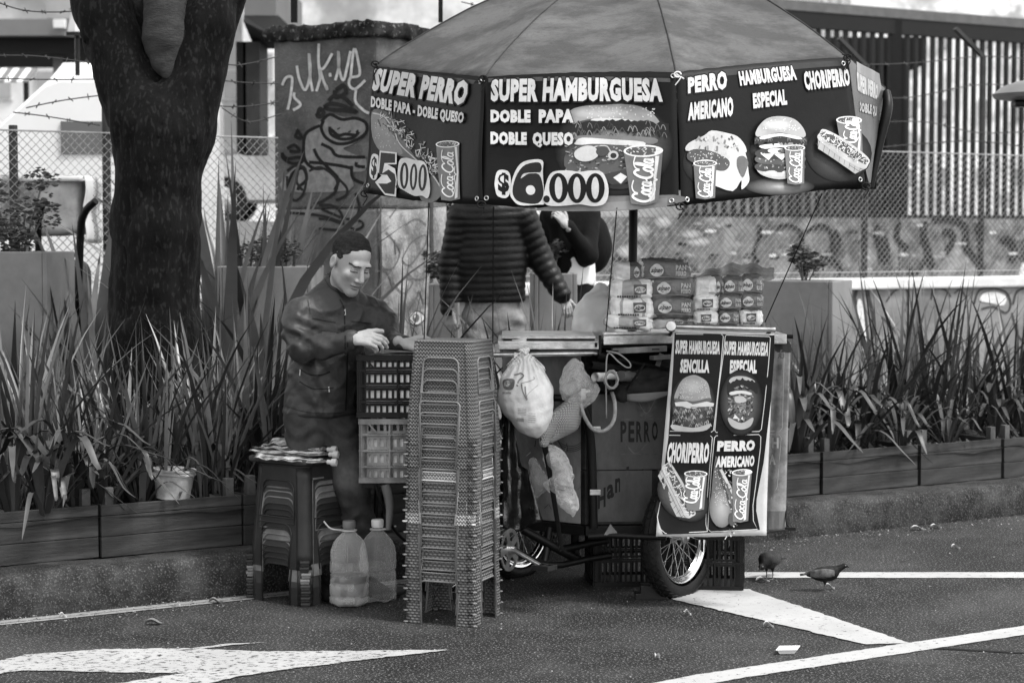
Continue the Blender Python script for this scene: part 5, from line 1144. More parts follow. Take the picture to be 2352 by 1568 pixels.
# ---- right cloth
A0, A1 = top[2], top[3]; bl, br = P(1566, 472, 8.46), P(1986, 427, 8.98)
CR = Cloth([A0, A1, br, bl], [(1553, 166), (1945, 131), (1986, 427), (1566, 472)], sag=.0, seed=6, bil=.008, topsag=-.006); cloth_panel('valance', CR, 'menu cloth with PERRO AMERICANO, HAMBURGUESA ESPECIAL and CHORIPERRO')
p = Print(CR.fn); f4 = Z(1800, 0); f8 = Z(1800, 400)
p.poly([(1574, 172), (1930, 140), (1934, 152), (1574, 186)], .05)
for c_c, rx, ry, gg in ((f3(1840, 1330), 78, 62, .16), (f4(320, 1240), 66, 76, .16), (f4(820, 1260), 78, 66, .13), (f8(320, 190), 80, 20, .30)): p.glow(c_c[0], c_c[1], rx, ry, gg * 1.5, BGD, pw=.55)
WT(p, 'PERRO', [f3(1600, 640), f3(1905, 590), f3(1910, 745), f3(1600, 775)], ow=.07); WT(p, 'AMERICANO', [f3(1600, 850), f3(1955, 805), f3(1958, 965), f3(1597, 998)], ow=.07)
WT(p, 'HAMBURGUESA', [f4(-18, 600), f4(445, 548), f4(470, 668), f4(0, 720)], ow=.06); WT(p, 'ESPECIAL', [f4(98, 780), f4(378, 742), f4(390, 870), f4(105, 905)], ow=.06); WT(p, 'CHORIPERRO', [f4(515, 600), f4(905, 560), f4(922, 708), f4(540, 755)], ow=.06)
# roll with cheese in paper
p.poly([f3(1800, 1568), f3(1830, 1340), f3(1860, 1200), f3(1960, 1200), f3(2050, 1250), f3(2080, 1420), f3(2080, 1500), f3(2020, 1560), f7(2020, 140), f7(1950, 230), f7(1800, 180)], .62, 3)
p.poly([f3(1580, 1240), f3(1600, 1180), f3(1720, 1120), f3(1780, 1080), f3(1900, 1100), f3(1990, 1130), f3(2050, 1200), f3(2060, 1260), f3(1980, 1230), f3(1900, 1330), f3(1800, 1260), f3(1680, 1240)], .55, 3)
p.poly([f3(1590, 1270), f3(1640, 1230), f3(1760, 1240), f3(1880, 1290), f3(1930, 1340), f3(1900, 1400), f3(1820, 1400), f3(1620, 1330)], .09, 3)
for _ in range(60): q = f3(1610 + rr.random() * 300, 1250 + rr.random() * 110 + 0); p.ell(q[0], q[1], 1.5, 1.0, .6, 6, rr.random() * 3, bump=False)
for _ in range(26): q = f3(1660 + rr.random() * 380, 1110 + rr.random() * 120); p.stroke([q, (q[0] + rr.uniform(-8, 8), q[1] + rr.uniform(3, 12))], rr.uniform(2, 5), rr.choice([.62, .2, .1, .3]), 0)
p.poly([f3(1990, 1300), f3(2040, 1290), f3(2075, 1340), f3(2060, 1400), f3(2030, 1460), f3(1990, 1380)], .14, 3)
q0, q1 = f3(1635, 1345), f3(1825, 1345); cup(p, q0[0], q0[1], q1[0], f7(0, 295)[1], lean=2, seed=11)
c = f4(320, 1225); burger(p, c[0], c[1] - 1, 118, 143, seed=5)
q0, q1 = f4(352, 1225), f4(520, 1225); cup(p, q0[0], q0[1], q1[0], f8(0, 183)[1], lean=1, seed=12)
q0, q1 = f4(772, 998), f4(996, 990); cup(p, q0[0], q0[1], q1[0], f4(0, 1290)[1], lean=6, seed=13, word=False); script(p, f4(935, 1180), (8, -50), (-30, 0), w=.075)
hotdog(p, *f4(640, 1110), *f4(1020, 1350), 44, seed=6)
p.build('print', MT['print'], um)
# ---- right end cloth, folded over the dark edge tube
A0, A1 = top[3], top[4]; bl, br = P(1990, 430, 9.0), P(1999, 436, 9.86)
CE = Cloth([A0, A1, br, bl], [(1945, 131), (2034, 203), (1999, 436), (1990, 430)], sag=.0, seed=2, bil=.012); o = cloth_panel('valance', CE, 'right end cloth of the umbrella, creased and turned away', g=.07)
p = Print(CE.fn); p.poly([f4(970, 500), f4(1160, 600), f4(1180, 720), f4(1150, 800), f4(985, 740)], .24)
WT(p, 'SUPER PERRO', [f4(968, 580), f4(1150, 690), f4(1140, 820), f4(985, 740)], g=.5, og=.10, ow=.04); WT(p, 'DOBLE QU', [f4(1005, 830), f4(1135, 870), f4(1128, 970), f4(1008, 920)], g=.35, ow=.05, og=.04)
p.build('print', MT['print'], um)
m = MB(); m.tube([top[4] + Vector((.0, -.03, -.02)), P(2038, 250, 9.86), P(2020, 330, 9.84), P(2000, 430, 9.82)], [.02, .026, .022, .016], 10, sm=5); m.build('edge_tube', MT['black'], um, smooth=60)
# rear cloths: backs seen under the front ones
for k in (4, 5, 6, 7):
    A0, A1 = top[k], top[(k + 1) % 8]; n = ((A0 + A1) / 2 - UC); n.z = 0; n.normalize(); dz = .50
    B0, B1 = A0 - n * .06 - Vector((0, 0, dz)), A1 - n * .06 - Vector((0, 0, dz - (.06 if k == 7 else 0)))
    if k == 7: B1 = bl_ = P(838, 443, 9.38)
    Cb = Cloth([A0, A1, B1, B0], [(0, 0), (1, 0), (1, 1), (0, 1)], sag=.0, seed=k, bil=.01); cloth_panel('valance', Cb, None, g=.03)
# eyelets and string ties at the corners
for i, (c, d) in enumerate(((CL.at(.03, .04), 0), (CL.at(.97, .04), 0), (CL.at(.03, .94), 0), (CL.at(.965, .955), 0), (CF.at(.03, .955), 0), (CF.at(.965, .96), 0), (CF.at(.985, .03), 0), (CR.at(.03, .96), 0), (CR.at(.97, .95), 0), (CR.at(.97, .05), 0))):
    pp, nn = c; x, y, z = frame_of(nn); m = MB(); m.tube([pp + nn * .003 + (x * math.cos(t) + y * math.sin(t)) * .009 for t in [k * math.pi / 6 for k in range(12)]], .003, 6, closed=True); m.build('eyelet', MT['steel'], um, smooth=True)
rr = random.Random(2)
def knot(p0, sc, white=False):
    m = MB(); v = lambda: Vector((rr.uniform(-1, 1), rr.uniform(-.4, .2), rr.uniform(-1, 1))) * sc
    m.tube([p0 + v(), p0 + v() * .3, p0, p0 + v() * .4, p0 + v()], .003, 5, sm=5); m.tube([p0, p0 + Vector((.012, -.01, -.5 * sc)), p0 + Vector((-.01, -.01, -1.6 * sc))], .0025, 5, sm=4)
    m.tube([p0 + (Vector((math.cos(t) * sc * .5, -.01, math.sin(t) * sc * .4))) for t in [k * .5 for k in range(12)]], .0035, 5); m.build('tie', MT['white'] if white else MT['string'], um)
for (x, y, Y, w_) in ((862, 148, 9.42, 0), (1110, 182, 8.68, 0), (1556, 172, 8.5, 1), (1946, 133, 9.0, 0), (838, 445, 9.35, 0), (1106, 470, 8.6, 0), (1562, 474, 8.43, 0), (1988, 428, 8.95, 0)): knot(P(x, y, Y), .035 if not w_ else .028, w_)
# guy strings down to the cart
for pts, lab in ((((985, 466, 8.7), (974, 785, 9.0)), 'thin string dropping from the umbrella to the cart beside the stool stack'), (((1133, 475, 8.66), (1132, 790, 9.1)), 'thin string hanging in front of the puffer-jacket man'), (((1417, 478, 8.5), (1392, 760, 9.15)), 'thin string left of the bread packs'),
                 (((2 * 930 + 28, 445, 8.9), (1757, 740, 9.3)), 'taut string slanting from the right menu cloth to the cart')):
    m = MB(); m.tube([P(*q) for q in pts], .0028, 5); o = m.build('guy_string', MT['string']); tag(o, lab, 'string')
# ============================================================ FOOD CART
cart = thing('food_cart', 'sheet-metal pedal food cart under the umbrella, box painted PERRO and Hambur', 'food cart', (.6, 9.6, 0))
A_, B_, C_, D_, E_ = [Vector((x, y, 0)) for x, y in ((-.046, 9.54), (.342, 9.256), (1.25, 9.36), (1.20, 10.05), (.05, 10.1))]
def prism(m, poly, z0, z1, g=1.0):
    n = len(poly); vs = [(p[0], p[1], z0) for p in poly] + [(p[0], p[1], z1) for p in poly]
    return m.add(vs, [tuple(reversed(range(n))), tuple(range(n, 2 * n))] + [(i, (i + 1) % n, n + (i + 1) % n, n + i) for i in range(n)], g)
W1 = Vector((.655, 9.285, 0)); W2 = Vector((.87, 9.62, 0)); W3 = Vector((.9, 10.05, 0))
zc = .958
m = MB(); prism(m, [A_, B_, W1, W2, W3, E_], .345, .60); m.build('lower_box', MT['dzinc'], cart, bevel=.004)
m = MB(); prism(m, [A_, B_, C_, D_, E_], .602, zc); m.build('upper_box', MT['dzinc'], cart, bevel=.004)
m = MB(); prism(m, [A_, B_ + Vector((0, .0, 0)), Vector((.40, 9.50, 0)), Vector((1.2, 9.52, 0)), D_, E_], zc + .002, 1.165); m.build('inner_box', MT['dblack'], cart)
def vpanel(a, b, z0, z1, off, mat, name, th=.003, g=1.0):
    d = (b - a).normalized(); n = Vector((d.y, -d.x, 0)); m = MB(); a2, b2 = a + n * off, b + n * off
    vs = [Vector((q.x, q.y, z)) for q in (a2, b2, b2 + n * th, a2 + n * th) for z in (z0, z1)]
    m.add([vs[0], vs[2], vs[4], vs[6], vs[1], vs[3], vs[5], vs[7]], [(3, 2, 1, 0), (4, 5, 6, 7), (0, 1, 5, 4), (1, 2, 6, 5), (2, 3, 7, 6), (3, 0, 4, 7)], g); return m.build(name, mat, cart)
vpanel(A_.lerp(B_, .01), A_.lerp(B_, .95), .35, 1.16, .001, MT['zinc'], 'left_panel')
fp_ = M('painted_sheet', .085, .3, .4, 3, .2, 14, metal=.1, spec=.6, dark=.45, dsc=4.5, stretch=(1, 1, .5)); 
vpanel(B_ + Vector((.03, .003, 0)), W1, .36, .60, .002, fp_, 'front_panel'); vpanel(B_ + Vector((.03, .003, 0)), C_, .604, zc, .002, fp_, 'front_panel')
# worn paint lettering on the sheet
dF = (C_ - B_).normalized(); nF = Vector((dF.y, -dF.x, 0)); fF = onplane(B_ + Vector((.03, .003, 0)) + nF * .006, nF)
rr = random.Random(31); p = Print(fF, .0001, 40); f9 = Z(1200, 800)
for i, ch in enumerate('PERRO'):
    x = 1058 + i * 64; p.text(ch, zq(f9, x, 765, x + 48, 935 - (i == 4) * 12), g=.008, off=.03)
for ch, x, y, w_, h_2 in (('H', 872, 1325, 62, 160), ('a', 945, 1290, 58, 118), ('m', 1012, 1235, 78, 118), ('b', 1105, 1140, 60, 190), ('u', 1182, 1180, 60, 105)): p.text(ch, [f9(x, y), f9(x + w_, y - 22), f9(x + w_, y + h_2 - 22), f9(x, y + h_2)], g=.006, off=.035)
p.poly([f9(1200, 560), f9(1370, 560), f9(1330, 700), f9(1270, 740), f9(1200, 700)], .10, 3); p.stroke([f9(1200, 600), f9(1270, 700), f9(1340, 590)], 2, .16); p.stroke([f9(1090, 930), f9(1180, 1030), f9(1290, 930)], 3, .10)
p.poly([f9(1060, 745), f9(1450, 740), f9(1450, 748), f9(1060, 756)], .10); p.poly([f9(1055, 1030), f9(1420, 1030), f9(1420, 1036), f9(1055, 1038)], .09)
q9 = onplane(A_ + Vector((0, -.012, 0)), Vector(((B_ - A_).y, -(B_ - A_).x, 0)))
p.build('painted_lettering', M('old_sign_paint', 1, .4, .3, 30, attr=True, dark=.3, dsc=25), cart)
p = Print(q9, .0001, 40)
for k in range(4): p.stroke([f9(520 + 12 * k, 900 + k * 14), f9(600, 960 + k * 16), f9(700, 960 + k * 15), f9(785, 890 + k * 20)], 1.1, .03)
for k in range(26): x, y = 300 + rr.random() * 460, 250 + rr.random() * 1250; p.stroke([f9(x, y), f9(x + rr.uniform(-60, 60), y + rr.uniform(10, 120))], rr.uniform(.5, 1.6), rr.choice([.02, .5, .04]))
p.build('scratches', MT['print'], cart)
# black bent corner tube and trims
m = MB(); m.tube([P(1262, 913, 9.16), P(1300, 915, 9.15), P(1333, 930, 9.17), P(1351, 975, 9.2), P(1358, 1030, 9.22), P(1361, 1110, 9.225), P(1363, 1212, 9.23)], [.017, .017, .018, .02, .021, .021, .021], 12, sm=6); m.build('corner_tube', MT['black'], cart, smooth=60)
for y in (985, 1130): m = MB(); m.box(P(1367, y, 9.205), (.05, .012, .025)); m.build('clamp', MT['steel'], cart, bevel=.002)
m = MB(); m.bar(Vector((A_.x - .01, A_.y - .01, .322)), Vector((B_.x, B_.y - .015, .322)), .03, .045); m.bar(Vector((B_.x + .001, B_.y - .014, .321)), Vector((W1.x, W1.y - .01, .321)), .03, .045); m.build('base_frame', MT['black'], cart)
m = MB(); prism(m, [A_ + Vector((.02, .02, 0)), B_ + Vector((0, .03, 0)), W1 + Vector((0, .03, 0)), W2, W3, E_], .30, .343); m.build('floor_pan', MT['black'], cart)
m = MB(); m.tube([P(1352, 1232, 9.12), P(1400, 1229, 9.1), P(1530, 1234, 9.04)], .014, 8); m.build('step_tube', MT['black'], cart, smooth=50)
m = MB(); a = P(1402, 1228, 9.09); m.add([a + Vector((-.03, 0, 0)), a + Vector((.04, 0, 0)), a + Vector((.0, 0, .05)), a + Vector((-.03, .01, 0)), a + Vector((.04, .01, 0)), a + Vector((.0, .01, .05))], [(0, 1, 2), (5, 4, 3), (0, 3, 4, 1), (1, 4, 5, 2), (2, 5, 3, 0)]); m.build('gusset', MT['zinc'], cart)
# counter trays
def slabw(m, vx0, vx1, vy0, vy1, y0, dep, g=1.0):
    a, b = P(vx0, vy0, y0), P(vx1, vy1, y0); m.box(((a.x + b.x) / 2, y0 + dep / 2, (a.z + b.z) / 2), (b.x - a.x, dep, abs(a.z - b.z)), None, g)
m = MB(); slabw(m, 1143, 1380, 783, 803, 9.14, .55); m.build('counter_tray', MT['steel'], cart, bevel=.004)
m = MB(); slabw(m, 1152, 1368, 771, 778, 9.17, .50); m.build('counter_lid', MT['steel'], cart, bevel=.002)
m = MB(); slabw(m, 1156, 1366, 778.4, 782.6, 9.19, .46); m.build('lid_gap', MT['black'], cart)
m = MB(); slabw(m, 1366, 1372, 787, 797, 9.135, .004); m.build('latch', MT['black'], cart)
m = MB(); m.tube([P(1120, 815, 9.10), P(1372, 811, 9.10)], .012, 10); m.build('towel_rail', MT['steel'], cart, smooth=60)
m = MB(); a = Vector((P(1386, 780, 9.16).x, 9.16, 1.205)); 
q = [a, Vector((P(1550, 780, 9.30).x, 9.30, 1.205)), Vector((1.28, 9.26, 1.205)), Vector((1.26, 9.92, 1.205)), Vector((.44, 9.92, 1.205))]
prism(m, [q[0], q[1], q[2], q[3], q[4]], 1.192, 1.238); m.build('bread_tray', MT['steel'], cart, bevel=.004)
m = MB(); m.bar(q[0] + Vector((0, -.004, .040)), q[1] + Vector((0, -.004, .040)), .012, .012); m.build('tray_lip', MT['steel'], cart, bevel=.002)
m = MB(); m.bar(P(1405, 806, 9.22), P(1530, 800, 9.28), .03, .028); m.build('slotted_bar', MT['zinc'], cart, bevel=.003)
for x in (1412, 1506): m = MB(); m.box(P(x, 806 - (x - 1405) * .04, 9.198), (.035, .006, .006)); m.build('slot', MT['black'], cart)
m = MB(); m.bar(P(1378, 770, 9.14), P(1378, 812, 9.14), .012); m.build('tray_post', MT['black'], cart)
for y in (1.165, ): m = MB(); m.box((.80, 9.60, 1.178), (.85, .5, .02)); m.build('shelf', MT['black'], cart)
# rod for the hanging menu
rodA, rodB = P(1538, 749, 9.05), P(1781, 757, 9.05)
m = MB(); m.tube([rodA, rodB], .0125, 12); m.build('banner_rod', MT['steel'], cart, smooth=60)
m = MB(); m.lathe([(0, -.012), (.024, -.01), (.026, 0), (.022, .01), (0, .012)], 14, Matrix.Translation(P(1541, 749, 9.03)) @ Matrix.Rotation(R(80), 4, 'X')); m.build('rod_knob', MT['steel'], cart, smooth=40)
for q_ in (rodA + Vector((.02, 0, 0)), rodB - Vector((.02, 0, 0))): m = MB(); m.bar(q_, q_ + Vector((0, .28, -.06)), .012); m.build('rod_arm', MT['black'], cart)
m = MB(); m.tube([P(1778, 772, 9.35), P(1822, 773, 9.33)], .010, 8); m.build('side_rod', MT['black'], cart, smooth=50)
m = MB(); m.tube([P(1778, 771, 9.34), P(1797, 771, 9.335)], .013, 8); m.build('rod_sleeve', MT['steel'], cart, smooth=50)
# rolled things stored under the tray
def roll(p0, p1, r_, mat, name, label, cat, hollow=True):
    m = MB(); d = (p1 - p0).normalized(); m.tube([p0, p0.lerp(p1, .5) + Vector((0, 0, -.004)), p1], r_, 14)
    if hollow: m.f = m.f[:-2] + m.f[-1:]; m.g = m.g[:-2] + m.g[-1:]; m.tube([p0 + d * .002, p0 + d * .12], r_ * .72, 12, caps=False)
    o = m.build(name, mat, None, smooth=50); tag(o, label, cat); return o
roll(P(1355, 837, 9.05), P(1470, 852, 9.42), .018, MT['dblack'], 'umbrella_pole_piece', 'dark metal pole end sticking out under the bread tray', 'pole')
roll(P(1367, 866, 9.03), P(1470, 858, 9.42), .021, MT['white'], 'paper_roll', 'pale paper roll sticking out under the bread tray', 'roll')
roll(P(1425, 863, 9.07), P(1490, 866, 9.35), .024, M('grey_roll', .09, .7, .3), 'cloth_roll', 'grey rolled tube beside the pale paper roll', 'roll', False)
roll(P(1390, 884, 9.10), P(1480, 890, 9.4), .030, MT['dblack'], 'canvas_roll', 'thick black canvas roll bound with cord under the tray', 'roll', False)
roll(P(1368, 815, 9.08), P(1390, 818, 9.2), .016, MT['black'], 'black_tube_end', 'short black tube end on the counter rail', 'tube')
m = MB(); rr = random.Random(9)
for k in range(7): cx, cy = 1404 + rr.uniform(-4, 4), 873 + rr.uniform(-3, 3); m.tube([P(cx + math.cos(t) * rr.uniform(12, 17), cy + math.sin(t) * rr.uniform(18, 22), 9.02 + .02 * math.sin(t + k)) for t in [i * 6.283 / 10 for i in range(10)]], .0035, 5, closed=True, sm=2)
o = m.build('cord_coil', M('grey_cord', .22, .8, .2)); tag(o, 'coil of grey cord wound round the rolls', 'cord')
m = MB(); m.tube([P(*q) for q in ((1393, 806, 9.06), (1420, 812, 9.04), (1444, 830, 9.03), (1448, 842, 9.03), (1438, 843, 9.03), (1420, 830, 9.03), (1397, 812, 9.05), (1392, 860, 9.04), (1393, 960, 9.1))], .0035, 6, sm=6); o = m.build('cord_loop', M('grey_cord', .22, .8, .2), smooth=True); tag(o, 'thin cord looped from the counter corner and hanging down', 'cord')
def cl_fn(p): 
    d = seg(p, P(1425, 902, 9.16), P(1560, 880, 9.22), .035, .055); d = smin(d, seg(p, P(1440, 880, 9.2), P(1545, 850, 9.3), .04, .05), .03); return d + .010 * wob(p, 30, 3) + .006 * wob(p, 70, 5)
lo = P(1380, 930, 9.02); hi = P(1600, 830, 9.42); Vv, Ff = solid(cl_fn, (lo.x, 9.0, lo.z - .02), (hi.x, 9.45, hi.z + .03), .009); o = mesh_obj('folded_tarpaulin', Vv, Ff, M('tarp_cloth', .028, .8, .5, 20, .3, 60)); tag(o, 'dark folded tarpaulin stuffed under the bread tray', 'tarpaulin')
m = MB(); m.grid(lambda u, v: P(1440 + 112 * u, 905 + 12 * v * math.sin(math.pi * min(1, u + .15)) - 8 * u + 8 * v, 9.13), 10, 3); o = m.build('cloth_edge', M('grey_cloth', .14, .8, .2), None, smooth=True, solid=.004); tag(o, 'strip of grey cloth drooping below the rolls', 'cloth')
m = MB(); m.bar(P(1497, 822, 9.16), P(1550, 818, 9.2), .05, .018); m.bar(P(1510, 840, 9.2), P(1520, 812, 9.2), .03, .02); o = m.build('wood_offcut', MT['post']); tag(o, 'small pale wooden offcut jammed under the tray', 'wood')
for (a, b, w_, lab) in (((1420, 825, 9.2), (1545, 848, 9.25), .022, 'flat dark slat lying across the storage gap'), ((1440, 895, 9.1), (1480, 835, 9.15), .012, 'thin dark stick leaning in the storage gap')):
    m = MB(); m.bar(P(*a), P(*b), w_, w_ * .5); o = m.build('slat', MT['dblack']); tag(o, lab, 'slat')
# hose
hosem = M('pale_hose', .26, .35, .3, 12, dark=.3, dsc=30)
m = MB(); m.tube([P(*q) for q in ((1404, 897, 9.15), (1412, 925, 9.10), (1411, 960, 9.08), (1400, 980, 9.07), (1382, 990, 9.07), (1360, 983, 9.08), (1342, 955, 9.08), (1334, 925, 9.09), (1334, 905, 9.12))], .0092, 10, sm=6); o = m.build('hose', hosem, None, smooth=True); tag(o, 'pale hose curving in a loop round the cart corner', 'hose')
m = MB(); m.tube([P(1333, 906, 9.11), P(1340, 900, 9.1), P(1352, 898, 9.12)], .012, 10); m.box(P(1340, 905, 9.10), (.02, .02, .05)); o = m.build('gas_tap', MT['steel'], None); tag(o, 'small metal gas tap at the end of the hose', 'tap')
# wheels
def wheel(hub, yaw, r_, w_, spokes=32, parent=cart):
    """rim (part) with tyre, spokes and hub as its own pieces"""
    Mx = Matrix.Translation(hub) @ Matrix.Rotation(yaw, 4, 'Z') @ Matrix.Rotation(R(90), 4, 'X')   # lathe axis -> wheel axis
    ri = r_ - w_ * .82; m = MB(); pr = [(ri - .002, -.020), (ri + .004, -.026), (ri + .012, -.027), (ri + .012, -.020), (ri - .010, -.012), (ri - .014, 0), (ri - .010, .012), (ri + .012, .020), (ri + .012, .027), (ri + .004, .026), (ri - .002, .020), (ri - .018, 0)]
    m.lathe(pr + [pr[0]], 56, Mx); rim = m.build('wheel', MT['chrome'], parent, smooth=50)
    t = MB(); pr = []; h = w_ / 2
    for k in range(15): a = R(-128 + 256 * k / 14); pr.append((ri + .012 + h * .85 + math.cos(a) * h * .95, math.sin(a) * h))
    t.lathe(pr, 56, Mx); ty = t.build('tyre', MT['rubber'], rim, smooth=50)
    k = MB(); nb = 46
    for i in range(nb):
        for j, (ax_, ww, lf) in enumerate(((-.30, .26, 0), (0, .22, .5), (.30, .26, 0))):
            a = 2 * math.pi * (i + lf) / nb; hh = .0035; ca = math.cos(R(62) * ax_ / .3 * .55); rad = ri + .012 + h * .85 + math.cos(R(40) * abs(ax_) / .3 * 1.1) * h * .95
            L0 = 2 * math.pi * rad / nb * .80
            Mt = Mx @ Matrix.Rotation(a, 4, 'Z') @ Matrix.Translation((rad, 0, math.sin(R(40) * ax_ / .3 * 1.1) * h)) @ Matrix.Rotation(-R(40) * ax_ / .3, 4, 'Y') @ Matrix.Rotation(R(28) * (1 if ax_ > 0 else -1 if ax_ < 0 else 0), 4, 'X')
            k.box((0, 0, 0), (hh * 2, L0, w_ * ww), Mt)
    o = k.build('tread', MT['rubber'], rim, kind='stuff')
    sp_ = None
    for i in range(spokes):
        a = 2 * math.pi * i / spokes; s_ = 1 if i % 2 else -1; b = a + (.55 if (i // 2) % 2 else -.55); m = MB()
        m.tube([Mx @ Vector((math.cos(a) * ri, math.sin(a) * ri, 0)), Mx @ Vector((math.cos(b) * .022, math.sin(b) * .022, s_ * .03))], .0016, 5); m.build('spoke', MT['steel'], rim)
    m = MB(); m.lathe([(0, -.055), (.012, -.05), (.012, -.036), (.027, -.034), (.027, -.028), (.015, -.024), (.015, .024), (.027, .028), (.027, .034), (.012, .036), (.012, .05), (0, .055)], 18, Mx); m.build('hub', MT['steel'], rim, smooth=40)
    return rim
MT['chrome'] = M('chrome_rim', .6, .18, .2, 30, metal=1.0)
hub = P(1560, 1238, 9.33); hub.z = .277; YW = R(54)
wheel(hub, YW, .275, .088); ax = Vector((math.sin(YW), -math.cos(YW), 0))
h2 = hub - ax * .93; wheel(Vector((h2.x, h2.y, .277)), YW, .275, .07); wheel(Vector((-.30, 9.22, .31)), R(62), .305, .05)
m = MB(); m.bar(Vector((hub.x, hub.y, .277)) - ax * .05, Vector((h2.x, h2.y, .277)) + ax * .05, .03); m.build('axle', MT['black'], cart)
# pedal drive and frame
yc = R(64); cc_ = P(1170, 1262, 9.0); Mx = Matrix.Translation(cc_) @ Matrix.Rotation(yc, 4, 'Z') @ Matrix.Rotation(R(90), 4, 'X')
def ring2(r0, r1, n, teeth=0):
    return [(math.cos(t) * (r1 + (.004 if teeth and k % 2 else 0)), math.sin(t) * (r1 + (.004 if teeth and k % 2 else 0))) for k, t in enumerate([2 * math.pi * i / n for i in range(n)])]
m = MB(); holes = [[(math.cos(a0 + da) * rr_, math.sin(a0 + da) * rr_) for da, rr_ in ((-.42, .078), (-.2, .080), (0, .081), (.2, .080), (.42, .078), (.30, .042), (0, .04), (-.30, .042))] for a0 in [2 * math.pi * k / 5 for k in range(5)]]
m.plate(ring2(0, .094, 88, 1), holes, .004, lambda x, y, d: Mx @ Vector((x, y, d))); m.build('chainring', MT['steel2'] if 'steel2' in MT else MT['steel'], cart)
m = MB(); m.lathe([(0, .03), (.018, .028), (.018, -.08), (0, -.08)], 14, Mx); m.build('bottom_bracket', MT['steel'], cart, smooth=40)
pe = P(1240, 1297, 8.93); m = MB(); m.bar(cc_ + ax * .03, pe, .026, .014); m.build('crank', MT['steel'], cart, bevel=.004)
pm_ = thing('x', 'x', 'x'); bpy.data.objects.remove(pm_)
m = MB(); Mp = Matrix.Translation(pe + Vector((.02, -.03, -.005))) @ Matrix.Rotation(YW, 4, 'Z')
for s_ in (-1, 1): m.box((s_ * .032, 0, 0), (.012, .09, .024), Mp)
for s_ in (-1, 0, 1): m.box((0, s_ * .038, 0), (.053, .012, .022), Mp)
m.build('pedal', MT['dplas'], cart, bevel=.002)
fr_ = MB()
for pts, r_ in (([(1200, 1215, 9.25), (1285, 1262, 9.3), (1330, 1285, 9.4)], .020), ([(1285, 1262, 9.3), (1350, 1248, 9.4), (1395, 1240, 9.45)], .018), ([(1262, 1210, 9.3), (1255, 1262, 9.28), (1250, 1290, 9.25)], .017), ([(1180, 1262, 9.05), (1260, 1298, 9.25), (1350, 1283, 9.4), (1400, 1275, 9.5)], .016), ([(1320, 1225, 9.4), (1322, 1285, 9.42)], .02), ([(1180, 1262, 9.1), (1100, 1200, 9.1), (1060, 1190, 9.15)], .017)):
    fr_ = MB(); fr_.tube([P(*q) for q in pts], r_, 8, sm=3); fr_.build('frame_tube', MT['black'], cart, smooth=50)
m = MB(); m.tube([P(*q) for q in ((1170, 1236, 9.02), (1100, 1222, 9.08), (1060, 1215, 9.15))], .005, 5); m.build('chain', MT['black'], cart)
# ------------------------------------------------------------ plastic crates
def crate(name, org, w, d, h, mat, label, rz=0, cols=3, rows=4, slots=5, inner=None, tilt=0):
    """ribbed open crate: posts, bands, thin slats between, corner handles"""
    T = thing(name, label, 'crate', org, 'plastic crates around the cart', rz); wl_ = .006
    m = MB()
    for s_, L_, D_2, ang in ((0, w, d, 0), (1, d, w, 90), (2, w, d, 180), (3, d, w, 270)):
        Mx = Matrix.Rotation(R(ang), 4, 'Z') @ Matrix.Translation((0, -D_2 / 2, 0))
        m.box((0, 0, h - .012), (L_, .016, .024), Mx); m.box((0, 0, .012), (L_ - .002, .014, .024), Mx)
        for j in range(1, rows): m.box((0, 0, h * j / rows), (L_ - .004, .013, .007), Mx)
        for i in range(cols + 1): m.box((-L_ / 2 + .007 + (L_ - .014) * i / cols, .001, h / 2), (.008, .012, h - .05), Mx)
        for i in (0, cols): m.box((-L_ / 2 + .02 + (L_ - .04) * i / cols, .004, h / 2), (.036, .004, h - .05), Mx)
        if ang == 0 or ang == 180:
            m.bar(Mx @ Vector((-L_ / 2 + .03, -.005, h - .01)), Mx @ Vector((-L_ / 2 + .075, -.005, h - h / rows + .01)), .008)
    m.build('frame', mat, None, bevel=0).parent = T
    sl = None
    for ang, L_, D_2 in ((0, w, d), (90, d, w), (180, w, d), (270, d, w)):
        Mx = Matrix.Rotation(R(ang), 4, 'Z') @ Matrix.Translation((0, -D_2 / 2 + .004, 0))
        for j in range(rows):
            mm = MB()
            for i in range(cols):
                cw = (L_ - .05) / cols; x0 = -L_ / 2 + .025 + cw * i
                for k in range(slots + 1): mm.box((x0 + cw * k / slots, 0, h * (j + .5) / rows), (cw / slots * .42, .004, h / rows - .012), Mx)
                mm.box((x0 + cw / 2, 0, h * j / rows + .012), (cw, .0038, .012), Mx); mm.box((x0 + cw / 2, 0, h * (j + 1) / rows - .012), (cw, .0038, .012), Mx)
            o = mm.build('slat_row', mat, None); o.parent = T; o['kind'] = 'stuff'
    mm = MB(); mm.box((0, 0, .008), (w - .03, d - .03, .006)); mm.build('bottom', mat, None).parent = T
    return T
a, b = P(824, 960, 9.02), P(824, 1108, 9.02); hC = a.z - b.z
c1 = crate('plastic_crate', Vector((a.x + .26, 9.20, b.z)), .52, .36, hC - .003, MT['crate2'], 'grey plastic crate, lower of the two beside the woven stools', R(2), cols=4, rows=4, slots=4)
a2 = P(819, 815, 9.02); c2 = crate('plastic_crate', Vector((a2.x + .265, 9.20, a.z + .003)), .53, .36, a2.z - a.z - .004, MT['crate'], 'black plastic crate on top, pale stuff showing through its slots, the vendor reaches in', R(2), cols=3, rows=4, slots=6)
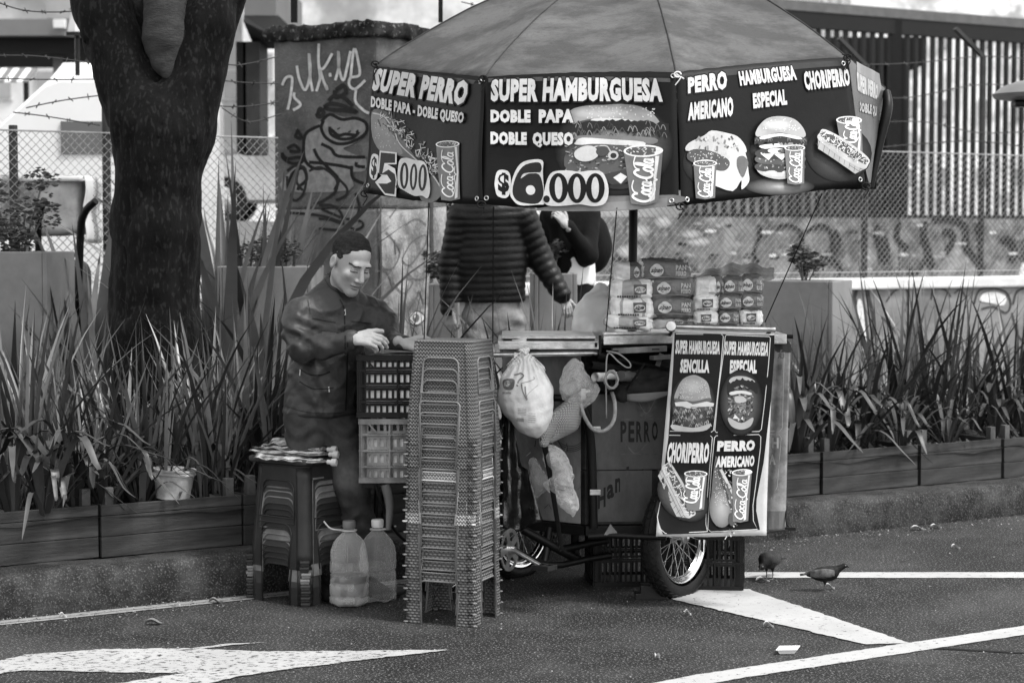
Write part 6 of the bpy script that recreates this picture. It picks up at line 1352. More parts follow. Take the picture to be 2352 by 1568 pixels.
# pale newspaper lining and blister trays inside the crates
paper = M('newsprint', .85, .9, .1, 30, .1, 60); 
for z0, z1, lab in ((b.z + .02, a.z - .06, 'pale paper lining inside the lower grey crate'), (a.z + .02, a2.z - .035, 'white paper lining inside the upper black crate')):
    m = MB(); cx = a2.x + .265
    for sx, sy, wx, wy in ((0, -1.09, .48, .003), (0, 1, .48, .003), (-1, 0, .003, .30), (1, 0, .003, .30)): m.box((cx + sx * .24, 9.20 + sy * .155, (z0 + z1) / 2), (wx, wy, z1 - z0))
    o = m.build('paper_lining', paper if 'upper' in lab else M('greyish_paper', .6, .9, .3, 14), None); tag(o, lab, 'paper')
m = MB(); zt = a2.z; m.grid(lambda u, v: Vector((a2.x + .03 + .40 * u, 9.06 + .27 * v, zt + .000 - .05 * math.sin(math.pi * v) + .05 * (abs(u - .5) * 2) ** 3 * (1 - v) + .004 * noise.noise(Vector((u * 9, v * 9, 1))))), 16, 10)
o = m.build('newspaper', M('printed_news', .45, .9, .35, 60, .1, 60, dark=.4, dsc=50), None, smooth=True, solid=.001); tag(o, 'printed paper sheets lying in the mouth of the black crate', 'paper')
m = MB(); m.box(Vector((a2.x + .20, 9.20, zt + .0)), (.20, .18, .03), None); m.grid(lambda u, v: Vector((a2.x + .06 + .30 * u, 9.03 + .1 * v, zt + .0 + .012 * math.sin(u * 3))), 8, 4); o = m.build('foil_tray', M('tray_card', .16, .6, .3, 40), None); tag(o, 'shallow card tray the vendor fills on the crate', 'tray')
m = MB(); m.grid(lambda u, v: Vector((a2.x + .33 + .20 * u, 9.03 + .12 * v, zt + .005 + .05 * u * (1 - v) + .01 * math.sin(v * 7))), 8, 5); o = m.build('white_sheet', MT['white'], None, smooth=True, solid=.001); tag(o, 'white paper corner rising at the right of the black crate', 'paper')
# stand under the crates
T = thing('crate_stand', 'low metal stand under the two plastic crates, with one bent grey leg', 'stand', (a.x + .26, 9.2, 0)); z0 = b.z - .004
m = MB(); m.box((a.x + .26, 9.20, z0 - .012), (.50, .34, .02)); m.build('top_frame', MT['black'], T)
for pts in (((a.x + .25, 9.06, z0 - .02), (a.x + .25, 9.05, 0)), ((a.x + .48, 9.06, z0 - .02), (a.x + .5, 9.05, 0)), ((a.x + .06, 9.34, z0 - .02), (a.x + .04, 9.36, 0)), ((a.x + .48, 9.34, z0 - .02), (a.x + .5, 9.36, 0))): m = MB(); m.tube([Vector(q) for q in pts], .011, 8); m.build('leg', MT['black'], T, smooth=50)
m = MB(); m.tube([P(862, 1112, 9.0), P(880, 1165, 9.02), P(905, 1215, 9.1), P(935, 1245, 9.15)], .008, 8, sm=4); m.build('brace', MT['black'], T, smooth=50)
m = MB(); m.tube([P(885, 1112, 9.03), P(895, 1160, 9.03), P(892, 1215, 9.04)], [.022, .02, .012], 10, sm=3); m.build('bent_leg', M('grey_paint', .15, .5, .2), T, smooth=50)
# crates under the cart
kb_ = G(1676, 1352); crate('plastic_crate', Vector((kb_.x - .115, 9.62, 0)), .38, .32, .27, MT['crate'], 'black plastic crate on the road behind the cart wheel', R(-8), cols=3, rows=2, slots=4)
crate('plastic_crate', Vector((P(1440, 1300, 9.65).x, 9.72, 0)), .36, .30, .27, MT['crate'], 'black plastic crate in shadow under the cart box', R(6), cols=3, rows=2, slots=4)
# wheel chock
w0 = G(1495, 1374); m = MB()
vs = [Vector((w0.x + x, w0.y + y, z)) for x, z in ((-.075, 0), (.085, 0), (.03, .067), (-.05, .067), (-.05, .028), (-.075, .028)) for y in (-.03, .05)]
m.add(vs, [(0, 2, 4, 6, 8, 10), (11, 9, 7, 5, 3, 1), (0, 1, 3, 2), (2, 3, 5, 4), (4, 5, 7, 6), (6, 7, 9, 8), (8, 9, 11, 10), (10, 11, 1, 0)]); o = m.build('wheel_chock', MT['dplas'], None, bevel=.003); fixn(o); tag(o, 'dark wedge-shaped chock against the cart wheel', 'wheel chock')
# ------------------------------------------------------------ hanging menu
mq = [(1547, 760), (1778, 767), (1757, 1226), (1505, 1229)]
pc4 = [P(1547, 760, 9.045), P(1778, 767, 9.045), P(1757, 1226, 9.0), P(1505, 1229, 9.0)]
CM = Cloth(pc4, mq, sag=.004, seed=4, bil=.012, curl=.05)
menu = thing('hanging_menu', 'dark printed menu cloth with four dishes hanging from a rod on the cart', 'menu banner', pc4[0]); um_ = um
o = CM.sheetmb(.50, 24, 40).build('cloth', MT['poster'], menu, smooth=True, solid=.001); o.modifiers['s'].offset = 1
p = Print(CM.fn); f = Z(1200, 800); f10 = Z(1200, 1200); DK = .007
p.poly([f(1500, 40), f(2318, 60), f(2318, 200), f(2290, 600), f(2230, 1100), f(2170, 1400), f10(2165, 150), f10(2190, 300), f10(1400, 340), f10(1335, 150), f(1400, 1250), f(1450, 900), f(1490, 300)], DK)
def frame4(pts, w=1.6): p.stroke([f(*q) if len(q) == 2 else f10(*q[:2]) for q in pts], w, .62, 0)
frame4([(1510, 50), (1890, 55), (1899, 70), (1880, 300), (1850, 560), (1818, 835), (1800, 848), (1462, 845)]); frame4([(1915, 70), (1925, 58), (2275, 72), (2285, 85), (2270, 300), (2240, 600), (2212, 830), (2195, 847), (1840, 852), (1828, 835), (1860, 500), (1895, 250), (1915, 70)])
frame4([(1455, 878), (1795, 880), (1808, 895), (1780, 1200), (1755, 1480), (1750, 250, 1), (1762, 310, 1)]); frame4([(1762, 310, 1), (1420, 332, 1), (1370, 290, 1), (1355, 200, 1), (1385, 60, 1), (1420, 1200)]); frame4([(1825, 895), (1840, 878), (2190, 872), (2208, 890), (2205, 980), (2170, 1250), (2140, 1450), (2140, 230, 1), (2170, 298, 1), (1790, 312, 1), (1765, 290, 1), (1775, 1500), (1800, 1150), (1825, 895)])
WT(p, 'SUPER HAMBURGUESA', [f(1512, 100), f(1875, 110), f(1868, 218), f(1505, 215)], off=.05, ow=.03); WT(p, 'SUPER HAMBURGUESA', [f(1912, 108), f(2275, 118), f(2262, 232), f(1905, 222)], off=.05, ow=.03)
WT(p, 'SENCILLA', [f(1552, 255), f(1785, 262), f(1782, 368), f(1542, 368)], off=.06, ow=.03); WT(p, 'ESPECIAL', [f(1955, 262), f(2175, 262), f(2172, 374), f(1950, 374)], off=.06, ow=.03)
# first dish: burger with a round sesame bun
g0 = f(1650, 620); p.glow(g0[0], g0[1], 52, 68, .34, DK, pw=.65)
p.poly([f(1505, 590), f(1520, 500), f(1570, 420), f(1650, 385), (f(1650, 385)[0] + 18, f(1650, 385)[1] + 5), f(1770, 450), f(1790, 540), f(1785, 590), f(1650, 600)], .33, 4); p.glow(*f(1640, 480), 26, 20, .5, .33)
rr = random.Random(14)
for _ in range(95): q = f(1545 + rr.random() * 215, 425 + rr.random() * 150); p.ell(q[0], q[1], 1.1, .8, .66, 6, rr.random() * 3, bump=False)
p.z += p.step; p.poly([f(1510, 575), f(1650, 600), f(1780, 570), f(1790, 600), f(1650, 640), f(1510, 600)], .12, 3)
p.poly([f(1500, 610), f(1600, 600), f(1650, 625), f(1760, 600), f(1820, 615), f(1815, 640), f(1660, 645), f(1510, 640)], .60); p.poly([f(1500, 645), f(1650, 655), f(1800, 640), f(1790, 700), f(1650, 710), f(1510, 695)], .09, 3); p.poly([f(1560, 640), f(1620, 640), f(1650, 655), f(1700, 640), f(1660, 660), f(1600, 655)], .62)
for _ in range(110): q = f(1485 + rr.random() * 320, 645 + rr.random() * 155); p.stroke([(q[0] - 2, q[1] + 5), (q[0], q[1] - 3), (q[0] + 3, q[1] + 4)], rr.uniform(.8, 2.2), rr.choice([.04, .08, .2, .3, .45, .03]), 2)
p.poly([f(1475, 790), f(1650, 815), f(1790, 780), f(1760, 830), f(1650, 848), f(1500, 840)], .40, 3)
# second dish: tall burger
g0 = f(2045, 610); p.glow(g0[0], g0[1], 50, 76, .30, DK, pw=.6)
p.poly([f(1940, 470), f(1950, 420), f(2000, 395), f(2080, 398), f(2150, 430), f(2165, 480), f(2100, 460), f(2000, 450)], .42, 3)
q = f(2050, 600); ragged(p, f(1925, 0)[0], f(2180, 0)[0], f(0, 465)[1], 14, 16, .022, 16, rr)
for _ in range(150): t = rr.random() * 6.28; k = rr.random() ** .5; q = f(2040 + math.cos(t) * k * 105, 620 + math.sin(t) * k * 150); p.ell(q[0], q[1], rr.uniform(1.2, 5), rr.uniform(.8, 2.4), rr.choice([.03, .05, .09, .22, .45, .06, .3]), 7, rr.random() * 3, bump=False)
p.z += p.step; p.poly([f(1950, 525), f(2040, 510), f(2125, 530), f(2110, 548), f(2040, 535), f(1960, 548)], .62, 3); p.poly([f(1990, 560), f(2060, 560), f(2080, 600), f(2000, 610)], .45, 3)
p.poly([f(1935, 730), f(2040, 775), f(2140, 730), f(2120, 800), f(2040, 828), f(1960, 800)], .36, 4); p.poly([f(1990, 705), f(2020, 740), f(1970, 740)], .6); p.poly([f(2050, 720), f(2060, 755), f(2035, 740)], .6)
# lower dishes
WT(p, 'CHORIPERRO', [f(1448, 935), f(1783, 932), f(1770, 1102), f(1428, 1105)], off=.06, ow=.03); 
g0 = f(1560, 1380); p.glow(g0[0], g0[1], 48, 66, .26, DK, rot=-.9, pw=.6); hotdog(p, *f(1430, 1120), *f10(1630, 175), 40, seed=21)
q0, q1 = f(1577, 1188), f(1762, 1188); cup(p, q0[0], q0[1], q1[0], f(0, 1490)[1], lean=-2, seed=5, word=False); script(p, f(1665, 1420), (9, -52), (-28, 0), w=.07)
p.poly([f(1830, 1040), f(1880, 1180), f(1960, 1300), f(1990, 1480), f10(1960, 120), f10(1900, 250), f10(1830, 270), f10(1790, 160), f(1795, 1350)], .12, 3)
g0 = f10(1870, 120); p.glow(g0[0], g0[1], 26, 46, .42, .12, pw=1.0)
p.stroke([f(1870, 1150), f(1930, 1280), f(1985, 1400), f10(1980, 60)], 6, .5); p.stroke([f(1850, 1160), f(1900, 1320), f(1950, 1480)], 5, .06)
for _ in range(70): q = f(1815 + rr.random() * 90, 1120 + rr.random() * 330); p.ell(q[0], q[1], 1.1, .8, .6, 6, rr.random() * 3, bump=False)
for _ in range(46): q = f(1900 + rr.random() * 100, 1160 + rr.random() * 560); p.stroke([q, (q[0] + rr.uniform(-6, 6), q[1] + rr.uniform(-6, 8))], rr.uniform(1.5, 3.2), rr.choice([.6, .5, .3, .06, .1]), 0)
p.poly([f10(1930, 170), f10(1970, 180), f10(1985, 230), f10(1960, 275), f10(1925, 250)], .07, 3)
q0, q1 = f(1952, 1178), f(2140, 1178); cup(p, q0[0], q0[1], q1[0], f10(0, 250)[1], lean=-4, seed=6)
WT(p, 'PERRO', [f(1845, 918), f(2162, 912), f(2158, 1002), f(1838, 1005)], off=.07, ow=.04); WT(p, 'AMERICANO', [f(1835, 1042), f(2160, 1040), f(2155, 1132), f(1825, 1135)], off=.06, ow=.04)
p.build('print', MT['poster'], menu)
# pale worn banner behind it
fq = [(1765, 782), (1816, 786), (1803, 1217), (1738, 1217)]; pc5 = [P(1765, 782, 9.36), P(1816, 786, 9.33), P(1803, 1217, 9.28), P(1738, 1217, 9.31)]
CB = Cloth(pc5, fq, seed=8, bil=.008); fb = thing('faded_banner', 'pale worn back of a second banner showing mirrored letters right of the hanging menu', 'banner', pc5[0])
o = CB.sheetmb(.26, 12, 30).build('cloth', M('worn_vinyl', 1, .5, .2, 8, .3, 40, attr=True, dark=.45, dsc=7), fb, smooth=True, solid=.001)
p = Print(CB.fn); g4 = Z(1800, 800)
p.poly([g4(300, 90), g4(400, 95), g4(440, 140), g4(440, 200), g4(370, 200), g4(310, 190)], .05, 2); p.stroke([g4(385, 200), g4(375, 600), g4(370, 820), g4(350, 845), g4(270, 845)], 1.2, .40, 0); p.stroke([g4(270, 872), g4(345, 875), g4(362, 900), g4(330, 1300), g4(280, 1400)], 1.2, .40, 0)
for ch, x, y in (('R', 330, 205), ('U', 355, 210), ('I', 335, 300), ('H', 285, 900), ('A', 262, 1035)): w_, h_2 = (30, 45) if y < 400 else (55, 85); p.text(ch, [g4(x + w_, y), g4(x, y), g4(x, y + h_2), g4(x + w_, y + h_2)], g=.44 if y > 400 else .12, off=.04)
p.poly([g4(100, 1500), g4(385, 1500), (g4(385, 1500)[0], 1214), (g4(60, 1500)[0], 1214)], .16)
p.build('print', MT['poster'], fb)
m = MB(); m.tube([P(*q) for q in ((1805, 1165, 9.3), (1806, 1200, 9.28), (1815, 1216, 9.26), (1790, 1218, 9.2), (1740, 1226, 9.1))], .004, 5, sm=4); m.box(P(1815, 1214, 9.25), (.05, .014, .014)); o = m.build('tie_cord', MT['string']); tag(o, 'black cord with a clip at the lower right corner of the faded banner', 'cord')
# ============================================================ STOOLS
wv0 = weave('triangle_weave_plastic', .16, 210, 190, 0); wv1 = weave('basket_weave_plastic', .15, 150, 250, 1); wvL = weave('pale_weave_plastic', .42, 210, 190, 0)
wr0 = M('stool_rim_plastic', .19, .38, .15, 8); wrL = M('pale_rim_plastic', .5, .4, .1, 8); smoothP = M('smooth_stool_plastic', .05, .36, .2, 6, dark=.2, dsc=9); smoothP2 = M('tan_stool_plastic', .19, .45, .15, 6, dark=.25, dsc=12); smoothP3 = M('mid_stool_plastic', .07, .4, .15, 6)
def arch(w0, z0, w1, z1, r, n=6, bottom_open=False):
    """rounded-top opening: lower half-width w0 at z0, upper half-width w1 at z1"""
    pts = [(-w0, z0)]
    for k in range(n + 1): a = math.pi - (math.pi / 2) * k / n; pts.append((-w1 + r + r * math.cos(a), z1 - r + r * math.sin(a)))
    for k in range(n + 1): a = math.pi / 2 - (math.pi / 2) * k / n; pts.append((w1 - r + r * math.cos(a), z1 - r + r * math.sin(a)))
    pts.append((w0, z0)); return pts
def make_stool(name, body, rim, H=.45, wt=.275, wb=.335, rc=.035, window=True, woven=True, legw=.055):
    """square stool: seat, four side panels with window and arch, corner legs with feet"""
    T = thing(name, 'x', 'stool'); ht, hb = wt / 2, wb / 2
    hw = lambda z: hb + (ht - hb) * z / H
    ch = .030 if woven else .05                              # corner chamfer
    def face(k):
        Mx = Matrix.Rotation(R(90 * k), 4, 'Z')
        return lambda x, z, d: Mx @ Vector((x, -hw(z) + d, z))
    for k in range(4):
        fn = face(k); zA = H * .42; outer = [(-hw(0) + ch, .0), (-hw(H) + ch, H - .012), (hw(H) - ch, H - .012), (hw(0) - ch, 0), (hw(0) - ch - legw, 0)]
        ar = arch(hw(0) - ch - legw, 0, hw(zA) - ch - legw * .55, zA if woven else H * .40, .022 if woven else .05)
        outer = outer[:4] + ar[::-1]
        hl = []
        if window: hl = [arch(hw(H * .5) * (.60 if woven else .66), H * (.50 if woven else .46), hw(H * .84) * (.58 if woven else .62), H * .84, .03 if woven else .045)]
        m = MB(); m.plate(outer, hl, .0035, fn); o = m.build('side_panel', body, T); fixn(o)
        m = MB(); m.tube([fn(x, z, -.002) for x, z in ar], .0042 if woven else .0035, 6); o = m.build('arch_rim', rim, T, smooth=True)
        if window: m = MB(); m.tube([fn(x, z, -.002) for x, z in hl[0]], .004, 6, closed=True); o = m.build('window_rim', rim, T, smooth=True)
        # corner leg: chamfered strip from seat to foot
        Mx = Matrix.Rotation(R(90 * k), 4, 'Z'); m = MB(); nz_ = 10
        def leg(u, v):
            z = (H - .012) * (1 - v); h = hw(z); a = Vector((h - ch, -h, z)); b = Vector((h, -h + ch, z)); q = a.lerp(b, u); q += Vector((.707, -.707, 0)) * ch * .28 * math.sin(math.pi * u); return Mx @ q
        m.grid(leg, 6, nz_); o = m.build('leg', body, T, smooth=60, solid=.0035); o.modifiers['s'].offset = 0
        m = MB(); c = Mx @ Vector((hb - ch * .45, -hb + ch * .45, .006)); Mf = Matrix.Translation(c) @ Matrix.Rotation(R(90 * k - 45), 4, 'Z')
        if woven: m.box((0, .004, 0), (.040, .018, .006), Mf); m.build('foot', rim, T, bevel=.002)
        else:
            m.box((0, .0, .006), (.075, .045, .014), Mf); m.box((0, 0, -.0), (.066, .04, .024), Mf, taper=1.0); m.build('foot', rim, T, bevel=.004)
    # seat with rounded corners
    m = MB(); n = 32; vs = []; fs = []
    def ringp(s_, z):
        out = []; rr_ = rc
        for k in range(n): t = 2 * math.pi * (k + .5) / n; c_, q = math.cos(t), math.sin(t); out.append(((ht - rr_) * (1 if c_ > 0 else -1) * s_ + c_ * rr_ * s_, (ht - rr_) * (1 if q > 0 else -1) * s_ + q * rr_ * s_, z))
        return out
    for s_, z in ((1.0, H - .014), (1.015, H - .010), (1.012, H - .003), (.985, H), (.9, H + .0015), (.5, H - .001), (.12, H - .002)): vs += ringp(s_, z)
    for i in range(6):
        for k in range(n): fs.append((i * n + k, i * n + (k + 1) % n, (i + 1) * n + (k + 1) % n, (i + 1) * n + k))
    fs.append(tuple(6 * n + k for k in range(n))); m.add(vs, fs); m.build('seat', body, T, smooth=45)
    return T
def stack(proto_of, base, rz, n, pitch, labs, grp, jit=.003):
    z = 0
    for i in range(n):
        pr = proto_of(i); c = copy_tree(pr) if pr.get('used') else pr
        pr['used'] = 1
        if 'used' in c: pass
        z = pitch * i
        c.location = (base[0] + random.uniform(-jit, jit), base[1] + random.uniform(-jit, jit), z); c.rotation_euler = (R(random.uniform(-.25, .25)), R(random.uniform(-.25, .25)), rz + R(random.uniform(-.6, .6)))
        c['label'] = labs[i]; c['group'] = grp
def ordn(i): return ['lowest', 'second', 'third', 'fourth', 'fifth', 'sixth', 'seventh', 'eighth', 'ninth', 'tenth', 'eleventh', 'twelfth', 'thirteenth', 'fourteenth', 'fifteenth', 'sixteenth', 'seventeenth'][i]
sA = make_stool('woven_stool', wv0, wr0); sB = make_stool('woven_stool', wv1, wr0); sL = make_stool('woven_stool', wvL, wrL)
fb_ = G(1089, 1441, 0); n_ = 17; pitch = .0492
labs = []
for i in range(n_):
    if i < 9: labs.append('grey basket-weave plastic stool, %s from the ground in the tall stack' % ordn(i) if i else 'grey basket-weave plastic stool standing on the road under the tall stack')
    elif i == 9: labs.append('pale woven plastic stool, the only light one in the tall stack')
    elif i == n_ - 1: labs.append('dark triangle-weave plastic stool on top of the tall stack, its seat showing')
    else: labs.append('dark triangle-weave plastic stool, %s below the top of the tall stack' % ordn(n_ - 1 - i if n_ - 1 - i else 0).replace('lowest', 'next'))
yawS = R(-21)          # left face towards us, near corner right of centre
hbS = .335 / 2; cnr = Vector((math.cos(yawS) * hbS + math.sin(yawS) * hbS, math.sin(yawS) * hbS - math.cos(yawS) * hbS, 0))
basep = Vector((fb_.x, fb_.y, 0)) - cnr
stack(lambda i: sB if i < 9 else (sL if i == 9 else sA), basep, yawS, n_, pitch, labs, 'woven plastic stools in the tall stack')
pA = make_stool('smooth_stool', smoothP, smoothP, H=.45, wt=.318, wb=.375, rc=.06, woven=False, legw=.05); pBt = make_stool('smooth_stool', smoothP2, smoothP2, H=.45, wt=.318, wb=.375, rc=.06, woven=False, legw=.05); pCt = make_stool('smooth_stool', smoothP3, smoothP3, H=.45, wt=.318, wb=.375, rc=.06, woven=False, legw=.05)
fb2 = G(702, 1394, 0); yw2 = R(-38); hb2 = .375 / 2; cn2 = Vector((math.cos(yw2) * hb2 + math.sin(yw2) * hb2, math.sin(yw2) * hb2 - math.cos(yw2) * hb2, 0)); b2 = Vector((fb2.x, fb2.y, 0)) - cn2
stack(lambda i: {4: pBt, 5: pBt, 3: pCt}.get(i, pA), b2, yw2, 8, .0275, ['dark smooth plastic stool on the road, lowest of the short stack', 'dark smooth plastic stool, second from the ground in the short stack', 'dark smooth plastic stool, third from the ground in the short stack', 'mid-grey smooth plastic stool just under the two tan ones',
   'lower of the two paler tan stools in the short stack', 'upper of the two paler tan stools in the short stack', 'dark smooth plastic stool directly above the two tan ones', 'dark smooth plastic stool on top of the short stack, cushion on its seat'], 'smooth plastic stools in the short stack')
for o in SC.objects:
    if 'used' in o: del o['used']
zs = .45 + .0275 * 7
# cushion and foil drink pouches on the short stack
def cush(p):
    X, Y, Zz = p; dx, dy = X - b2.x, Y - b2.y; c, s_ = math.cos(yw2), math.sin(yw2); u = dx * c + dy * s_; v = -dx * s_ + dy * c
    q = [np.abs(u) - .175, np.abs(v) - .175, np.abs(Zz - zs - .017) - .004]; return np.sqrt(sum(np.maximum(k, 0) ** 2 for k in q)) + np.minimum(np.maximum(np.maximum(q[0], q[1]), q[2]), 0) - .011 + .003 * wob(p, 14, 6)
Vv, Ff = solid(cush, (b2.x - .3, b2.y - .3, zs - .012), (b2.x + .3, b2.y + .3, zs + .05), .008); o = mesh_obj('cushion', Vv, Ff, M('dark_quilt', .06, .8, .3, 14, .4, 70)); tag(o, 'flat dark cushion on top of the short stool stack', 'cushion')
foil = M('foil_print', .42, .28, .75, 22, .9, 35, metal=.35, dark=.75, dsc=26)
labp = M('pouch_label', .62, .5, .15, 50, .2, 40, dark=.3, dsc=60)
for i, (x0, y0, x1, y1, lab) in enumerate(((596, 1058, 752, 1062, 'lowest flattened drink pouch on the stool cushion, cap overhanging the edge'), (585, 1046, 756, 1040, 'flattened drink pouch second from below on the stool cushion'), (590, 1036, 752, 1028, 'flattened drink pouch with a pale paper label on the stool cushion'), (615, 1022, 762, 1016, 'topmost crumpled drink pouch on the stool cushion'))):
    Y = 9.12 + .05 * i; A = P(x0, y0, Y + .06); B = P(x1, y1, Y - .03); A.z = zs + .034 + .016 * i; B.z = zs + .030 + .017 * i - (.012 if i == 0 else 0); T = thing('drink_pouch', lab, 'pouch', A, 'flattened drink pouches on the cushion'); d = (B - A); n = Vector((-d.y, d.x, 0)).normalized()
    m = MB()
    def pf(u, v, s_, A=A, d=d, n=n, i=i):
        w = .075 * (1 - .7 * max(0, (u - .86) / .14)) ; th = .011 * math.sin(math.pi * min(1, u * 1.02)) ** .4 * math.sin(math.pi * v) ** .5
        return A + d * u + n * (v - .5) * 2 * w + Vector((0, 0, s_ * th + .010 * noise.noise(Vector((u * 8, v * 5, i * 3))) + .014 * (1 - u) ** 3 * math.sin(v * 5 + i)))
    m.grid(lambda u, v: pf(u, v, 1), 26, 8); m.grid(lambda u, v: pf(u, 1 - v, -1), 26, 8); m.build('bag', foil, T, smooth=True)
    m = MB(); m.grid(lambda u, v: pf(.42 + .5 * u, .05 + .8 * v, 1) + Vector((0, 0, .003)), 10, 5); m.build('paper_label', labp, T, smooth=True)
    ex = d.normalized(); Mx = Matrix.Translation(B + ex * .0) @ ex.to_track_quat('Z', 'Y').to_matrix().to_4x4(); m = MB(); m.lathe([(0, .0), (.011, 0), (.011, .02), (.0165, .02), (.0175, .024), (.0175, .042), (.016, .045), (0, .045)], 18, Mx); m.build('cap', MT['cream'], T, smooth=40)
m = MB(); pt_ = P(694, 1012, 9.2); m.grid(lambda u, v: pt_ + Vector((-.03 + .05 * u + .02 * v, .01 * math.sin(v * 6), .005 + .06 * v * (1 - .4 * abs(u - .6)))), 6, 6); o = m.build('wrapper_scrap', foil, None, smooth=True, solid=.0008); tag(o, 'crumpled wrapper scrap sticking up from the pouches', 'wrapper')
# ============================================================ big bottles
petm = film('clear_bottle_plastic', .75, .13, .05, .7, 14); watr = M('murky_water', .16, .1, .1, 3, spec=.6); waterm = film('water_in_bottle', .22, .62, .05, .1, 5)
def bottle(c, r_, H, label, capm, fill, rz):
    T = thing('water_bottle', label, 'bottle', (0, 0, 0), 'big clear water bottles on the road'); prof = [(0, .012)]
    pr = [(.55, 0), (.9, .004), (1.0, .03), (1.0, .10), (.965, .115), (.965, .125), (1.0, .14), (1.0, .26), (.97, .27), (.97, .28), (1, .29), (1, .36), (.955, .375), (.955, .39), (1.0, .41), (1.0, .52), (.97, .53), (.98, .545), (.99, .60), (.93, .68), (.80, .76), (.58, .83), (.36, .88), (.27, .90), (.27, .935)]
    prof += [(r_ * a, H * b) for a, b in pr]; m = MB(); m.lathe(prof, 40)
    vs = []
    for v in m.v:
        v = Vector(v); a = math.atan2(v.y, v.x); k = v.z / H
        dent = .012 * max(0, noise.noise(Vector((math.cos(a) * 1.6 + rz * 5, math.sin(a) * 1.6, k * 4)))) * 1.5 * (1 if .1 < k < .85 else 0)
        rr_ = math.hypot(v.x, v.y); f = 1 - dent / max(rr_, .01)
        if k < .09 and rr_ > r_ * .4: v.z += .010 * abs(math.sin(a * 3))
        vs.append((v.x * f, v.y * f, v.z))
    m.v = vs; m.build('shell', petm, T, smooth=True)
    if fill:
        m = MB(); w = [(0, .014)] + [(r_ * a * .965, H * b + .004) for a, b in pr if b <= fill] + [(r_ * .96, H * fill), (0, H * fill)]; m.lathe(w, 40); m.build('water', waterm, T, smooth=40)
        m = MB(); m.disc((0, 0, H * fill + .001), r_ * .955, (0, 0, 1), 32); m.build('water_surface', M('water_top', .12, .1, .1), T)
    m = MB(); zc_ = H * .935; m.lathe([(.0, 0), (r_ * .30, 0), (r_ * .33, .006), (r_ * .33, .03), (r_ * .30, .036), (0, .037)], 22, Matrix.Translation((0, 0, zc_))); m.build('cap', capm, T, smooth=35)
    m = MB(); m.lathe([(r_ * .28, 0), (r_ * .40, .001), (r_ * .40, .006), (r_ * .28, .007)], 22, Matrix.Translation((0, 0, zc_ - .012))); m.tube([Vector((-r_ * .3, 0, zc_ - .009)), Vector((-r_ * .9, -.01, zc_ + .0)), Vector((-r_ * 1.25, -.015, zc_ + .035))][:: 1] if fill else [Vector((-r_ * .38, -.01, zc_ - .01)), Vector((r_ * .4, -.03, zc_ - .006)), Vector((r_ * 1.0, -.02, zc_ + .008))], .004, 6, sm=4); m.build('neck_ring', MT['cream'], T, smooth=50)
    T.location = c
    return T
gb = G(799, 1396); bottle(Vector((gb.x, gb.y + .09, 0)), .092, .378, 'big clear plastic bottle half full of murky water, grey cap', M('grey_cap', .16, .5, .1), .36, .3)
gb = G(863, 1391); bottle(Vector((gb.x, gb.y + .14, 0)), .088, .368, 'big clear plastic bottle with white cap and handle, almost empty', MT['white'], 0, 1.1)
# small things lying around the bottles
g_ = G(905, 1375); m = MB(); m.lathe([(0, -.05), (.02, -.05), (.026, -.03), (.027, .02), (.02, .045), (.010, .055), (0, .056)], 16, Matrix.Translation((g_.x, g_.y + .05, .028)) @ Matrix.Rotation(R(80), 4, 'Y')); o = m.build('small_bottle', M('dim_plastic', .06, .35, .3, 30), None, smooth=50); tag(o, 'small dark bottle lying on the road behind the big bottles', 'bottle')
g_ = G(737, 1366); m = MB(); m.lathe([(0, -.02), (.014, -.02), (.018, 0), (.012, .02), (0, .022)], 10, Matrix.Translation((g_.x, g_.y, .018)) @ Matrix.Rotation(R(70), 4, 'X')); o = m.build('crumpled_cup', M('dim_cup', .14, .5, .3, 30), None, smooth=50); tag(o, 'small crumpled cup beside the foot of the short stool stack', 'cup')
# white bucket in the bed
bk = thing('bucket', 'white plastic bucket with a dirty lower half standing in the planter bed', 'bucket', P(392, 1140, 9.48)); pb_ = P(392, 1147, 9.48); z0 = pb_.z; m = MB(); hgt = P(389, 1075, 9.55).z - z0; r0_, r1_ = .080, .100
m.lathe([(0, 0), (r0_, 0), (r0_ + (r1_ - r0_) * .8, hgt * .8), (r1_ + .004, hgt * .82), (r1_ + .004, hgt * .86), (r1_, hgt * .88), (r1_, hgt * .93), (r1_ + .005, hgt * .94), (r1_ + .005, hgt), (r1_ - .004, hgt), (r0_ - .004, .01), (0, .01)], 36, Matrix.Translation((pb_.x, 9.54, z0)) @ Matrix.Rotation(R(4), 4, 'Y')); m.build('shell', M('bucket_plastic', .50, .5, .12, 6, dark=.45, dsc=6), bk, smooth=40)
m = MB(); m.tube([Vector((pb_.x + .1 * math.cos(t), 9.54 - .1 * abs(math.sin(t)) * .3 - .03, z0 + hgt * .85 - .05 * math.sin(t))) for t in [k * math.pi / 8 for k in range(9)]], .002, 5); m.build('handle', MT['wire'], bk)
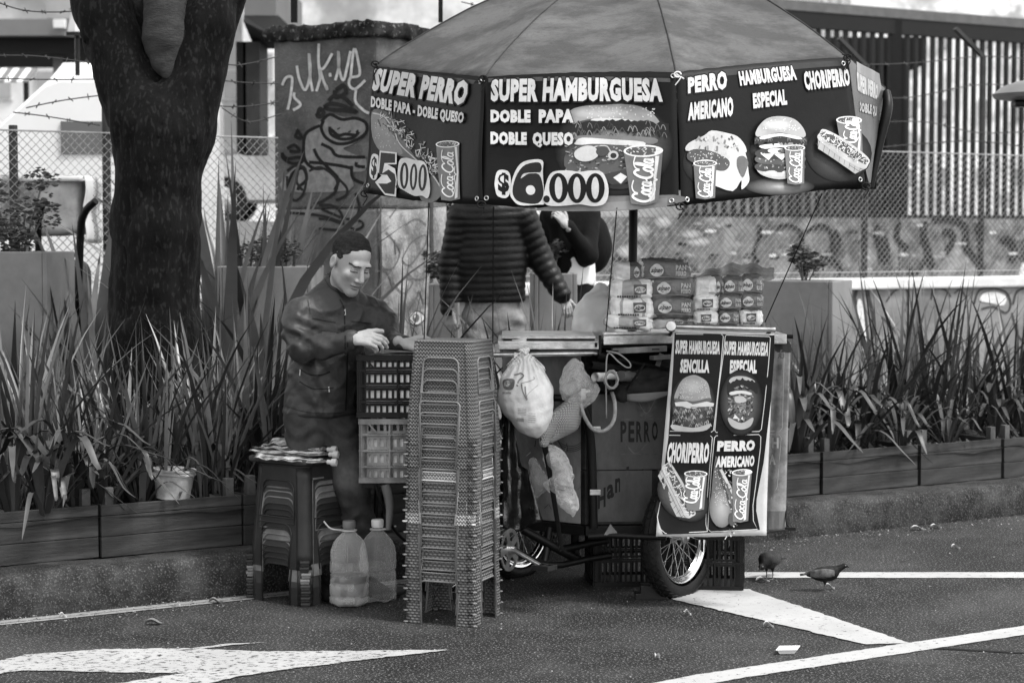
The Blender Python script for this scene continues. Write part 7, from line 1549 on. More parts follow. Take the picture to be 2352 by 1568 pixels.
# ============================================================ bags and sacks on the cart
bagm = M('printed_white_bag', .78, .42, .12, 10, .7, 16, dark=.12, dsc=8); clear = film('clear_bag', .75, .26, .12, 1.0, 40); bbag = M('black_bag', .018, .22, .4, 5, .8, 12, spec=.8)
def cloudbag(name, pts, amp, kf, mat, label, h=.008, sd=1, cat='bag', sq=None, pleat=0, apex=None):
    """pts: (vx,vy,Y,r)"""
    Q = [(np.array(P(*q[:3])), q[3]) for q in pts]
    def f(p):
        d = None
        for (a, ra), (b, rb) in zip(Q[:-1], Q[1:]):
            e = seg(p, a, b, ra, rb); d = e if d is None else smin(d, e, .03)
        X, Y, Zz = p; d = d + amp * wob(p, kf, sd) + amp * .45 * wob(p, kf * 3, sd + 1)
        if pleat: ang = np.arctan2(Y - apex[1] - .06, X - apex[0]); d = d + pleat * np.sin((X - apex[0]) / np.maximum(apex[2] - Zz + .03, .02) * 26) * np.clip(1 - (apex[2] - Zz) / .2, 0, 1)
        return d
    al = np.array([q for q, _ in Q]); mr = max(r for _, r in Q) + .05; Vv, Ff = solid(f, al.min(0) - mr, al.max(0) + mr, h)
    o = mesh_obj(name, relaxv(Vv, Ff, 1, .3), Ff, mat); tag(o, label, cat); return o
ap = P(1207, 812, 9.05)
wb = cloudbag('carrier_bag', [(1207, 806, 9.06, .016), (1206, 816, 9.06, .010), (1206, 835, 9.07, .035), (1206, 862, 9.08, .085), (1210, 905, 9.08, .125), (1221, 945, 9.07, .10), (1229, 980, 9.07, .045), (1233, 1003, 9.07, .010)], .010, 18, bagm, 'full white carrier bag with faded logo tied to the counter rail', .0075, 3, pleat=.010, apex=(ap.x, ap.y, ap.z))
wbT = thing('bag_knot', 'twisted knotted neck of the white carrier bag', 'knot', ap)
rr = random.Random(6); m = MB()
for k in range(6): d = Vector((rr.uniform(-1, 1), -.4, rr.uniform(-.5, 1))) * .03; m.tube([ap + Vector((0, -.02, -.004)), ap + d * .6 + Vector((0, -.03, .01)), ap + d + Vector((0, -.02, 0))], [.005, .006, .003], 6, sm=3)
m.build('twist', bagm, wbT, smooth=True)
# faded shop print follows the bag by dropping each point on its surface
from mathutils.bvhtree import BVHTree
def onmesh(o, push=.0):
    t = BVHTree.FromObject(o, bpy.context.evaluated_depsgraph_get()) if False else BVHTree.FromPolygons([v.co for v in o.data.vertices], [tuple(p_.vertices) for p_ in o.data.polygons])
    last = [Vector((0, 9, 1)), Vector((0, -1, 0))]
    def f(x, y):
        d = ray(x, y).normalized(); h = t.ray_cast(CAMP, d)
        if h[0] is not None: last[0] = h[0]; last[1] = h[1] if h[1].dot(d) < 0 else -h[1]
        return last[0] - d * .0015, -d
    return f
p = Print(onmesh(wb), .0001, 3.0); h9 = Z(1200, 800)
p.poly([h9(*q) for q in [(95, 430), (150, 415), (190, 430), (175, 500), (130, 508), (98, 490)]], .20, 3); p.ell(*h9(130, 458), 6.5, 6.5, .56)
for pts, w in (([(185, 385), (215, 380), (240, 372), (262, 395), (225, 430), (215, 455)], 3.2), ([(205, 475), (215, 470)], 5), ([(245, 460), (255, 520), (290, 590), (280, 540), (275, 480)], 3.2), ([(240, 455), (300, 440), (350, 420), (345, 400)], 1.3), ([(290, 560), (310, 530), (380, 470)], .8)): p.stroke([h9(*q) for q in pts], w, .26)
p.text('precio', [h9(92, 518), h9(160, 522), h9(160, 548), h9(92, 545)], g=.25, off=.02)
for x, y, w_, hh in ((215, 660, 70, 60), (205, 740, 60, 30), (300, 700, 60, 90)):
    for k in range(5): p.stroke([h9(x, y + hh * k / 5), h9(x + w_, y + 4 + hh * k / 5)], 1.0, .34, 0)
p.build('bag_print', M('faded_ink', 1, .5, .2, 20, attr=True, dark=.3, dsc=20), wb)
cloudbag('clear_bag', [(1318, 830, 9.1, .012), (1316, 850, 9.1, .032), (1318, 885, 9.1, .066), (1345, 895, 9.1, .045), (1322, 915, 9.1, .040)], .017, 42, clear, 'crumpled clear plastic bag hanging beside the white carrier bag', .007, 5)
cloudbag('clear_bag', [(1258, 1030, 9.12, .020), (1275, 1058, 9.11, .050), (1288, 1105, 9.11, .060), (1302, 1145, 9.11, .040), (1316, 1188, 9.11, .006)], .015, 38, clear, 'long clear plastic bag dangling low in front of the cart side', .007, 9)
cloudbag('clear_bag', [(1226, 1060, 9.2, .02), (1240, 1105, 9.2, .045), (1226, 1135, 9.2, .03)], .008, 30, film('dim_bag', .4, .35, .2, 1, 28), 'dim clear bag behind the black strap on the cart side', .008, 12)
burl = weave('burlap', .5, 420, 420, 1)
cloudbag('mesh_sack', [(1315, 938, 9.12, .05), (1300, 965, 9.12, .062), (1262, 1003, 9.11, .030)], .004, 22, burl, 'knotted burlap sack hanging from the black tube', .006, 4, cat='sack'); cloudbag('mesh_sack', [(1282, 955, 9.09, .03), (1256, 990, 9.08, .028), (1250, 1015, 9.08, .022)], .004, 22, burl, 'smaller drooping end of burlap hanging left of the sack', .006, 8, cat='sack')
bb = MB(); bb.grid(lambda u, v: P(1152 + (24 + 52 * v ** 1.3) * u * (1 if v < .55 else 1.25 - .0 * v) + 0, 935 + 275 * v + 12 * math.sin(u * 5), 9.16 + .03 * math.sin(u * 7 + v * 5) - .03 * v + .012 * noise.noise(Vector((u * 5, v * 9, 2)))), 14, 34)
o = bb.build('black_bag', bbag, None, smooth=True, solid=.002); tag(o, 'glossy black plastic bag hanging between the woven stools and the carrier bag', 'bag')
m = MB(); m.grid(lambda u, v: P(1240 + 14 * u * (1 - .3 * v) + 46 * v ** .9, 1005 + 262 * v, 9.06 + .05 * v + .01 * math.sin(v * 8)), 3, 26); o = m.build('black_strap', MT['dblack'], None, smooth=True, solid=.002); tag(o, 'long black strap hanging down the cart side past the base frame', 'strap')
m = MB(); Mx = Matrix.Translation(P(1197, 804, 9.17)); m.lathe([(0, 0), (.022, 0), (.032, .047), (.036, .050), (.036, .054), (.031, .053), (.021, .003), (0, .003)], 24, Mx @ Matrix.Rotation(R(-8), 4, 'Y')); o = m.build('plastic_cup', MT['white'], None, smooth=35); tag(o, 'small white plastic cup standing on the counter above the carrier bag', 'cup')
cloudbag('white_bag', [(1378, 660, 9.75, .03), (1372, 700, 9.72, .09), (1362, 740, 9.7, .10), (1358, 775, 9.7, .09)], -.018, 20, film('milky_bag', .85, .72, .35, .6, 20), 'milky white plastic bag standing on the counter left of the bread', .01, 15)
# ============================================================ bread packs
bunm = M('bread_pack', 1, .22, .10, 14, .8, 30, attr=True, spec=.7)
def pack(vx0, vx1, vy0, vy1, Y, dep, lab, style, seed, kind='PAN'):
    a, b = P(vx0, vy1, Y), P(vx1, vy0, Y); hx, hz, hy = (b.x - a.x) / 2 * 1.06, (b.z - a.z) / 2 * 1.15, dep / 2; c = Vector(((a.x + b.x) / 2, Y + hy, (a.z + b.z) / 2))
    T = thing('bread_pack', lab, 'bread pack', c, 'packs of buns stacked on the bread tray'); nu, nv = 56, 26; vs = []; gs = []; r = random.Random(seed)
    tw = r.uniform(-.10, .10)
    for j in range(nv + 1):
        ph = -math.pi / 2 + math.pi * j / nv
        for i in range(nu):
            t = 2 * math.pi * i / nu; sg = lambda q, e: math.copysign(abs(q) ** e, q)
            x = sg(math.cos(ph), .45) * sg(math.cos(t), .38); y = sg(math.cos(ph), .45) * sg(math.sin(t), .38); z = sg(math.sin(ph), .62)
            n1 = noise.noise(Vector((x * 3 + seed, y * 3, z * 3))) ; n2 = noise.noise(Vector((x * 9 + seed, y * 9, z * 7)))
            q = Vector((x * hx, y * hy, z * hz)); q *= 1 + .08 * n1 + .05 * n2
            u = (x + 1) / 2
            if style[0] == 'buns': lump = abs(math.sin(u * math.pi * style[1])) ** .6; q.y *= 1 - .16 * (1 - lump); q.z *= 1 - .14 * (1 - lump)
            q.z += tw * q.x; vs.append(c + q)
    fs = []
    for j in range(nv):
        for i in range(nu):
            fs.append((j * nu + i, j * nu + (i + 1) % nu, (j + 1) * nu + (i + 1) % nu, (j + 1) * nu + i)); t = 2 * math.pi * (i + .5) / nu; x = (math.copysign(abs(math.cos(t)) ** .38, math.cos(t)) + 1) / 2; zz = -1 + 2 * (j + .5) / nv
            if style[0] == 'buns': g = .85 if abs(math.sin(x * math.pi * style[1])) > .16 else .40; g = g if abs(zz) < .8 else .6
            else: g = .82 if x < style[1] + .05 * math.sin(zz * 5 + seed) else .14
            gs.append(g * (1 - .12 * math.sin(zz * 9 + x * 7)))
    m = MB(); m.v = [tuple(v) for v in vs]; m.f = fs; m.g = gs; bag = m.build('bag', bunm, T, smooth=True)
    p = Print(onmesh_w(bag, T), .0008, 2.5); p.z = .003; cx, w = (vx0 + vx1) / 2, vx1 - vx0; hh = vy1 - vy0; cy = (vy0 + vy1) / 2
    if style[0] == 'buns':
        lx = vx0 + w * style[2]; s_ = min(15, w * .2); p.poly([(lx - s_, cy - hh * .26), (lx + s_, cy - hh * .28), (lx + s_ * .95, cy + hh * .22), (lx - s_ * .9, cy + hh * .26)], .12)
        p.ell(lx, cy, s_ * .85, hh * .17, .62, 18); p.text('alpan', [(lx - s_ * .66, cy - hh * .12), (lx + s_ * .66, cy - hh * .12), (lx + s_ * .66, cy + hh * .13), (lx - s_ * .66, cy + hh * .13)], g=.03, off=.02, sh=.3)
        for k in range(9): x = vx0 + w * .16 + k * w * .055; p.poly([(x, vy1 - hh * .2), (x + w * .04, vy1 - hh * .2), (x + w * .04, vy1 - hh * .1), (x, vy1 - hh * .1)], .05)
    else:
        x0 = vx0 + w * style[1]; lx = x0 + (vx1 - x0) * .30; s_ = (vx1 - x0) * .24; s_ = min(s_, 16)
        p.ell(lx, cy, s_, hh * .28, .64, 22); p.ell(lx, cy - hh * .16, s_ * .6, hh * .16, .64, 16); p.text('alpan', [(lx - s_ * .8, cy - hh * .14), (lx + s_ * .8, cy - hh * .14), (lx + s_ * .8, cy + hh * .16), (lx - s_ * .8, cy + hh * .16)], g=.03, off=.025, sh=.3)
        rx = vx1 - (vx1 - x0) * .30; rw = (vx1 - x0) * .22; p.text('PAN', [(rx, cy - hh * .26), (rx + rw, cy - hh * .26), (rx + rw, cy - hh * .03), (rx, cy - hh * .03)], g=.5, off=.04); p.text('PERRO' if kind == 'PAN' else 'BURG', [(rx, cy + hh * .02), (rx + rw, cy + hh * .02), (rx + rw, cy + hh * .25), (rx, cy + hh * .25)], g=.5, off=.04)
        p.stroke([(x0 + w * .04, cy + hh * .34), (cx, cy + hh * .30), (vx1 - w * .06, cy + hh * .36)], 1.2, .3)
    p.build('label_print', M('pack_ink', 1, .3, .1, 20, attr=True), T); return T
def onmesh_w(o, T):
    w = wloc(T); t = BVHTree.FromPolygons([v.co + w for v in o.data.vertices], [tuple(p_.vertices) for p_ in o.data.polygons]); last = [None]
    def f(x, y):
        d = ray(x, y).normalized(); h = t.ray_cast(CAMP, d)
        if h[0] is not None: last[0] = h[0]
        return (last[0] or w) - d * .0015, -d
    return f
PK = [(1392, 1500, 727, 757, 9.24, .20, 'lowest bread pack at the front left of the pile', ('buns', 3, .72)), (1496, 1598, 727, 752, 9.36, .2, 'lowest pale pack tucked behind the rod end', ('wrap', .4)),
 (1404, 1503, 684, 730, 9.27, .22, 'pack of long pale buns in the second layer on the left', ('buns', 4, .66)), (1496, 1594, 684, 729, 9.29, .22, 'dark printed pack with alpan label in the second layer', ('wrap', .03)),
 (1402, 1500, 643, 688, 9.28, .22, 'pack of pale buns in the third layer on the left', ('buns', 3, .70)), (1490, 1594, 639, 686, 9.30, .22, 'dark printed pack with alpan label in the third layer', ('wrap', .05)),
 (1412, 1482, 605, 647, 9.32, .2, 'small half pale pack at the top left of the pile', ('wrap', .60)), (1470, 1585, 597, 646, 9.31, .22, 'large dark alpan pack on top of the left pile', ('wrap', .05)),
 (1592, 1652, 714, 748, 9.34, .2, 'pale bun pack at the bottom of the right pile, left column', ('buns', 1, .5)), (1650, 1700, 712, 748, 9.35, .2, 'alpan pack at the bottom of the right pile, middle column', ('wrap', .02)), (1698, 1754, 711, 748, 9.36, .2, 'pale pack at the bottom right corner of the right pile', ('buns', 2, .5)),
 (1590, 1654, 678, 716, 9.35, .2, 'pale bun pack in the middle row of the right pile', ('buns', 1, .55)), (1650, 1706, 677, 714, 9.35, .2, 'alpan pack in the centre of the right pile', ('wrap', .02)), (1702, 1755, 674, 712, 9.36, .2, 'alpan pack at the right end of the middle row', ('wrap', .02)),
 (1592, 1664, 638, 681, 9.36, .2, 'half pale pack in the upper row of the right pile', ('wrap', .72)), (1655, 1712, 636, 680, 9.37, .2, 'alpan pack in the middle of the upper row', ('wrap', .1)), (1700, 1754, 632, 678, 9.38, .2, 'dark alpan pack at the top right corner of the right pile', ('wrap', .02))]
for i, (a_, b_2, c_2, d_2, Y, dp, lab, stl) in enumerate(PK): pack(a_, b_2, c_2, d_2, Y - .06, dp, lab, stl, i + 1, 'PAN' if i < 8 else 'B')
m = MB(); m.grid(lambda u, v: P(1588 + 190 * u, 636 - 24 * math.sin(math.pi * u * .9) * (1 - v) - 12 * (1 - v) * u + 4 * math.sin(u * 23) + v * 8, 9.3 + .25 * v), 34, 8)
o = m.build('plastic_sheet', film('sheet_film', .55, .6, .25, .9, 30), None, smooth=True); tag(o, 'loose clear plastic sheet spread over the right bread pile', 'plastic sheet')
# ============================================================ PEOPLE
def join(parts):
    V, Fc, G_, n = [], [], [], 0
    for v, f, g in parts: V.append(v); Fc.append(f + n); G_.append(g if hasattr(g, '__len__') else np.full(len(v), g)); n += len(v)
    return np.concatenate(V), np.concatenate(Fc), np.concatenate(G_)
def sol(fn, pts, r, h, it=1):
    a = np.array([list(q) for q in pts]); V, Fc = solid(fn, a.min(0) - r, a.max(0) + r, h); return (relaxv(V, Fc, it, .4) if it else V), Fc
def chainf(p, pts, k=.02, sq=None):
    d = None
    for (a, ra), (b, rb) in zip(pts[:-1], pts[1:]):
        e = seg(p, a, b, ra, rb, sq); d = e if d is None else smin(d, e, k)
    return d
def head(Mh, neck_base, seed=0, sc=1.0):
    """face towards local -Y; returns skin part and hair part"""
    Mi = np.array(Mh.inverted()); nb = Mh.inverted() @ Vector(neck_base)
    def f(p):
        d = ell(p, (0, .018, .040), (.077, .098, .088)); d = smin(d, ell(p, (0, -.018, -.032), (.061, .076, .082)), .03)
        for s in (-1, 1):
            d = smin(d, seg(p, (s * .050, .010, -.060), (s * .014, -.066, -.102), .020, .017), .022)
            d = smin(d, ell(p, (s * .040, -.066, -.022), (.022, .020, .018)), .02)
        d = smin(d, seg(p, (0, -.072, -.100), (0, -.070, -.106), .018, .017), .02)
        d = smin(d, seg(p, (-.034, -.082, .028), (.034, -.082, .028), .011), .016)
        for s in (-1, 1):
            d = smax(d, -ell(p, (s * .031, -.098, .006), (.017, .015, .010)), .010); d = smin(d, ell(p, (s * .030, -.079, .005), (.0155, .0125, .0105)), .003)
            d = np.minimum(d, d) ; e = ell(p, (s * .080, .016, -.004), (.010, .020, .031)); e = smax(e, -ell(p, (s * .090, .012, .000), (.008, .011, .019)), .004); d = smin(d, e, .006)
        d = smin(d, seg(p, (0, -.088, .016), (0, -.112, -.030), .0075, .0115), .010); d = smin(d, ell(p, (0, -.106, -.034), (.012, .012, .0095)), .006)
        for s in (-1, 1): d = smin(d, ell(p, (s * .0145, -.098, -.036), (.0085, .010, .0075)), .005); d = smax(d, -ell(p, (s * .0065, -.106, -.045), (.0035, .005, .003)), .002)
        d = smin(d, ell(p, (0, -.088, -.060), (.026, .014, .007)), .006); d = smin(d, ell(p, (0, -.086, -.073), (.021, .014, .0075)), .006); d = smax(d, -ell(p, (0, -.104, -.0665), (.024, .012, .0016)), .002)
        d = smin(d, seg(p, (0, .028, -.075), tuple(nb), .050, .052), .025); return d
    V, Fc = solid(f, (-.10, -.135, min(-.14, nb.z - .02)), (.10, max(.13, nb.y + .07), .14), .0030); V = relaxv(V, Fc, 1, .4); X, Y, Zz = V.T
    g = np.ones(len(V)); fr = Y < -.045
    for s in (-1, 1):
        bx = (X * s - .031); g = np.where(fr & (np.abs(bx) < .021) & (np.abs(Zz - .027 + .10 * np.maximum(bx, 0) ** 1 + .05 * np.maximum(-bx, 0)) < .0034), .10, g)
        g = np.where(fr & (np.abs(bx) < .0155) & (np.abs(Zz - .0005 + 14 * bx ** 2) < .0022), .07, g); g = np.where(fr & (np.abs(bx) < .014) & (np.abs(Zz - .0115 + 16 * bx ** 2) < .0012), .5, g)
        g = np.where(fr & (np.hypot(X - s * .0065, (Zz + .044)) < .0045), .2, g)
    g = np.where(fr & (np.abs(X) < .025) & (np.abs(Zz + .0665) < .0022), .22, g); lip = fr & (Y < -.085) & (np.abs(X) < .024) & (np.abs(Zz + .067) < .0115); g = np.where(lip & (g > .3), .68, g)
    jaw = (Zz < -.045) & (Y < .02) & (Zz > -.12); g = np.where(jaw & (g > .9), .86, g)
    def hf(p):
        d = ell(p, (0, .020, .044), (.0790, .1000, .0870)) + .0022 * wob(p, 160, seed); X, Y, Zz = p; cut = .023 + .004 * wob([X * 6, Y, Zz], 20, 4) - (Y * .62 + Zz * .78) + .010 * np.clip(-Y * 12, 0, 1) * (np.abs(X) < .05)
        side = np.where((Y < .035) & (Y > -.03), -.014, 0); return smax(d, cut + side, .004)
    Vh, Fh = solid(hf, (-.1, -.1, -.09), (.1, .14, .15), .0042)
    M4 = np.array(Mh); T = lambda v: (v * sc) @ M4[:3, :3].T + M4[:3, 3]
    gh = np.clip(4.2 - 60 * (Vh[:, 1] * .62 + Vh[:, 2] * .78 - .012) - 1.0 * (np.abs(Vh[:, 0]) < .055), 1, 4.2); return (T(V), Fc, g), (T(Vh), Fh, gh)
def hand(Wr, D, N, s=1.0, curl=(.5, .5, .5, .5), spread=.10, thumb=(.6, .5), side=1, h=.0028):
    """wrist point, pointing direction, back-of-hand direction; side=+1 thumb towards L=DxN"""
    Wr = Vector(Wr); D = Vector(D).normalized(); N = (Vector(N) - D * D.dot(Vector(N))).normalized(); L = D.cross(N) * side; ch = []
    kc = Wr + D * .088 * s
    for i, (off, ln, r0) in enumerate(((.030, .082, .0094), (.010, .090, .0096), (-.011, .084, .0092), (-.030, .066, .0080))):
        a = kc + L * off * s - D * abs(off) * .18 * s; ang = 0; pts = [(Wr + D * .03 * s + L * off * .55 * s, .013 * s), (a, r0 * 1.12 * s)]; dr = (D + L * off * spread * 20 * .12).normalized()
        for fr, cu in ((.44, .55), (.30, 1.0), (.26, .7)):
            ang += curl[i] * cu; d2 = (dr * math.cos(ang) - N * math.sin(ang)); a = a + d2 * ln * fr * s; pts.append((a, r0 * (1 - .09 * len(pts) / 3) * s))
        ch.append(pts)
    a = Wr + D * .022 * s + L * .026 * s; t0 = (D * math.cos(thumb[0]) + L * math.sin(thumb[0])).normalized(); pts = [(a, .016 * s)]; 
    for fr, k in ((.042, 0), (.034, 1), (.027, 2)): dd = (t0 * math.cos(thumb[1] * k) - N * math.sin(thumb[1] * k) * .6 + D * .15 * k).normalized(); a = a + dd * fr * s; pts.append((a, (.0125 - .0012 * k) * s))
    ch.append(pts)
    def f(p):
        d = seg(p, Wr - D * .025, Wr + D * .01, .027 * s, .025 * s); pl = None
        for off in (-.026, -.009, .009, .026):
            e = seg(p, Wr + D * .008 * s + L * off * .7 * s, kc + L * off * s - D * .01 * s, .0135 * s, .0125 * s); pl = e if pl is None else smin(pl, e, .008)
        d = smin(d, pl, .02)
        for c in ch: d = smin(d, chainf(p, [(tuple(q), r) for q, r in c], .004), .0035)
        return d
    allp = [q for c in ch for q, _ in c] + [Wr - D * .07]; V, Fc = sol(f, allp, .035, h, 1); return V, Fc, 1.0
skin = M('skin', .33, .5, .14, 22, .3, 150, attr=True); hairm = M('hair', .020, .8, .6, 90, .9, 260, attr=True)
cloth_j = M('windbreaker', .05, .5, .25, 5, .4, 40, spec=.35); denimV = M('blue_denim', .075, .85, .3, 12, .3, 140, attr=True, dark=.2, dsc=6)
def person(label, loc, grp=None): return thing('person', label, 'person', loc)
# ---- the vendor
YV = 9.30
def J(x, y, dy=0): return tuple(P(x, y, YV + dy))
ven = person('man in a dark zip jacket and jeans looking down, both hands over the crates', Vector((P(760, 900, YV).x, YV, 0)))
th_ = R(32); SQ = (math.cos(th_), math.sin(th_), 1.42)
sL_, sR_ = J(688, 722, -.10), J(860, 722, .09)
def jacket(p):
    X, Y, Zz = p; d = seg(p, J(772, 740), J(746, 880), .180, .182, SQ); d = smin(d, seg(p, J(746, 880), J(738, 935, -.0), .176, .185, SQ), .03)
    d = smin(d, chainf(p, [(sL_, .064), (J(772, 694, -.01), .09), (sR_, .064)], .05), .05); d = smin(d, seg(p, J(777, 654, .0), J(776, 684, .01), .078, .082), .018); d = smin(d, seg(p, J(776, 680, .02), J(776, 708, .01), .075, .12, SQ), .03)
    arm = chainf(p, [(sL_, .068), (J(682, 755, -.13), .064), (J(690, 802, -.17), .058), (J(750, 795, -.27), .053), (J(806, 781, -.33), .042)], .03)
    arm2 = chainf(p, [(sR_, .070), (J(880, 745, .05), .062), (J(896, 785, -.02), .056), (J(926, 789, -.16), .040)], .03); d = smin(smin(d, arm, .045), arm2, .045)
    z = Zz
    fold = .009 * np.sin(z * 48 + 3 * np.sin(X * 14) + X * 30) * np.exp(-((X - J(742, 850)[0]) / .14) ** 2) * np.clip((J(0, 790)[2] - z) * 8, 0, 1)
    fold = fold + .010 * np.sin((X * .8 + z) * 62 + 2 * np.sin(z * 25)) * np.exp(-((X - J(700, 800)[0]) ** 2 + (z - J(700, 790)[2]) ** 2) / .011)
    fold = fold + .006 * np.sin((X - z * .5) * 70 + 2 * np.sin(z * 20)) * np.exp(-((X - J(895, 760)[0]) ** 2 + (z - J(895, 760)[2]) ** 2) / .008) - .009 * (1 - np.abs(wob([X, Y, z * 1.3], 24, 6))) ** 3 + .005 * (1 - np.abs(wob([X * 1.3, Y, z], 40, 16))) ** 3 + .0015 * wob(p, 90, 9)
    hem = -.010 * np.exp(-((z - J(738, 944)[2]) / .016) ** 2); cuff = -.005 * np.exp(-((X - J(806, 0)[0]) / .012) ** 2) * (z > J(0, 830)[2]) * (Y < YV - .2); d = d + fold + hem + cuff
    d = smax(d, J(738, 955)[2] - z, .012)
    d = smax(d, -chainf(p, [(J(800, 640, -.10), .060), (J(808, 690, -.16), .056), (J(812, 756, -.20), .008)], .01), .006); d = smax(d, -seg(p, J(782, 630, -.01), J(777, 690, .0), .064, .058), .004); return d
Vj, Fj = sol(jacket, [J(640, 640, -.4), J(940, 960, .3)], .05, .0068); jk = mesh_obj('jacket', Vj, Fj, cloth_j, ven)
def tee(p): return smax(seg(p, J(776, 690, .0), J(765, 790), .075, .14, SQ), -(p[2] * 0 + (p[2] - J(0, 684)[2]) * -1), .01) if False else seg(p, J(779, 690, -.02), J(768, 790), .070, .152, SQ)
Vt, Ft = sol(tee, [J(740, 680, -.15), J(800, 780, .15)], .12, .010); mesh_obj('t_shirt', Vt, Ft, M('grey_tee', .15, .9, .2, 20), ven)
cn = Vector(J(779, 690, .0)); fd = Vector((math.sin(th_), -math.cos(th_), 0))
def colf(u, v):
    a = math.pi + (u - .5) * 5.3; k = abs(u - .5) * 2; d = Matrix.Rotation(a, 3, 'Z') @ fd; r = .074 + .012 * v + .012 * k ** 3; return cn + d * r + Vector((0, 0, .012 + .052 * v * (1 - .25 * k ** 4) - .050 * k ** 2.2 + .004 * math.sin(u * 30))) + fd * .012
m = MB(); m.grid(colf, 44, 6); m.build('collar', cloth_j, ven, smooth=True, solid=.007)
# details sewn on the jacket
pj = Print(onmesh_w(jk, ven), .0002, 3.0); r6 = Z(600, 400); r2_ = Z(600, 800)
for fr_p, pts, w_, gg in ((r6, [(770, 1110), (805, 1180), (812, 1300), (815, 1560)], 2.6, .004), (r2_, [(835, 120), (830, 400), (820, 680)], 2.6, .004), (r6, [(545, 1265), (640, 1285), (738, 1300)], 2.4, .004), (r6, [(548, 1250), (640, 1266), (740, 1278)], 1.0, .05), (r6, [(868, 1290), (950, 1300), (1030, 1310)], 2.4, .004), (r2_, [(445, 340), (530, 385), (620, 385), (690, 360)], 2.6, .003),
                     (r2_, [(440, 440), (540, 495), (640, 500), (720, 490)], 2.4, .003), (r6, [(430, 960), (490, 1040), (530, 1230)], 1.1, .004), (r2_, [(320, 640), (500, 690), (700, 700), (810, 690)], 1.2, .005), (r6, [(640, 930), (690, 1010), (770, 1060)], 1.4, .005)): pj.stroke([fr_p(*q) for q in pts], w_, gg)
for fr_p, a_, b__, w_ in ((r6, (812, 1190), (815, 1238), 3.4), (r2_, (446, 340), (442, 392), 2.6), (r2_, (680, 482), (685, 525), 2.6)): pj.stroke([fr_p(*a_), fr_p(*b__)], w_, .45, 0)
pj.build('seams_and_zips', M('stitching', 1, .5, .1, 20, attr=True), ven)
Mh = Matrix.Translation(J(806, 604, -.12)) @ Matrix.Rotation(R(37), 4, 'Z') @ Matrix.Rotation(R(27), 4, 'X') @ Matrix.Rotation(R(4), 4, 'Y')
(hs_, hh_) = head(Mh, J(778, 690, .0), 3, 1.08)
hA = hand(J(812, 778, -.34), (1, -.25, -.02), (.05, -.75, .75), 1.02, (.55, .65, .8, .95), thumb=(.5, .4), side=-1); hB = hand(J(927, 787, -.17), (1, -.30, -.22), (-.1, -.55, .85), 1.0, (.35, .45, .5, .6), thumb=(.9, .5), side=-1)
def under(p):
    d = seg(p, J(772, 745), J(742, 920), .12, .12, SQ); d = smin(d, chainf(p, [(sL_, .045), (J(684, 800, -.16), .036), (J(750, 795, -.27), .03), (J(806, 781, -.33), .026)], .02), .04); d = smin(d, chainf(p, [(sR_, .045), (J(896, 785, -.02), .038), (J(922, 788, -.15), .026)], .02), .04)
    for pts in ([(J(712, 950, -.04), .07), (J(716, 1130, -.07), .05), (J(722, 1350, 0), .036)], [(J(768, 950, .02), .07), (J(812, 1120, -.06), .05), (J(838, 1340, .05), .036)]): d = smin(d, chainf(p, pts, .03), .05)
    return smin(d, seg(p, J(778, 700, .0), J(772, 745), .055, .09), .05)
Vu, Fu = sol(under, [J(660, 690, -.4), J(925, 1370, .25)], .08, .014)
V_, F_, G__ = join([hs_, hA, hB, (Vu, Fu, 1.0)]); mesh_obj('body', V_, F_, skin, ven, G__); mesh_obj('hair', hh_[0], hh_[1], hairm, ven, hh_[2])
def jeans(p):
    X, Y, Zz = p; d = seg(p, J(738, 925), J(736, 965, 0), .160, .155, SQ); l1 = chainf(p, [(J(697, 965, -.06), .096), (J(708, 1110, -.09), .075), (J(718, 1345, .0), .055)], .03); l2 = chainf(p, [(J(778, 975, .02), .102), (J(808, 1105, -.06), .082), (J(826, 1220, .0), .073), (J(838, 1355, .05), .056)], .03); d = smin(d, smin(l1, l2, .012), .035)
    d = d + .010 * np.sin(Zz * 75 + 3 * np.sin(X * 30) + X * 25) * (np.exp(-((Zz - J(0, 1190)[2]) / .07) ** 2) + .8 * np.exp(-((Zz - J(0, 1330)[2]) / .05) ** 2) + .7 * np.exp(-((Zz - J(0, 990)[2]) / .05) ** 2)) + .003 * wob(p, 25, 7); return d
Vq, Fq = sol(jeans, [J(655, 930, -.2), J(870, 1365, .2)], .06, .0085); fade = .75 + 1.0 * np.exp(-((Vq[:, 2] - J(0, 1080)[2]) / .09) ** 2) * np.clip((YV - .02 - Vq[:, 1]) * 12, 0, 1); mesh_obj('jeans', Vq, Fq, denimV, ven, fade)
for x, y, dy in ((720, 1370, -.02), (842, 1378, .02)):
    a_ = Vector(J(x, y, dy)); b__ = a_ + Vector((.09, -.13, -.0)); a_.z = .05; b__.z = .035
    Vs, Fs = sol(lambda p: smax(smin(seg(p, a_, b__, .048, .036), seg(p, a_, a_ + Vector((0, 0, .05)), .05, .05), .02), .002 - p[2], .004), [a_, b__], .08, .007); mesh_obj('shoe', Vs, Fs, MT['dblack'], ven)
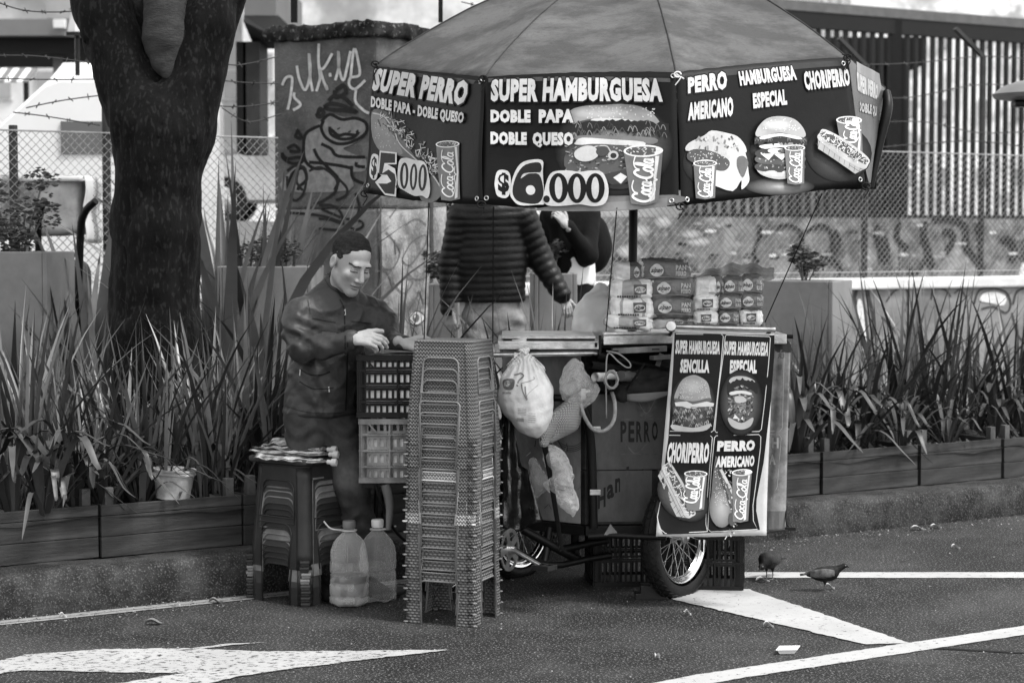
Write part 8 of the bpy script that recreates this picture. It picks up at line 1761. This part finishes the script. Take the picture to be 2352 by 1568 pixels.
# ---- man in the puffer jacket, seen from behind
YP = 12.8
def Q(x, y, dy=0): return tuple(P(x, y, YP + dy))
puf = person('man walking away in a dark quilted puffer jacket and pale ripped jeans', Vector((P(1130, 700, YP).x, YP, .40)))
def puffer(p):
    X, Y, Zz = p; d = seg(p, Q(1128, 520), Q(1128, 600), .215, .222, (1, 0, 1.5)); d = smin(d, seg(p, Q(1128, 600), Q(1126, 672), .222, .222, (1, 0, 1.5)), .03); d = smin(d, seg(p, Q(1068, 492), Q(1192, 492), .085), .08); d = smin(d, seg(p, Q(1130, 430), Q(1130, 470), .07, .10), .04)
    quilt = -.008 * np.abs(np.sin((Zz - .03 * X + .012 * wob(p, 9, 14)) * math.pi / .044)) ** .6 - .003 * wob(p, 35, 2)
    a1 = chainf(p, [(Q(1062, 500, -.01), .092), (Q(1038, 605, 0), .077), (Q(1036, 712, -.05), .062)], .03); a2 = chainf(p, [(Q(1200, 500, 0), .095), (Q(1238, 590, .03), .078), (Q(1290, 676, -.04), .055)], .03)
    q2 = -.009 * np.abs(np.sin((Zz * .85 - X * .45) * math.pi / .05)) ** .6
    d = smin(d + quilt, smin(a1 - .009 * np.abs(np.sin(Zz * math.pi / .05)) ** .6, a2 + q2, .01), .02); return smax(smax(d, Q(0, 724)[2] - Zz, .01), np.where(np.abs(X - Q(1128, 0)[0]) < .25, Q(0, 694)[2] - Zz, -1), .01)
Vj, Fj = sol(puffer, [Q(1000, 420, -.15), Q(1310, 725, .2)], .06, .0085, 1); mesh_obj('puffer_jacket', Vj, Fj, M('puffer_nylon', .014, .42, .3, 6, .3, 60), puf)
def pj_(p):
    X, Y, Zz = p; d = seg(p, Q(1130, 690), Q(1130, 730), .175, .17, (1, 0, 1.3)); d = smin(d, smin(chainf(p, [(Q(1095, 735, -.02), .105), (Q(1112, 850, -.06), .078), (Q(1120, 985, -.06), .06)], .03), chainf(p, [(Q(1170, 735, .02), .108), (Q(1188, 850, .08), .078), (Q(1205, 970, .14), .058)], .03), .012), .03); return d + .006 * np.sin(Zz * 60 + 20 * X) * wob(p, 12, 4) + .004 * wob(p, 30, 5)
Vj, Fj = sol(pj_, [Q(1050, 690, -.2), Q(1230, 975, .2)], .08, .011); mesh_obj('jeans', Vj, Fj, MT['denim'], puf, None)
Mh2 = Matrix.Translation(Q(1135, 392, -.02)) @ Matrix.Rotation(R(170), 4, 'Z'); h1, h2_ = head(Mh2, Q(1130, 445, .0), 5)
hC_ = hand(Q(1036, 716, -.05), (.08, -.1, -1), (-.55, -.8, 0), .95, (.9, 1.0, 1.05, 1.1), thumb=(.3, .5), side=1, h=.004); hD = hand(Q(1293, 682, -.04), (.35, -.1, -.95), (.4, -.9, 0), .9, (.5, .6, .6, .7), side=-1, h=.004)
def under2(p): return smin(smin(seg(p, Q(1130, 500), Q(1130, 690), .15, .14, (1, 0, 1.4)), seg(p, Q(1130, 440), Q(1130, 500), .06, .09), .05), smin(chainf(p, [(Q(1110, 740), .08), (Q(1118, 970, -.05), .045)], .03), chainf(p, [(Q(1165, 740), .08), (Q(1203, 955, .13), .045)], .03), .02), .05)
Vu, Fu = sol(under2, [Q(1080, 440, -.15), Q(1215, 980, .15)], .08, .016); V_, F_, G__ = join([h1, hC_, hD, (Vu, Fu, 1.0)]); mesh_obj('body', V_, F_, skin, puf, G__); mesh_obj('hair', h2_[0], h2_[1], hairm, puf, h2_[2])
for x, y, dy in ((1122, 995, -.06), (1208, 985, .14)):
    a_ = Vector(Q(x, y, dy)); a_.z = .45; b__ = a_ + Vector((.02, .16, -.015)); Vs, Fs = sol(lambda p: smax(seg(p, a_, b__, .05, .04), .402 - p[2], .004), [a_, b__], .08, .01); mesh_obj('shoe', Vs, Fs, MT['dblack'], puf)
# ---- second walker in black
YQ = 13.35
def U(x, y, dy=0): return tuple(P(x, y, YQ + dy))
blk = person('walker in a black hooded top hand raised to the mouth, half behind menu cloths', Vector((P(1320, 700, YQ).x, YQ, .40)))
def hood(p):
    X, Y, Zz = p; d = seg(p, U(1312, 510), U(1316, 618), .165, .150, (.8, .6, 1.4)); d = smin(d, seg(p, U(1268, 492, -.02), U(1352, 492, .02), .075), .07); d = smin(d, seg(p, U(1316, 440), U(1316, 470), .08, .10), .05)
    d = smin(d, chainf(p, [(U(1352, 500, 0), .078), (U(1350, 585, -.12), .066), (U(1304, 520, -.26), .045)], .03), .025); d = smin(d, chainf(p, [(U(1264, 500, .02), .07), (U(1262, 590, .02), .06), (U(1290, 640, -.05), .045)], .03), .025); d = smin(d, ell(p, U(1362, 560, .13), (.13, .11, .20)), .03)
    return smax(d + .008 * wob(p, 16, 4) + .003 * wob(p, 40, 5), U(0, 640)[2] - Zz, .01)
Vj, Fj = sol(hood, [U(1240, 440, -.3), U(1390, 640, .25)], .07, .012); mesh_obj('hooded_top', Vj, Fj, MT['dblack'], blk)
Vj, Fj = sol(lambda p: smax(seg(p, U(1320, 600), U(1322, 640), .15, .15, (.8, .6, 1.4)) + .004 * wob(p, 30, 2), U(0, 656)[2] - p[2], .006), [U(1280, 610, -.1), U(1360, 660, .1)], .1, .012); mesh_obj('white_shirt', Vj, Fj, MT['white'], blk)
Vj, Fj = sol(lambda p: smin(seg(p, U(1322, 640), U(1322, 680), .135, .135, (.8, .6, 1.3)), smin(chainf(p, [(U(1310, 690, -.04), .085), (U(1308, 810, -.1), .065), (U(1312, 945, -.05), .05)], .03), chainf(p, [(U(1340, 690, .03), .085), (U(1345, 800, .08), .065), (U(1352, 935, .12), .05)], .03), .01), .03), [U(1290, 640, -.2), U(1370, 945, .2)], .07, .014); mesh_obj('trousers', Vj, Fj, MT['dblack'], blk)
Mh3 = Matrix.Translation(U(1312, 415, -.02)) @ Matrix.Rotation(R(25), 4, 'Z') @ Matrix.Rotation(R(10), 4, 'X'); h1, h2_ = head(Mh3, U(1316, 460, 0), 7)
hE = hand(U(1300, 518, -.28), (-.55, -.1, .8), (.5, -.8, .2), .9, (.7, .8, .9, .9), side=1, h=.004); hF = hand(U(1292, 645, -.06), (0, -.1, -1), (-.6, -.8, 0), .85, (.5, .5, .6, .6), side=1, h=.005)
Vu, Fu = sol(lambda p: smin(smin(seg(p, U(1316, 490), U(1318, 650), .10, .11, (.8, .6, 1.3)), seg(p, U(1316, 450), U(1316, 500), .055, .08), .04), seg(p, U(1318, 650), U(1335, 930), .07, .04), .04), [U(1280, 440, -.1), U(1350, 940, .1)], .1, .018)
V_, F_, G__ = join([h1, hE, hF, (Vu, Fu, 1.0)]); mesh_obj('body', V_, F_, skin, blk, G__); mesh_obj('hair', h2_[0], h2_[1], hairm, blk, h2_[2])
for x, y, dy in ((1312, 965, -.05), (1353, 955, .12)):
    a_ = Vector(U(x, y, dy)); a_.z = .45; b__ = a_ + Vector((.05, -.14, -.015)); Vs, Fs = sol(lambda p: smax(seg(p, a_, b__, .048, .038), .402 - p[2], .004), [a_, b__], .08, .012); mesh_obj('shoe', Vs, Fs, MT['dblack'], blk)
# ============================================================ PIGEONS
feath = M('pigeon_feathers', .030, .6, .4, 40, .4, 120, attr=True); 
def pigeon(c, rz, down, label, pale):
    T = thing('pigeon', label, 'pigeon', c, 'pigeons feeding on the road', rz); Rz = Matrix.Identity(4)
    hx, hz = (.118, .165) if not down else (.095, .085)
    def body(p):
        X, Y, Zz = p; d = ell([X, Y, Zz + X * -.0], (0, 0, .112), (.078, .047, .050)); d = smin(d, ell(p, (.045, 0, .120), (.045, .040, .042)), .02)
        d = smin(d, seg(p, (.060, 0, .130), (hx, 0, hz), .030, .0175), .022); d = smin(d, ell(p, (hx + .012, 0, hz + .004), (.0185, .0145, .0155)), .008); d = smin(d, seg(p, (hx + .026, 0, hz), (hx + .044, 0, hz - (.010 if not down else .016)), .0055, .002), .003)
        d = smin(d, seg(p, (-.055, 0, .108), (-.10, 0, .108), .028, .016), .02)
        for s in (-1, 1): d = smin(d, seg(p, (.0, s * .020, .085), (.004, s * .020, .052), .016, .007), .01)
        return d + .0012 * wob(p, 160, 2)
    V, Fc = solid(body, (-.13, -.07, .03), (.19, .07, .21), .0048); g = np.where(V[:, 0] > .05, .55, 1.0); b = mesh_obj('body', V, Fc, feath, T, g); b.parent = T; b.data.transform(Matrix.Translation(T.location)); b.matrix_parent_inverse = Matrix.Identity(4); T.scale = (.85 if down else .74,) * 3
    for s in (-1, 1):
        m = MB(); n = 14
        def w(u, v, s=s): x = .062 - .20 * u; hgt = .036 * math.sin(math.pi * min(1, .12 + u * .9)) ** .7 * (1 - .35 * u); return Vector((x, s * (.0455 * math.sqrt(max(0, 1 - (x / .09) ** 2)) * (1 - .5 * (v - .4) ** 2) + .006 + (.010 if u > .8 else 0) * 0), .122 + hgt * (v - .42) * 1.9 - .012 * u))
        m.grid(w, 14, 6); o = m.build('wing', M('wing_feathers', .035 * pale, .6, .7, 26, .4, 90), None, smooth=True, solid=.004); o.parent = T
        m = MB(); m.tube([(.004, s * .020, .056), (.0, s * .020, .03), (.006, s * .020, .004)], .0035, 6)
        for a in (-.5, 0, .5, 3.14): m.tube([(.006, s * .020, .005), (.006 + math.cos(a) * .026, s * .020 + math.sin(a) * .022, .003)], .0024, 5)
        o = m.build('leg', M('pigeon_leg', .13, .6), None); o.parent = T
    m = MB(); m.grid(lambda u, v: Vector((-.07 - .085 * u, (v - .5) * (.030 + .030 * u), .112 - .012 * u + .003 * math.cos(v * 6))), 6, 5); o = m.build('tail', feath, None, smooth=True, solid=.005); o.parent = T
    for s in (-1, 1): m = MB(); m.lathe([(0, -.002), (.0028, -.001), (.003, .001), (0, .002)], 8, Matrix.Translation((hx + .017, s * .0135, hz + .007)) @ Matrix.Rotation(R(90), 4, 'X')); o = m.build('eye', MT['cream'], None); o.parent = T
g_ = G(1893, 1357); pigeon(Vector((g_.x, g_.y, 0)), R(-6), False, 'right pigeon standing side-on, head stretched to the right, mottled pale wing', 3.2)
g_ = G(1768, 1330); pigeon(Vector((g_.x, g_.y, 0)), R(235), True, 'left pigeon pecking beside the black crate, tail up to the right', 1.2)
# ============================================================ LITTER
def dryleaf(g0, s, label, rz, mat): 
    m = MB(); m.grid(lambda u, v: Vector((g0.x, g0.y, .006)) + Matrix.Rotation(rz, 3, 'Z') @ Vector(((u - .5) * s, (v - .5) * s * .5 * math.sin(math.pi * min(.98, max(.02, u))), .012 * abs(v - .5) * 2 + .010 * math.sin(u * 5))), 8, 4); o = m.build('fallen_leaf', mat, None, smooth=True); tag(o, label, 'leaf', 'fallen leaves on the road')
lf = M('dry_leaf', .16, .7, .4, 40); lf2 = M('pale_dry_leaf', .5, .7, .3, 40)
for x, y, s, r_, mt_, lab in ((428, 1368, .10, 1.9, lf, 'brown leaf leaning at the foot of the kerb on the left'), (145, 1419, .035, .3, lf2, 'small pale scrap in the gutter at the left'), (1752, 1336, .07, .2, lf2, 'pale leaf under the left pigeon'), (1905, 1352, .05, 0, lf2, 'pale leaf behind the legs of the right pigeon'), (1765, 1440, .045, 0, lf2, 'pale leaf on the road in front of the hatch band'), (2150, 1213, .07, .2, lf2, 'right one of two pale leaves by the far kerb'),
                           (2108, 1217, .08, 0, lf2, 'left one of two pale leaves by the far kerb'), (2195, 1260, .05, .1, lf2, 'pale leaf on the road near the far kerb'), (1580, 1412, .03, .1, lf2, 'tiny pale leaf on the road left of the hatch band'), (355, 1434, .08, .1, lf, 'dark twig-like leaf on the road at the left'), (495, 1385, .06, .1, lf, 'dark leaf on the road near the short stool stack'), (1510, 1513, .04, 1, lf2, 'tiny scrap near the lower white line')): dryleaf(G(x, y), s, lab, r_, mt_)
g_ = G(1810, 1499); m = MB(); m.lathe([(0, .004), (.036, .004), (.046, .020), (.055, .021), (.055, .018), (.048, .016), (.038, .0), (0, .0)], 4, Matrix.Translation((g_.x, g_.y, .002)) @ Matrix.Rotation(R(38), 4, 'Z') @ Matrix.Diagonal((1.3, .9, 1, 1))); o = m.build('paper_tray', MT['white'], None, bevel=.003); tag(o, 'small white paper tray dropped on the road in front', 'tray')
rr = random.Random(8); m = MB()
for _ in range(2600):
    s = rr.uniform(-1, 7); o_ = -rr.random() ** 2 * .25 - .01 if rr.random() < .6 else -rr.uniform(0, 4.5); c = K(s, o_, .003); q = rr.uniform(.002, .006); a = rr.random() * 6.28
    m.add([c + Vector((math.cos(a + k * 2.1) * q * rr.uniform(.6, 1.5), math.sin(a + k * 2.1) * q, 0)) for k in range(3)] + [c + Vector((0, 0, q * .9))], [(0, 1, 3), (1, 2, 3), (2, 0, 3)], rr.choice([.3, .6, 1, 2.5, 3.5]))
o = m.build('road_grit', M('grit', .11, .9, .3, 30, attr=True)); tag(o, 'fine grit and stone chips scattered over the road and gutter', 'grit', kind='stuff')
